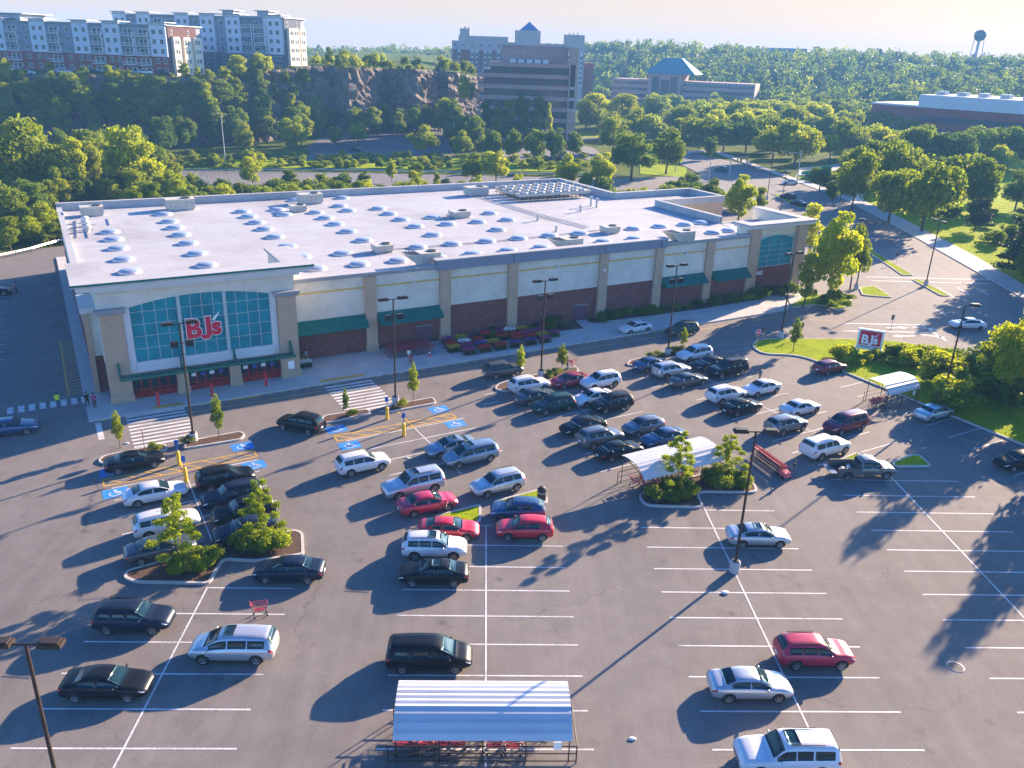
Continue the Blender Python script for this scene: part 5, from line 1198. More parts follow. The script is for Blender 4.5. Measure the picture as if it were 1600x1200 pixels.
# ------------------------------------------------------------------ cars in the lot (pixel of the middle, paint, heading)
F, B_W = 27.5, 207.5
for a in (
 ('sedan',167,1064,'black',0,'black sedan parked alone at lower left beside the near lamp post'),
 ('suv',210,963,'navy',0,'very dark blue SUV below the left planted island, nose to the spine line'),
 ('minivan',365,1007,'silver',180,'silver minivan with dark sunroof and shopping cart behind it',1),
 ('sedan',452,887,'navy',180,'dark navy sedan beside the kerb of the left planted island'),
 ('minivan',671,1021,'black',0,'black minivan just behind the nearest cart corral'),
 ('sedan',678,892,'black',180,'black sedan with sunroof next to the white SUV in the middle bay',1),
 ('suv',679,852,'white',0,'white SUV with sunroof between a red sedan and a black sedan',1),
 ('coupe',701,823,'red',0,'bright red sedan below the small grass triangle'),
 ('hatch',820,823,'red',180,'bright red hatchback crossover below the bin on the grass island'),
 ('hatch',809,794,'blue',180,'dark blue hatchback tucked beside the grass island with the bin'),
 ('sedan',668,783,'crimson',22,'crimson sedan with a cart at its tail, above the small grass triangle'),
 ('lsuv',645,756,'silver',B_W,'boxy silver SUV with roof rack next to the crimson sedan',1),
 ('suv',777,754,'silver',B_W,'silver compact SUV above the grass island with the bin'),
 ('minivan',735,709,'bluegrey',B_W,'blue grey minivan with open roof vent, widest in its row',1),
 ('sedan',704,695,'bluegrey',B_W,'blue grey sedan half hidden behind the blue grey minivan',1),
 ('suv',567,722,'white',F,'white SUV alone in the aisle beside the yellow hatching'),
 ('suv',470,660,'black',158,'black SUV driving off past the left crosswalk'),
 ('sedan',210,718,'black',F,'black sedan in the blue space by the first tree island'),
 ('sedan',242,767,'white',F,'white sedan below the left yellow hatching'),
 ('suv',352,745,'black',F,'black SUV at right of the left yellow hatching'),
 ('suv',362,773,'navy',B_W,'dark navy SUV half hidden by the left island tree'),
 ('suv',380,797,'black',B_W,'black SUV mostly hidden behind the left island tree'),
 ('sedan',384,824,'navy',B_W,'navy car closest to the shrubs of the left island'),
 ('suv',260,815,'white',F,'white SUV behind the leafy tree of the left island'),
 ('sedan',250,853,'darkgrey',F,'dark grey sedan against the kerb of the left island'),
 ('sedan',15,665,'blue',20,'blue sedan in the store shadow at the left edge'),
 ('sedan',-12,453,'black',20,'black car cut by the left edge beside the store'),
 ('suv',786,577,'darkgrey',F,'dark grey SUV driving along the store front'),
 ('sedan',993,510,'white',B_W,'white sedan stopped at the kerb before the store'),
 ('suv',1066,514,'greengrey',B_W,'dark olive SUV on the drive behind the white sedan'),
 ('suv',827,600,'white',F,'white SUV by the kerb of the third tree island'),
 ('sedan',838,617,'darkgrey',F,'dark grey sedan between the white SUV and the dark green wagon'),
 ('suv',864,631,'green',B_W,'dark green SUV at the end of its row'),
 ('coupe',891,592,'darkred',B_W,'dark red coupe beside the pole on the third tree island'),
 ('suv',938,594,'white',B_W,'white SUV next to the dark red coupe'),
 ('sedan',927,619,'white',B_W,'white sedan squeezed between white and black SUVs'),
 ('suv',956,629,'black',B_W,'black SUV at right end of the first middle row'),
 ('sedan',911,663,'black',B_W,'black sedan with red lamps at the head of the group of six'),
 ('suv',938,681,'grey',F,'grey SUV between two black sedans'),
 ('sedan',967,701,'black',F,'black sedan closest to the middle cart corral'),
 ('hatch',1005,664,'grey',B_W,'grey hatchback at the far right of the group of six'),
 ('sedan',1038,681,'blue',B_W,'dark blue sedan half hidden by the corral tree'),
 ('sedan',1019,567,'blue',F,'deep blue sedan by the kerb of the right hand tree island'),
 ('suv',1049,577,'silver',F,'silver wagon between deep blue and dark grey sedans'),
 ('sedan',1075,592,'darkgrey',F,'dark grey sedan at the front of the right hand cluster'),
 ('suv',1085,552,'white',B_W,'pale SUV at the back of the right hand cluster'),
 ('sedan',1109,566,'navy',B_W,'navy sedan between the pale SUV and the black one'),
 ('lsuv',1136,576,'black',B_W,'big black SUV at the right end of the right hand cluster'),
 ('suv',1135,615,'white',F,'white SUV with dark rear window beside a black sedan'),
 ('sedan',1159,633,'black',F,'black sedan nosing up to a white sedan'),
 ('sedan',1190,604,'white',B_W,'white sedan with a person standing behind it'),
 ('sedan',1251,635,'white',F,'white sedan with red lamps above the grey SUV'),
 ('suv',1229,662,'grey',F,'grey SUV with pale roof above the row of carts'),
 ('minivan',1321,660,'maroon',B_W,'maroon minivan parked alone'),
 ('lsuv',1290,698,'white',F,'big white SUV above the grey pickup'),
 ('pickup',1348,731,'pewter',3,'grey pickup truck with lowered tailgate and bags in the bed'),
 ('hatch',1297,572,'maroon',F,'maroon hatchback at the edge of the lawn'),
 ('sedan',1460,642,'paleblue',F,'pale blue sedan under the tall lamp at the lawn edge'),
 ('sedan',1592,717,'black',196,'black car at the right edge in tree shade'),
 ('sedan',1185,834,'silver',0,'silver sedan behind the tall lamp post',1),
 ('suv',1272,1017,'crimson',0,'crimson SUV over the line at lower right'),
 ('sedan',1172,1066,'silver',0,'silver sedan diagonally below the crimson SUV'),
 ('lsuv',1228,1178,'white',180,'white SUV with sunroof at the bottom edge',1)):
    car(*a[:6], sun=len(a) > 6)
def fc(kind, x, y, deg, col, label, group, base=0.0): g = G(x, y, .7+base); far_car(kind, (g.x, g.y, base), deg, col, label, group)
for a in (('sedan',1512,505,178,'white','white sedan on the road behind the lawn hedge'),('suv',1128,264,120,'teal','dark teal SUV far along the road'),('sedan',1235,284,178,'white','white sedan crossing the junction'),('sedan',1297,287,176,'black','dark sedan beyond the junction near the green sign'),('suv',1231,307,115,'black','black SUV leading the queue by the median'),('sedan',1248,317,115,'navy','navy sedan second in the queue by the median')): fc(*a, 'cars on the road')
for a in (('sedan',555,233,170,'navy','dark blue car on the far lot, left one of the near pair'),('sedan',630,239,170,'black','black car on the far lot, right one of the near pair'),('sedan',518,199,165,'white','white car at the back left of the far lot'),('suv',640,203,165,'silver','silver car at the back middle of the far lot'),('suv',655,207,165,'red','red car at the back middle of the far lot'),('suv',873,248,100,'black','black car left of the pair before the office'),('suv',858,250,100,'navy','navy car right before the office trees')): fc(*a, 'cars on the far lot')
def cliff_car(x, y, d, col, label):
    p = W(x, y, d); far_car('suv', (p.x, p.y, p.z-.7), R(0)+5, col, label, 'cars by the apartments')
for i, (x, y, c_, w_) in enumerate(((3,115,'silver','far left end of the brick apartments'),(43,113,'white','second from the left before the brick apartments'),(101,112,'white','middle of the brick apartments'),(146,112,'black','left of the tall young poplar on the rim'),(190,112,'red','right of the tall young poplar on the rim'),(228,113,'silver','before the dark corner of the brick apartments'),(255,114,'navy','by the sunlit end of the brick apartments'))): cliff_car(x, y, 326, c_, ('silver' if c_ == 'silver' else c_)+' car parked at the '+w_ if i < 3 else c_+' car parked '+w_)
for o in list(C.objects):
    if 'used' in o: del o['used']
# ------------------------------------------------------------------ lamp posts
def lamp_post(pos, h, kind, rz, label, group='lamp posts'):
    o = empty('lamp_post', pos, rz); tag(o, label, 'lamp post', group)
    b = MB(); b.lathe([(.36, -.05), (.36, .82), (.32, .88), (0, .88)], n=16); b.build('base', MT['conc'], o)
    b = MB(); b.box((0, 0, .92), (.42, .42, .08)); b.tube((0, 0, .9), (0, 0, h), .105, .075, 8)
    b.tube((-1.05 if kind != 'single' else 0, 0, h), (1.05, 0, h), .05, n=6); b.build('pole', MT['bronze'], o)
    for s in ((-1, 1) if kind != 'single' else (1,)):
        b = MB(); b.box((s*1.0, 0, h+.06), (.95, .50, .20), 0); b.box((s*1.0, 0, h+.19), (.75, .38, .08), 0)
        b.box((s*1.02, 0, h-.05), (.6, .36, .02), 1); b.build('lamp_head', [MT['bronze'], MT['lamp']], o)
        if kind == 'flood':
            b = MB(); b.box((s*.62, -.18, h-1.75), (.62, .30, .55), 0); b.box((s*.62, -.34, h-1.75), (.5, .02, .44), 1); b.tube((0, 0, h-1.75), (s*.4, -.1, h-1.75), .035, n=5)
            b.build('flood_lamp', [MT['bronze'], MT['dglass']], o)
for (x, y, k, r, l, h) in ((1147,893,'double',0,'tall double headed lamp post beside the silver sedan',10.95),(303,690,'flood',F,'lamp post before the store entrance, floods below its heads',11.2),(618,632,'flood',F,'lamp post by the right crosswalk, floods below its heads',11.1),(845,590,'flood',F,'lamp post on the island beside the dark red coupe',11.1),(1043,555,'flood',F,'lamp post on the island by the right hand cluster',11.1),(1470,635,'single',R(0),'lamp post on the lawn edge with one head, above the pale blue sedan',11.2),(1220,527,'double',F,'lamp post at the tip of the green lawn',11.1),(1337,452,'single',150,'lamp post on the small grass triangle by the road',11.0),(1446,447,'double',100,'lamp post on the grass median of the road',10.6),(1311,322,'double',60,'lamp post on the pavement at the junction',6.6),(1219,332,'double',80,'lamp post left of the queue by the median',9.5),(1198,312,'double',80,'darker pole just left of the junction',11.5)):
    lamp_post(G(x, y), h, k, R(r), l)
g = G(40, 1007, 11.1); lamp_post((g.x, g.y, 0), 11.1, 'double', 0, 'nearest lamp post, cut by the lower left corner')
def thin_pole(x, by, ty, label, arm=0):
    p = G(x, by); h = top_z(p, ty); o = empty('street_light', p); tag(o, label, 'street light', 'thin street lights behind the store')
    b = MB(); b.tube((0, 0, 0), (0, 0, h), .16, .09, 8); b.build('pole', MT['galv'], o)
    b = MB(); b.tube((0, 0, h), (-.9, -.3, h+.15), .05, n=6); b.box((-1.1, -.35, h+.13), (.7, .3, .16)); b.build('lamp_head', MT['galv'], o)
thin_pole(353, 262, 178, 'pale thin street light left, before the wood'); thin_pole(709, 233, 183, 'pale thin street light at the corner of the far lot')
thin_pole(1055, 270, 205, 'thin grey street light among trees before the junction'); thin_pole(1107, 282, 252, 'short dark street light left of the junction'); thin_pole(327, 300, 275, 'short dark pole on the street behind the store')
# traffic signals and signs
def sign(name, x, by, h, w, hh, m, label, cat, ang=0.0, z=None, base=0.0):
    o = empty(name, G(x, by, base), R(ang)); tag(o, label, cat)
    b = MB(); b.tube((0, 0, 0), (0, 0, h), .045, n=6); b.build('post', MT['galv'], o)
    b = MB(); b.span(-w/2, w/2, -.07, -.05, h-hh, h, 0); b.span(-w/2-.03, w/2+.03, -.05, -.045, h-hh-.03, h+.03, 1); b.build('panel', [m, MT['signwhite']], o); return o
sign('road_sign', 1285.5, 292, 6.0, 3.2, 2.5, MT['signgreen'], 'large green road sign under the trees at the junction', 'road sign')
sign('road_sign', 1256, 292, 4.4, 2.4, .9, MT['signgreen'], 'small green road sign left of the large green one', 'road sign')
sign('notice_sign', 1341, 320, 3.0, 2.0, 2.0, MT['signwhite'], 'small white sign under trees by the pavement', 'sign')
def mast(x, by, ty, ax, label):
    p = G(x, by); h = top_z(p, ty); q = G(ax, by); o = empty('traffic_signal', p); tag(o, label, 'traffic signal')
    b = MB(); b.tube((0, 0, 0), (0, 0, h), .2, .14, 8); d = (q-p); e = d.normalized()*min(d.length, 9); b.tube((0, 0, h-.6), (e.x, e.y, h-.2), .1, .07, 6); b.build('mast', MT['galv'], o)
    for t in (.55, .95):
        s = MB(); s.box((e.x*t, e.y*t, h-1.0), (.4, .35, 1.1), 0)
        for k in range(3): s.lathe([(.14, 0), (.14, -.06), (0, -.05)], (e.x*t, e.y*t-.18, h-.65-.35*k), n=8, axis='y', m=1)
        s.build('signal_head', [MT['yellow'], MT['dglass']], o)
mast(1245, 283, 236, 1215, 'grey traffic signal mast across the junction'); mast(1139, 277, 243, 1165, 'grey traffic signal mast left of the junction'); mast(1166, 262, 245, 1150, 'traffic signal with yellow heads on the far corner')
o = empty('stop_sign', G(1181, 545), R(F-15)); tag(o, 'red stop sign at the tip of the green lawn', 'stop sign')
b = MB(); b.tube((0, 0, 0), (0, 0, 2.5), .035, n=6); b.build('post', MT['galv'], o)
b = MB(); b.prism([(.42*math.cos(R(22.5+45*k)), .42*math.sin(R(22.5+45*k))) for k in range(8)], 0, .02); b.prism([(.38*math.cos(R(22.5+45*k)), .38*math.sin(R(22.5+45*k))) for k in range(8)], .02, .03, 1)
p = b.build('panel', [MT['signwhite'], MT['signred']], o, (0, -.04, 2.2)); p.rotation_euler = (R(90), 0, 0)
t = link('lettering', text_data('STOP', .27, .004, .006, MT['signwhite']), o, (-.34, -.085, 2.1)); t.rotation_euler = (R(90), 0, 0)
for x, y, l in ((1251, 528, 'dark rear of a sign at the drive behind the young tree'), (1190.5, 536, 'dark short sign next to the stop sign'), (1392, 515, 'dark sign post at the turn arrows'), (1400, 412, 'sign post on the grass median')):
    p = G(x, y); o = empty('sign_post', p, R(200)); tag(o, l, 'sign post'); b = MB(); b.tube((0, 0, 0), (0, 0, 2.1), .04, n=6); b.build('post', MT['galv'], o); b = MB(); b.box((0, -.06, 1.75), (.5, .03, .7)); b.build('panel', MT['bronze'], o)
o = empty('stop_sign', G(227, 707), R(F+90)); tag(o, 'red sign behind the black sedan in the blue space', 'stop sign'); b = MB(); b.tube((0, 0, 0), (0, 0, 2.1), .035, n=6); b.build('post', MT['galv'], o); b = MB(); b.prism([(.38*math.cos(R(22.5+45*k)), .38*math.sin(R(22.5+45*k))) for k in range(8)], 0, .03); p = b.build('panel', MT['signred'], o, (0, .02, 1.8)); p.rotation_euler = (R(90), 0, 0)
# free-standing store sign
o = empty('store_sign', (48.3, 96.2, 0), R(-25)); tag(o, 'white framed roadside sign with red panel and store letters over the hedge', 'store sign')
b = MB(); b.span(-1.2, -1.0, -.12, .12, 0, 1); b.span(1.0, 1.2, -.12, .12, 0, 1); b.build('post', MT['conc'], o)
b = MB(); b.span(-1.5, 1.5, -.2, .2, .72, 3.2); b.span(-1.6, 1.6, -.26, .26, .6, .75); b.build('cabinet', MT['signwhite'], o)
b = MB(); b.span(-1.24, 1.24, -.23, -.2, 1.2, 3.0); b.span(-1.24, 1.24, .2, .23, 1.2, 3.0); b.build('red_panel', MT['signred'], o)
letters(o, -1.05, -.26, 1.42, .52, MT['signwhite'], None)
t = link('lettering', text_data('WHOLESALE CLUB', .26, .006, .006, MT['signblue']), o, (-1.2, -.215, .9)); t.rotation_euler = (R(90), 0, 0)
# bollards, accessible-parking posts, bin, guard rail
for i, (x, y, l) in enumerate(((248, 634, 'red bollard before the left doors'), (332, 619, 'red bollard before the middle doors'), (416, 603, 'red bollard before the right doors'))):
    o = empty('bollard', G(x, y, .15)); tag(o, l, 'bollard', 'red bollards before the entrance'); b = MB(); b.lathe([(.14, 0), (.14, 1.35), (.10, 1.45), (0, 1.48)], n=12); b.build('post', MT['red'], o)
for x, y, l in ((280, 726, 'upper yellow post on the left yellow hatching'), (291, 752, 'lower yellow post on the left yellow hatching'), (605, 655, 'upper yellow post on the right yellow hatching'), (631, 681, 'lower yellow post on the right yellow hatching')):
    o = empty('sign_post', G(x, y)); tag(o, l+' with a blue sign', 'sign post', 'accessible parking posts'); b = MB(); b.lathe([(.16, 0), (.16, 1.2), (.12, 1.28), (0, 1.3)], n=12); b.build('bollard_sleeve', MT['yellow'], o)
    b = MB(); b.tube((0, 0, 1.2), (0, 0, 2.3), .03, n=6); b.box((0, -.04, 2.1), (.34, .03, .5)); b.build('sign_panel', MT['signblue'], o)
o = empty('litter_bin', G(846, 782)); tag(o, 'dark round litter bin on the grass island', 'litter bin'); b = MB(); b.lathe([(.34, 0), (.36, .1), (.36, .95), (.38, 1.0), (.38, 1.06), (.2, 1.22), (.2, 1.26), (0, 1.26)], n=18); b.build('body', MT['bronze'], o); b = MB(); b.lathe([(.37, .72), (.37, .86)], n=18); b.build('band', MT['galv'], o)
def guard_rail(P, label):
    o = empty('guard_rail', P[0]); tag(o, label, 'guard rail'); b = MB(); c = MB()
    for a, q in zip(P, P[1:]):
        a2, q2 = a-P[0], q-P[0]; d = (q2-a2).normalized(); nn = Vector((-d.y, d.x, 0))*.05
        for z0, z1, k in ((.55, .70, 0), (.70, .85, 0)): b.mesh([a2-nn+Vector((0, 0, z0)), q2-nn+Vector((0, 0, z0)), q2+Vector((0, 0, z1)), a2+Vector((0, 0, z1)), a2+nn+Vector((0, 0, z0)), q2+nn+Vector((0, 0, z0))], [(0, 1, 2, 3), (5, 4, 3, 2)])
        n = max(1, int((q2-a2).length/2))
        for i in range(n): p = a2+(q2-a2)*(i/n); c.box((p.x, p.y, .42), (.1, .1, .84))
    b.build('rail', MT['galv'], o); c.build('posts', MT['wood'], o)
guard_rail([G(-120, 432), G(0, 405), G(50, 394), G(94, 381), UV(6, 162.5)], 'steel guard rail along the back corner of the lot')
guard_rail([Vector((-95, 231, 0)), Vector((-40, 244.5, 0)), Vector((40, 248.5, 0))], 'long pale guard rail on the far side of the back street')
# ------------------------------------------------------------------ shopping carts and corrals
def cart_proto():
    o = empty('shopping_cart', (0, 0, 0)); b = MB()
    bot = [(-.36, -.18), (.40, -.14), (.40, .14), (-.36, .18)]; top = [(-.44, -.27), (.48, -.20), (.48, .20), (-.44, .27)]
    for t in (0, .33, .66, 1):
        r = [(bt[0]+(tp[0]-bt[0])*t, bt[1]+(tp[1]-bt[1])*t, .48+.46*t) for bt, tp in zip(bot, top)]
        for i in range(4): b.tube(r[i], r[(i+1) % 4], .012 if 0 < t < 1 else .022, n=4, m=0 if t < .6 else 1)
    for i in range(4):
        for k in range(5):
            t = k/5; p = [bot[i][j]+(bot[(i+1) % 4][j]-bot[i][j])*t for j in (0, 1)]; q = [top[i][j]+(top[(i+1) % 4][j]-top[i][j])*t for j in (0, 1)]; b.tube((*p, .48), (*q, .94), .008, n=3)
    b.face([(*p, .48) for p in bot], 1); b.build('basket', [MT['wire'], MT['cartred']], o)
    b = MB(); b.tube((-.55, -.27, 1.03), (-.55, .27, 1.03), .03, n=6); b.box((-.42, 0, .84), (.04, .44, .16)); b.build('handle', MT['cartred'], o)
    b = MB()
    for s in (1, -1): b.tube((-.55, s*.26, 1.02), (-.40, s*.24, .48), .016, n=4); b.tube((-.40, s*.24, .48), (-.38, s*.24, .14), .018, n=4); b.tube((-.38, s*.24, .2), (.42, s*.16, .16), .018, n=4); b.tube((.38, s*.14, .48), (.30, s*.18, .2), .014, n=4)
    b.build('frame', MT['wire'], o)
    for x, y in ((-.38, .24), (-.38, -.24), (.40, .16), (.40, -.16)): b = MB(); b.lathe([(0, .02), (.065, .02), (.065, -.02), (0, -.02)], (x, y, .065), n=8, axis='y'); b.build('wheel', MT['rubber'], o)
    freeze(o); return o
CP = cart_proto(); cart_used = [0]
def cart(pos, rz, label, group=None):
    o = CP if not cart_used[0] else copy_tree(CP); cart_used[0] = 1
    o.location = pos; o.rotation_euler = (0, 0, rz); tag(o, label, 'shopping cart', group); return o
rd = random.Random(21)
g = G(407, 962); cart(g, R(20), 'stray cart standing behind the silver minivan'); g = G(690, 800); cart(g, R(-10), 'stray cart at the tail of the crimson sedan')
def corral(x0, x1, y0, y1, fr, label, zt=2.7):
    """fr maps local (x,y) to world: rounded sheet roof on a steel rail frame"""
    o = empty('cart_corral', fr[0], fr[1]); tag(o, label, 'cart corral', 'cart corrals'); L, D = x1-x0, y1-y0
    b = MB(); n = 18; pr = []
    for k in range(n+1):
        t = k/n; y = D*t; z = zt - .95*(max(0, (.42-t)/.42))**1.7 + .0; z -= .16*(max(0, (t-.75)/.25))**1.5
        z += .035*(1 if k % 2 else -1)*.6; pr.append((y, z))
    vs = [(0, y, z) for y, z in pr]+[(L, y, z) for y, z in pr]+[(0, y, z-.03) for y, z in pr]+[(L, y, z-.03) for y, z in pr]; m_ = n+1
    fs = []
    for k in range(n): fs += [(k, m_+k, m_+k+1, k+1), (2*m_+k+1, 3*m_+k+1, 3*m_+k, 2*m_+k)]
    for k in range(n): fs += [(k+1, 2*m_+k+1, 2*m_+k, k), (m_+k, 3*m_+k, 3*m_+k+1, m_+k+1)]
    fs += [(0, 2*m_, 3*m_, m_), (n, m_+n, 3*m_+n, 2*m_+n)]
    b.mesh(vs, fs); b.build('roof', MT['tin'], o)
    b = MB(); nx = max(2, round(L/2.2))
    for i in range(nx+1):
        x = .1+(L-.2)*i/nx; b.tube((x, .25, 0), (x, .25, zt-.75), .035, n=6); b.tube((x, D-.2, 0), (x, D-.2, zt-.15), .035, n=6); b.tube((x, .25, zt-.78), (x, D-.2, zt-.12), .03, n=6)
    for y in (.25, D-.2):
        for z in (.12, .62, 1.1): b.tube((-.3, y, z), (L+.3, y, z), .03, n=6)
        for x in (-.3, L+.3): b.tube((x, y, 0), (x, y, 1.1), .035, n=6)
    b.tube((L*.5, D*.5, 0), (L*.5, D*.5, zt-.1), .04, n=6)
    for x in (L+.3,): b.tube((x, .25, 1.1), (x, D-.2, 1.1), .03, n=6)
    b.build('frame', MT['bronze'], o)
    b = MB(); b.span(L-.9, L-.5, .18, .21, .95, 1.45); b.build('notice', MT['signwhite'], o)
    return o
corral(0, 9.0, 0, 3.35, ((-4.05, 31.75, 0), 0), 'nearest cart corral with white ribbed roof, at the bottom edge')
for i in range(26):
    x = -3.8+rd.random()*7.8 if i > 8 else -3.6+i*.33; y = 32.6+rd.choice((0, .7, 1.4))+rd.uniform(-.1, .1); cart((x, y, 0), R(rd.choice((0, 180))+rd.uniform(-6, 6)), 'red handled cart stacked under the nearest corral roof', 'carts in the nearest corral')
corral(0, 8.6, 0, 3.3, (UV(39.2, 46.2), TH), 'middle cart corral behind the two island trees')
for i in range(12): cart(UV(40+.5*i, 47.3+rd.choice((0, .9))), TH+R(rd.uniform(-4, 4)), 'cart stacked under the middle corral roof', 'carts in the middle corral')
corral(0, 5.0, 0, 3.0, (UV(74.0, 49.8), TH), 'small cart corral at the lawn edge with a person at its mouth')
for i in range(5): cart(UV(73.2+.4*i, 51.0+rd.uniform(-.2, .2)), TH, 'red handled cart at the mouth of the lawn edge corral', 'carts in the lawn edge corral')
a, c = G(1181, 713), G(1219, 741)
for i in range(20):
    p = a+(c-a)*(i/19); cart(p, math.atan2((a-c).y, (a-c).x), 'red handled cart nested in the long train of carts', 'long train of carts')
# cart pusher machine
o = empty('cart_pusher', G(1224, 745), math.atan2((a-c).y, (a-c).x)); tag(o, 'small pink red cart pushing machine at the end of the cart train', 'cart pusher')
b = MB(); b.prism(rounded([(-.55, -.38), (.5, -.32), (.5, .32), (-.55, .38)], .2), .18, .62); b.build('body', mat('pink_red_machine', (.58, .12, .16), .5, .08, 2), o)
b = MB(); b.tube((-.5, 0, .6), (-.75, 0, 1.1), .04, n=6); b.box((-.75, 0, 1.1), (.06, .5, .06)); b.build('handle', MT['black'], o)
for x in (-.35, .32):
    for s in (.36, -.36): b = MB(); b.lathe([(0, .06), (.16, .06), (.16, -.06), (0, -.06)], (x, s, .16), n=10, axis='y'); b.build('wheel', MT['rubber'], o)
# carts stored before the store
for i in range(36):
    r_, k = divmod(i, 12); cart(UV(32.9+.42*k, 85.3+.95*r_+rd.uniform(-.06, .06), .15), TH+R(180+rd.uniform(-3, 3)), 'cart parked in nested rows beside the store wall', 'carts parked by the store wall')
# ------------------------------------------------------------------ flower and plant racks before the store
FL = [mat('petals_'+n, c, .8, .2, 6) for n, c in (('magenta', (.42, .04, .22)), ('white', (.80, .78, .78)), ('yellow', (.55, .38, .04)), ('red', (.62, .03, .05)), ('violet', (.18, .07, .32)))]
FN = ('magenta', 'white', 'yellow', 'red', 'violet')
def flower_rack(u, v, k, big):
    o = empty('flower_rack', UV(u, v, .15), TH); tag(o, 'low rack of potted flowers, mostly '+FN[k]+', on the store pavement', 'flower rack', 'flower racks by the store wall')
    b = MB(); b.box((0, 0, .45), (1.5, .8, .05)); b.box((0, 0, .15), (1.5, .8, .05))
    for x in (-.7, .7):
        for y in (-.35, .35): b.tube((x, y, 0), (x, y, .5), .03, n=5)
    b.build('shelf', MT['bronze'], o)
    me = leaf_data('foliage', [(x, y, .62, .24, .24, .2) for x in (-.55, -.18, .18, .55) for y in (-.2, .2)]+[(x, -.1, .28, .2, .24, .1) for x in (-.5, 0, .5)], 380, .14, int(u*10+v), L_['b']); link('foliage', me, o)
    v_, f_ = leaves([(x, y, .76, .26, .24, .16) for x in (-.55, -.18, .18, .55) for y in (-.2, .2)], 420, .12, int(u*7+v), .7); me = bpy.data.meshes.new('blossom'); me.from_pydata(v_.tolist(), [], f_.tolist()); me.materials.append(FL[k]); link('blossom', me, o)
for i in range(9):
    for j, v in enumerate((84.3, 85.7, 87.4)):
        if (i+j) % 5 == 4: continue
        flower_rack(40.2+1.75*i+.3*j, v, rd.choice((0, 0, 1, 3, 4, 2)), 0)
for i in range(6): flower_rack(41.5+2.1*i, 82.8, rd.choice((0, 3, 4)), 0)
flower_rack(22.6, 87.6, 2, 0); flower_rack(22.8, 86.5, 1, 0)
# ------------------------------------------------------------------ people
SKIN = mat('skin', (.42, .26, .19), .6, .06, 3); HAIR = mat('dark_hair', (.02, .015, .012), .6, .15, 4)
CL_ = {k: mat(k+'_cloth', c, .85, .1, 3) for k, c in dict(lime=(.62, .85, .02), black=(.02, .02, .022), plum=(.36, .03, .15), white=(.72, .72, .72), grey=(.2, .21, .23), denim=(.05, .09, .18), khaki=(.28, .22, .15), pink=(.5, .22, .26), red=(.5, .03, .04)).items()}
def person(pos, rz, top, leg, label, stride=.12, arm=0.0, h=1.72, shorts=False, group=None):
    """one continuous skinned body: pelvis, spine, head, arms with hands, legs with feet"""
    s = stride; V = [(0, 0, .95), (0, 0, 1.12), (0, 0, 1.30), (0, 0, 1.44), (.01, 0, 1.53), (.03, 0, 1.62), (.02, 0, 1.72)]
    r = [(.13, .16), (.115, .145), (.13, .18), (.09, .13), (.055, .055), (.09, .08), (.06, .055)]
    E = [(0, 1), (1, 2), (2, 3), (3, 4), (4, 5), (5, 6)]
    for sd in (1, -1):
        i = len(V); st = s*sd; V += [(0, sd*.10, .88), (st*.6, sd*.105, .50), (st*.5-.05*abs(st), sd*.105, .09), (st*.5+.14, sd*.12, .04)]
        r += [(.088, .085), (.06, .06), (.042, .042), (.035, .045)]; E += [(0, i), (i, i+1), (i+1, i+2), (i+2, i+3)]
        j = len(V); a = arm; V += [(0, sd*.20, 1.41), (-.03+.06*a-st*.3, sd*.235, 1.14), (.05+.30*a-st*.5, sd*.225, .92+.18*a), (.09+.36*a-st*.5, sd*.22, .83+.20*a)]
        r += [(.055, .055), (.042, .042), (.032, .032), (.036, .024)]; E += [(3, j), (j, j+1), (j+1, j+2), (j+2, j+3)]
        for k, (dx, dy, dz, rr) in enumerate(((.05, .03, -.05, .010), (.045, .01, -.075, .010), (.03, -.008, -.08, .010), (.015, -.022, -.07, .009), (.055, -.035*sd, -.02, .011))):
            q = V[j+3]; V.append((q[0]+dx*.6, q[1]+dy*sd, q[2]+dz)); r.append((rr, rr)); E.append((j+3, len(V)-1))
    k = h/1.80; me = bpy.data.meshes.new('person'); me.from_pydata([(x*k, y*k, z*k) for x, y, z in V], E, []); me.update()
    t = bpy.data.objects.new('person', me); C.objects.link(t); md = t.modifiers.new('skin', 'SKIN')
    for i, q in enumerate(me.skin_vertices[0].data): q.radius = (r[i][0]*k, r[i][1]*k); q.use_root = (i == 0)
    t.modifiers.new('sub', 'SUBSURF').levels = 1
    dg = bpy.context.evaluated_depsgraph_get(); m2 = bpy.data.meshes.new_from_object(t.evaluated_get(dg)); bpy.data.objects.remove(t)
    m2.materials.clear()
    for mm in (CL_[top], CL_[leg], SKIN, MT['black']): m2.materials.append(mm)
    for p in m2.polygons:
        c = p.center/k; p.use_smooth = True
        if c.z > 1.49: i = 2
        elif abs(c.y) > .175 and c.z < 1.20: i = 2
        elif c.z > .93: i = 0
        elif c.z < .085: i = 3
        elif shorts and c.z < .52: i = 2
        else: i = 1
        p.material_index = i
    o = link('person', m2, None, pos, rz); tag(o, label, 'person', group)
    b = MB(); b.lathe([(.095*k, 1.60*k), (.107*k, 1.68*k), (.095*k, 1.76*k), (.05*k, 1.80*k), (0, 1.812*k)], (.0, 0, 0), n=12); b.build('hair', HAIR, o)
    b = MB()
    for sd in (1, -1): b.lathe([(0, -.012), (.014, 0), (0, .012)], (.118*k, sd*.032*k, 1.66*k), n=6, m=0); b.lathe([(0, -.02), (.018, 0), (0, .02)], (.02*k, sd*.092*k, 1.645*k), n=6, m=1)
    b.lathe([(0, -.03), (.016, -.02), (.006, .02), (0, .03)], (.125*k, 0, 1.625*k), n=6, m=1); b.box((.112*k, 0, 1.575*k), (.02, .045, .010), 2); b.build('face', [HAIR, SKIN, FL[3]], o)
    return o
person(G(92, 638), TH+R(90), 'lime', 'denim', 'person in a lime yellow top walking over the far left crosswalk', .25)
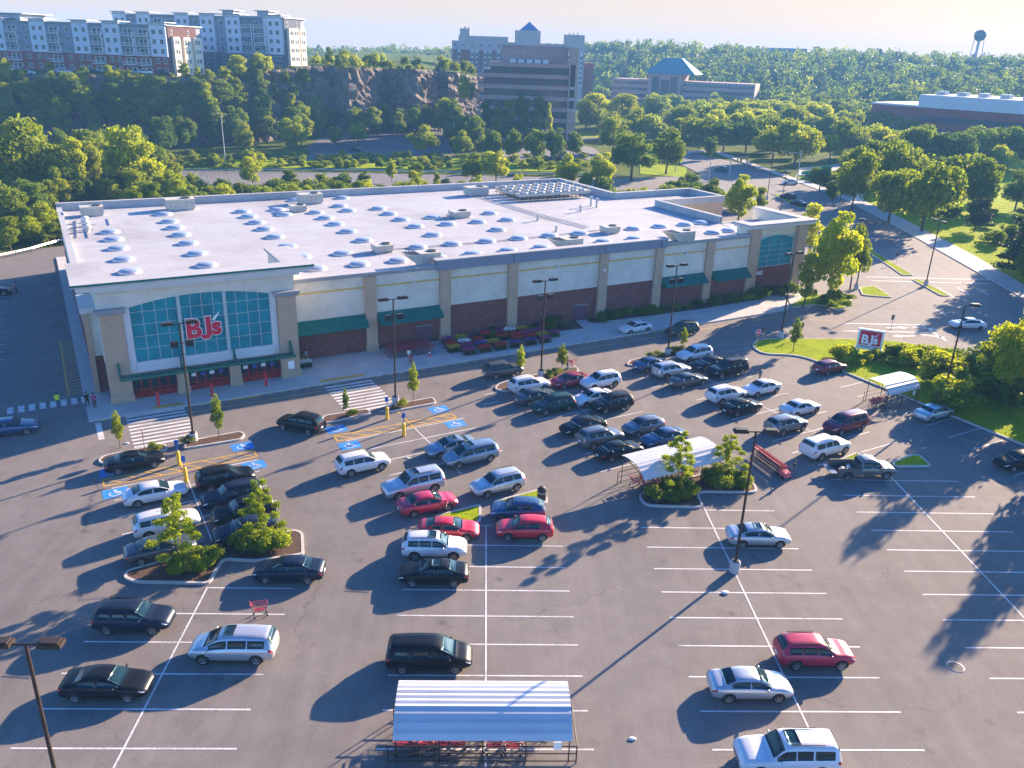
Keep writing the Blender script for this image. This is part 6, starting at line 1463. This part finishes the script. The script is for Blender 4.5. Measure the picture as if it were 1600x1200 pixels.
person(G(138, 637, .15), TH+R(100), 'black', 'black', 'person in black standing on the pavement left of the entrance')
person(G(149, 639, .15), TH+R(80), 'plum', 'black', 'person in a plum top beside the one in black', .15)
person(G(479, 568, .15), TH+R(-60), 'grey', 'black', 'person beside the yellow flowers right of the entrance', .1, .6)
person(G(639, 566, .15), TH+R(-100), 'white', 'grey', 'person in white leaning on a cart before the parked carts', .1, .9); cart(G(642, 570, .15), TH+R(-100), 'cart held by the person in white')
person(G(886, 578), TH+R(200), 'pink', 'black', 'person in pink pushing a cart past the third tree island', .25, .9); cart(G(895, 574), TH+R(20), 'cart pushed along the drive by the person in pink')
person(G(1186, 596), TH+R(180), 'denim', 'khaki', 'person standing behind the white sedan, head above its roof')
person(G(1383, 631), R(200), 'white', 'black', 'person in white at the mouth of the lawn edge corral', .15, .6)
person(G(1238, 746), R(150), 'black', 'denim', 'person walking behind the cart pushing machine', .25, .5)
person(G(27, 459), TH+R(180), 'plum', 'black', 'person in plum pushing a cart in the shaded side lot', .2, .8); cart(G(20, 459), TH+R(180), 'cart pushed in the shaded side lot')
person(G(812, 551, .15), TH, 'black', 'denim', 'person in black among the flower racks', .1, .5)
# traffic cones
def cone(x, y, label):
    o = empty('traffic_cone', G(x, y, .15)); tag(o, label, 'traffic cone'); b = MB(); b.lathe([(.04, .72), (.15, .04)], n=12); b.box((0, 0, .02), (.4, .4, .04)); b.build('body', mat('orange_red_cone', (.62, .06, .03), .6, .05, 2), o); b = MB(); b.lathe([(.085, .50), (.115, .32)], n=12); b.build('stripe', MT['signwhite'], o)
cone(671, 556, 'red cone on the pavement right of the parked carts')
# ------------------------------------------------------------------ planting
rd = random.Random(77)
for k, px_, by, ty, hw, lf, lb in (
 ('locust',283,888,767,47,'c','airy young tree at the left end of the left planted island'),('locust',412,852,745,40,'c','airy young tree at the right end of the left planted island'),
 ('locust',1055,770,672,38,'c','airy young tree before the middle corral, left one'),('locust',1132,746,677,36,'c','airy young tree before the middle corral, right one'),
 ('street',188,700,642,13,'a','slim young tree on the first tree island behind the black sedan'),('street',343,687,616,15,'a','slim young tree right of the left crosswalk'),
 ('street',646,628,567,13,'a','slim young tree right of the right crosswalk'),('street',541,652,606,8,'b','very thin sapling before the right crosswalk'),
 ('street',813,586,540,11,'c','slim yellow green tree beside the driving dark grey SUV'),('street',877,582,537,13,'a','slim young tree behind the dark red coupe'),
 ('street',1067,547,511,9,'c','small young tree between the olive SUV and the pale SUV'),('street',1239,551,497,15,'b','young tree standing alone on the green lawn'),
 ('tall',1255,480,398,22,'a','young tree on the corner lawn before the end tower'),('broad',1294,474,322,46,'c','large sunlit tree beside the end tower of the store'),('broad',1328,452,346,24,'a','tree behind the large one at the end tower'),('tall',1262,400,318,22,'c','tree top just behind the end tower roof'),
 ('broad',1152,352,268,30,'c','bushy tree behind the right wing of the store'),('tall',1185,345,292,14,'a','smaller tree right of the bushy one behind the wing'),('broad',1108,325,276,20,'b','darker tree left of the bushy one behind the wing'),
 ('broad',215,312,188,50,'c','big bright sunlit tree standing out of the wood left of the street'),('broad',52,318,152,66,'a','tallest round tree of the wood at far left'),('tall',128,300,214,22,'c','slim bright tree between the two big trees of the wood'),
 ('tall',18,395,338,24,'a','tree just behind the guard rail at the left edge'),('broad',52,382,336,20,'c','bright small tree behind the guard rail'),('broad',82,378,344,16,'a','bush like tree at the back left corner of the store'),
 ('broad',462,240,178,28,'c','yellow green tree at the left corner of the far lot'),('broad',663,246,193,26,'a','tree at the right side of the far lot'),('broad',560,226,190,18,'c','small bright tree in the middle of the far lot'),('broad',525,228,196,15,'c','small bright tree left in the far lot'),
 ('tall',155,172,90,18,'c','tall bright poplar before the brick apartments'),('broad',383,240,190,18,'a','round tree by the left street light'),
 ('broad',986,282,202,42,'b','large dark tree left of the junction'),('broad',1040,272,198,32,'a','large tree beside the bright lawn before the junction'),('cone',1000,214,164,13,'b','pointed conifer before the far trees'),
 ('pine',1600,430,292,52,'d','big dark conifer at the right edge'),('flat',1440,362,258,62,'a','wide spreading tree by the pavement, right one'),('flat',1388,348,262,46,'a','wide spreading tree by the pavement, left one'),
 ('broad',1582,636,462,52,'c','bright tree at the right edge above the lawn hedge')):
    plant_px(k, px_, by, ty, hw, lf, label=lb, rd=rd, name={'cone': 'conifer', 'pine': 'conifer'}.get(k, 'tree'), group='street trees on the islands' if k == 'street' else None)
# wood left of the street
GW = 'trees of the wood left of the store'
n = 0
while n < 92:
    px_ = rd.uniform(-70, 300); by = rd.uniform(222, 392); g = G(px_, by); v = -g.x*SU+g.y*CU; u = g.x*CU+g.y*SU
    if v < 166 or 210 < g.y < 248 and px_ > 255: continue
    if by > 330 and px_ > 80: continue
    h = rd.uniform(6, 13)*(.75 if by > 300 else 1); plant(rd.choice(('broad', 'broad', 'tall', 'broad')), g, h, h*rd.uniform(.32, .45), rd.choice('aabbcb'), 'green tree in the dense wood left of the store', GW, rd=rd); n += 1
for i in range(46):
    g = G(rd.uniform(-40, 120), rd.uniform(330, 392)) if i < 20 else UV(rd.uniform(-5, 30), rd.uniform(163, 176))
    if -g.x*SU+g.y*CU < 163: continue
    plant('scrub', g, rd.uniform(2, 4.2), rd.uniform(1.6, 3), rd.choice('aabc'), 'leafy scrub along the edge of the wood behind the guard rail', 'scrub along the wood edge', rd=rd)
# strip between the store and the back street
for i in range(150):
    u = rd.uniform(14, 104); v = rd.uniform(158, 186); g = UV(u, v)
    if g.y > 210 or g.y < 160: continue
    if i % 3: plant('scrub', g, rd.uniform(3, 6), rd.uniform(2.2, 4), rd.choice('abba'), 'green scrub between the store and the back street', 'scrub behind the store', rd=rd, stuff='undergrowth')
    else: plant(rd.choice(('tall', 'broad')), g, rd.uniform(4.5, 8), rd.uniform(1.6, 2.8), rd.choice('acb'), 'small tree between the store and the back street', 'small trees behind the store', rd=rd, stuff='undergrowth')
for i in range(130):
    g = Vector((rd.uniform(-95, 62), rd.uniform(186, 212), 0)); g.y += (g.x+95)*.045
    if g.y < UV(0, 160).y-90 : continue
    plant('scrub', g, rd.uniform(2.2, 5), rd.uniform(2, 4), rd.choice('abba'), 'x', None, rd=rd, stuff='undergrowth')
for px_, by, ty, hw, lf in ((775,290,232,24,'c'),(737,288,236,22,'a'),(612,285,246,9,'c'),(648,290,250,16,'a'),(395,292,244,18,'c'),(455,296,262,16,'a'),(300,300,268,12,'c'),(885,296,238,20,'c'),(940,298,234,24,'c'),(915,300,262,14,'a'),(570,296,266,14,'b'),(505,298,268,14,'a')):
    plant_px('broad', px_, by, ty, hw, lf, label='bright young tree along the back street', group='young trees along the back street', rd=rd)
# verge shrubs, cliff foot, office front
for i in range(150):
    g = G(rd.uniform(270, 920), rd.uniform(244, 264)); plant('scrub', g, rd.uniform(1.0, 2.7), rd.uniform(1.6, 3.2), rd.choice('aabc'), 'low shrub on the verge beyond the back street', 'shrubs on the street verge', rd=rd, stuff='undergrowth')
n = 0
while n < 78:
    px_ = rd.choice((rd.uniform(330, 745), rd.uniform(470, 745))); by = rd.uniform(203, 236)
    if 480 < px_ < 705: by = rd.uniform(202, 213)
    g = G(px_, by); h = rd.uniform(8, 15)*(.85 if 560 < px_ < 690 else 1); plant(rd.choice(('broad', 'broad', 'tall')), g, h, h*rd.uniform(.34, .46), rd.choice('abbba'), 'green tree at the foot of the quarry cliff', 'trees at the cliff foot', rd=rd); n += 1
for i in range(190):   # on and under the left slope
    px_ = rd.uniform(-60, 480); y = rd.uniform(132, 205); s = (y-122)/85; d = lerp_tab([(c[0], c[2]) for c in CL], px_)-2-12*max(0, min(1, s))
    g = W(px_, y, d); h = rd.uniform(3.5, 8) if s < .5 else rd.uniform(6, 11)
    plant(rd.choice(('broad', 'tall', 'broad')), g, h, h*rd.uniform(.3, .45), rd.choice('abbbc'), 'tree growing on the shaded slope below the apartments', 'trees on the slope below the apartments', rd=rd, stuff='slope_wood')
for i in range(60):   # rim
    px_ = rd.uniform(-40, 735); y = lerp_tab([(c[0], c[1]) for c in CL], px_); d = lerp_tab([(c[0], c[2]) for c in CL], px_); g = W(px_, y, d+rd.uniform(.5, 5))
    plant('scrub', (g.x, g.y, g.z-.5), rd.uniform(1, 3), rd.uniform(1.2, 3), rd.choice('aacb'), 'scrub growing along the cliff rim', 'scrub on the cliff rim', rd=rd, stuff='undergrowth')
for i in range(46):
    px_ = rd.uniform(486, 745); d = rd.uniform(352, 470); y = lerp_tab([(c[0], c[1]) for c in CL], px_)-rd.uniform(2, 9); g = W(px_, y, d)
    plant(rd.choice(('broad', 'scrub')), (g.x, g.y, g.z-1.5), rd.uniform(3, 7.5), rd.uniform(2, 4), rd.choice('abac'), 'tree on the plateau above the quarry cliff', 'trees on the plateau', rd=rd, stuff='slope_wood')
for px_, y, ty in ((405,120,88),(376,128,98),(420,118,95),(352,132,110),(288,122,104),(10,112,98),(80,113,101)):
    d = lerp_tab([(c[0], c[2]) for c in CL], px_)-1; g = W(px_, y, d); plant('broad', g, (y-ty)*d/1400*1.3, None, 'c', 'sunlit tree on the rim before the apartments', 'trees before the apartments', rd=rd)
for k, px_, by, ty, hw, lf in (('broad',770,250,194,17,'b'),('broad',802,252,192,20,'b'),('broad',834,254,190,20,'b'),('broad',868,256,196,20,'b'),('broad',895,252,202,18,'b'),('tall',795,226,148,15,'b'),('tall',816,227,143,15,'b'),('tall',838,226,150,16,'b'),('tall',856,228,158,9,'c'),('tall',775,226,165,14,'b'),('broad',742,240,176,20,'b'),('broad',722,246,202,18,'a'),('tall',757,222,160,12,'b'),('broad',727,150,118,16,'c')):
    if by == 150: g = W(px_, 165, 352); plant('broad', g, 12, 4.5, 'c', 'bright tree at the right end of the quarry cliff', rd=rd)
    else: plant_px(k, px_, by, ty, hw, lf, label='dark tree before the brown brick office', group='trees before the brick office', rd=rd)
GR = 'leafy trees between the road and the far offices'
for k, px_, by, ty, hw, lf in (('broad',957,240,188,22,'a'),('broad',934,206,150,26,'c'),('broad',968,204,150,26,'a'),('broad',915,204,166,18,'a'),('broad',1022,196,152,22,'b'),('flat',1060,210,166,26,'a'),('flat',1100,206,160,30,'c'),('flat',1140,208,162,28,'a'),('flat',1092,232,182,30,'a'),('flat',1130,236,188,30,'b'),('flat',1165,238,190,28,'b'),('flat',1198,236,186,30,'a'),('flat',1180,196,160,26,'c'),('flat',1215,190,157,26,'c'),('flat',1252,188,157,24,'c'),('flat',1232,214,168,28,'a'),('flat',1272,208,164,26,'c'),('flat',1240,262,196,40,'a'),('flat',1206,256,198,34,'a'),('flat',1300,222,182,26,'a'),('flat',1322,250,194,32,'a'),('flat',1356,246,198,30,'c'),('flat',1338,300,236,34,'a'),('flat',1330,332,246,30,'a'),('flat',1400,318,226,40,'a'),('flat',1372,290,222,36,'a'),('flat',1500,330,246,48,'a'),('flat',1480,270,210,40,'b'),('flat',1430,262,200,36,'a'),('flat',1520,260,200,40,'b'),('flat',1562,262,202,38,'b'),('flat',1600,266,206,36,'b'),('flat',1640,268,206,36,'b'),('flat',1400,222,186,28,'a'),('flat',1440,218,186,28,'b'),('flat',1310,196,160,22,'b'),('flat',1345,205,168,24,'b'),('tall',1545,312,258,16,'a'),('broad',1522,362,312,22,'d'),('broad',1585,330,270,26,'b'),('broad',1110,250,214,12,'b'),('broad',1066,236,206,16,'b'),('broad',1280,300,262,18,'b'),('broad',1300,318,282,14,'b')):
    ty -= (by-ty)*.10; hw *= 1.15
    plant_px(k, px_, by, ty, hw, lf, label='wide leafy tree between the road and the far offices', group=GR, rd=rd)
ROADS = [px([(1560, 570), (1380, 530), (1320, 480), (1345, 455), (1310, 380), (1200, 325), (1100, 300), (1040, 262), (1050, 234), (1110, 228), (1172, 250), (1250, 276), (1340, 300), (1430, 345), (1530, 397), (1800, 520), (1800, 640)]), px([(1000, 215), (1045, 215), (1065, 184), (1000, 184)])]
def in_poly(P, x, y):
    c = False
    for i in range(len(P)):
        a, b_ = P[i-1], P[i]
        if (a.y > y) != (b_.y > y) and x < (b_.x-a.x)*(y-a.y)/(b_.y-a.y)+a.x: c = not c
    return c
n = 0
while n < 150:
    px_ = rd.uniform(915, 1690); by = rd.uniform(168, 224); g = G(px_, by)
    if by < lerp_tab([(930, 186), (1200, 168), (1600, 182)], px_) or any(in_poly(P, g.x, g.y) for P in ROADS): continue
    h = rd.uniform(9, 13.5); plant(rd.choice(('flat', 'broad')), g, h, h*rd.uniform(.5, .68), rd.choice('accc'), 'x', None, rd=rd, stuff='office_park_wood'); n += 1
for i in range(26):  # row of trees added on the verge to throw shade over the back street
    g = Vector((-96+i*5.4+rd.uniform(-2, 2), 0, 0)); g.y = 246+(g.x+95)*.06*(1 if g.x < -40 else .75)+rd.uniform(0, 6); h = rd.uniform(3.6, 5.6)*(.6 if -66 < g.x < -8 else 1)
    plant('broad', g, h, h*.45, rd.choice('abac'), 'x', None, rd=rd, stuff='undergrowth')
n = 0
while n < 34:
    px_ = rd.uniform(1200, 1660); by = rd.uniform(224, 330); g = G(px_, by)
    if any(in_poly(P, g.x, g.y) for P in ROADS) or (px_ > 1500 and by > 275) or (px_ < 1320 and by > 262): continue
    h = rd.uniform(8, 11.5); plant(rd.choice(('flat', 'broad')), g, h, h*rd.uniform(.5, .66), rd.choice('aabc'), 'wide leafy tree between the road and the far offices', GR, rd=rd); n += 1
for i in range(110):
    px_ = rd.choice((rd.uniform(1255, 1340), rd.uniform(1180, 1340), rd.uniform(1340, 1640), rd.uniform(1460, 1660))); by = rd.uniform(272, 300) if px_ < 1340 else rd.uniform(285, 330+max(0, px_-1420)*.42)
    if px_ < 1330 and by > 300-(1330-px_)*.22: continue
    if any(in_poly(P, G(px_, by).x, G(px_, by).y) for P in ROADS): continue
    plant('scrub', G(px_, by), rd.uniform(1.5, 3.8), rd.uniform(1.8, 3.8), rd.choice('abb'), 'shrub under the roadside trees beyond the pavement', 'shrubs under the roadside trees', rd=rd, stuff='undergrowth')
for i in range(18): plant('scrub', G(rd.uniform(1045, 1105), rd.uniform(288, 312)), rd.uniform(2, 4), rd.uniform(1.6, 2.6), 'b', 'dark shrub behind the right wing of the store', 'dark shrubs behind the store wing', rd=rd, stuff='undergrowth')
# right hand lawn: hedge and trees whose shade falls over the lot
for i in range(64):
    if i < 26: px_ = 1312+i*7.2; by = 562+rd.uniform(-6, 10)+max(0, (px_-1400)*.06)
    else: px_ = rd.uniform(1468, 1640); by = rd.uniform(580, 640)
    h = (rd.uniform(.9, 1.4) if 1325 < px_ < 1395 else rd.uniform(1.6, 2.4)) if i < 26 else rd.uniform(2.2, 4.4)
    plant('scrub', G(px_, by, .13), h, h*rd.uniform(.75, 1.0), 'c' if i < 26 and rd.random() < .6 else rd.choice('ab'), 'shrub of the lawn hedge right of the store sign' if i < 26 else 'dense shrub in the thicket at right edge', 'shrubs of the lawn hedge' if i < 26 else 'thicket at the right edge', rd=rd)
def scr_x(q): v = Vector((q.x, q.y, 6))-CAM; return 800+FPX*v.dot(AX)/v.dot(AF)
SH = []
for P_ in ((1478, 1010), (1540, 955), (1598, 880), (1520, 800), (1440, 735), (1590, 770)):
    for h in (13, 15, 17, 19):
        k = h*.60*3.376; q = G(*P_)+Vector((.719*k, .695*k, 0)); u = q.x*CU+q.y*SU
        if u > 84 and scr_x(q) > 1640+h*8: SH.append((q.x, q.y, h, h*.30)); break
for x, y, h, w in tuple(SH)+((70, 78, 11, 4.5), (62, 68, 9, 3.6), (66, 60, 11, 4.6), (74, 68, 12, 5), (71, 52, 12, 5), (80, 60, 12, 5), (84, 76, 11, 4.6), (90, 66, 12, 5), (77, 44, 11, 4.4), (64, 80, 8, 3.4), (57, 84, 7, 3.0)):
    plant('broad', (x, y, .1), h, w, rd.choice('ab'), 'tree on the right hand lawn shading the lot', 'trees on the right hand lawn', rd=rd)
for px_, by, h in ((1650, 470, 13), (1690, 440, 14), (1640, 400, 12), (1730, 470, 13), (1700, 400, 13), (1610, 452, 11)):
    plant('pine' if h == 14 else 'broad', G(px_, by), h, h*.42, 'b', 'dark tree on the verge past the right edge', 'trees past the right edge', rd=rd)
# shrubs in the beds
def bed(P, n, h, leafs, label, grp, zz=.12):
    xs = [p.x for p in P]; ys = [p.y for p in P]; k = 0; t = 0
    def inside(x, y):
        c = False
        for i in range(len(P)):
            a, b_ = P[i-1], P[i]
            if (a.y > y) != (b_.y > y) and x < (b_.x-a.x)*(y-a.y)/(b_.y-a.y)+a.x: c = not c
        return c
    Q = offset_poly(ccw(P), .75); P = [Vector((q.x, q.y, 0)) for q in Q]
    while k < n and t < 4000:
        t += 1; x, y = rd.uniform(min(xs), max(xs)), rd.uniform(min(ys), max(ys))
        if not inside(x, y): continue
        hh = h*rd.uniform(.7, 1.25); plant('shrub', (x, y, zz), hh, hh*rd.uniform(.8, 1.15), rd.choice(leafs), label, grp, rd=rd); k += 1
bed(px([(240, 890), (330, 856), (350, 872), (326, 908), (250, 908)]), 26, 1.0, 'aac', 'shrub in the left planted island below its left tree', 'shrubs of the left island')
bed(px([(345, 852), (432, 836), (448, 842), (446, 866), (352, 868)]), 20, 1.1, 'aac', 'shrub in the left planted island around its right tree', 'shrubs of the left island')
bed(px([(1012, 768), (1080, 750), (1086, 775), (1094, 792), (1012, 788)]), 24, 1.1, 'aab', 'shrub in the middle island below its left tree', 'shrubs of the middle island')
bed(px([(1090, 748), (1124, 740), (1176, 756), (1182, 770), (1094, 768)]), 22, 1.1, 'aab', 'shrub in the middle island below its right tree', 'shrubs of the middle island')
for x, y, l in ((243, 704, 'beside the left crosswalk'), (293, 692, 'at the foot of the lamp before the entrance'), (552, 648, 'by the thin sapling'), (627, 634, 'at the foot of the lamp by the right crosswalk'), (858, 588, 'at the foot of the lamp by the dark red coupe'), (870, 584, 'behind the dark red coupe'), (1015, 558, 'behind the deep blue sedan'), (1030, 556, 'left of the lamp in the right hand cluster'), (1053, 551, 'right of the lamp in the right hand cluster'), (1061, 549, 'beside the pale SUV')):
    plant('shrub', G(x, y, .12), rd.uniform(.7, 1.0), rd.uniform(.7, 1.0), 'a', 'low shrub '+l, 'shrubs of the small tree islands', rd=rd)
for i in range(58):
    u = rd.choice((rd.uniform(63, 99), rd.uniform(63, 99), rd.uniform(45, 59.6))); v = rd.uniform(86.9 if u > 60 else 86.6, 88.5); h = rd.uniform(.8, 1.5)*(1.5 if rd.random() < .15 else 1)
    plant('shrub', UV(u, v, .05), h, h*rd.uniform(.75, 1.0), rd.choice('bbba'), 'dark shrub in the bed along the store wall', 'shrubs along the store wall', rd=rd)
for i in range(10): plant('shrub', G(1290+rd.uniform(-8, 40), 470+rd.uniform(-8, 12), .13), rd.uniform(1, 1.7), rd.uniform(.9, 1.4), 'b', 'clipped dark shrub on the corner lawn', 'shrubs on the corner lawn', rd=rd)
build_mass()
# ------------------------------------------------------------------ light, sky, air
HOR = (.27, .265, .295); LOW = (.75, 1.15, 1.6); ZEN = (.06, .30, .78)

SUN_AZ, SUN_EL = 44.0, 16.5
d = Vector((math.cos(R(SUN_AZ))*math.cos(R(SUN_EL)), math.sin(R(SUN_AZ))*math.cos(R(SUN_EL)), math.sin(R(SUN_EL))))
sl = bpy.data.lights.new('sun', 'SUN'); sl.energy = 5.0; sl.angle = R(.5); sl.color = (1.0, .74, .50)
so = bpy.data.objects.new('sun', sl); C.objects.link(so); so.location = (60, 60, 90); so.rotation_euler = d.to_track_quat('Z', 'Y').to_euler()
w = bpy.data.worlds.new('World'); sc.world = w; w.use_nodes = True; nt = w.node_tree; bg = nt.nodes['Background']
sky = nt.nodes.new('ShaderNodeTexSky'); sky.sky_type = 'NISHITA'; sky.sun_disc = False; sky.sun_elevation = R(SUN_EL); sky.sun_rotation = R(90-SUN_AZ)
sky.air_density = 1.0; sky.dust_density = 1.2; sky.ozone_density = 1.5; sky.altitude = 30
geo = nt.nodes.new('ShaderNodeTexCoord'); sep = nt.nodes.new('ShaderNodeSeparateXYZ'); nt.links.new(geo.outputs['Generated'], sep.inputs[0])
tint = ramp(nt, sep.outputs['Z'], [(.0, HOR), (.065, HOR), (.10, LOW), (.28, LOW), (.5, ZEN)])     # pale band of air at the horizon, deep blue overhead
band = ramp(nt, sep.outputs['Z'], [(.0, .85), (.07, .85), (.11, .0)])      # thick white summer air low down
col = mix(nt, mix(nt, sky.outputs[0], tint.outputs['Color'], 1.0, 'MULTIPLY'), (2.62, 2.12, 1.76), band.outputs['Color'])
nt.links.new(col, bg.inputs['Color']); bg.inputs['Strength'].default_value = .09
HAZE = True
if HAZE:
    b = MB(); b.span(-1750, 1750, -400, 1750, -6, 68); o = b.build('haze', [])
    m = bpy.data.materials.new('haze'); m.use_nodes = True; nt = m.node_tree; nt.nodes.remove(nt.nodes['Principled BSDF'])
    pv = nt.nodes.new('ShaderNodeVolumePrincipled'); pv.inputs['Color'].default_value = (.22, .52, .95, 1); pv.inputs['Density'].default_value = .00030; pv.inputs['Anisotropy'].default_value = .0
    nt.links.new(pv.outputs[0], nt.nodes['Material Output'].inputs['Volume']); o.data.materials.append(m); o['kind'] = 'stuff'
sc.view_settings.view_transform = 'Standard'; sc.view_settings.look = 'None'; sc.view_settings.exposure = 2.12; sc.view_settings.gamma = 1
cy = sc.cycles; cy.max_bounces = 5; cy.diffuse_bounces = 3; cy.glossy_bounces = 2; cy.transmission_bounces = 2; cy.transparent_max_bounces = 4; cy.volume_bounces = 0
cy.use_denoising = True; cy.use_adaptive_sampling = True; cy.adaptive_threshold = .02; cy.sample_clamp_indirect = 4
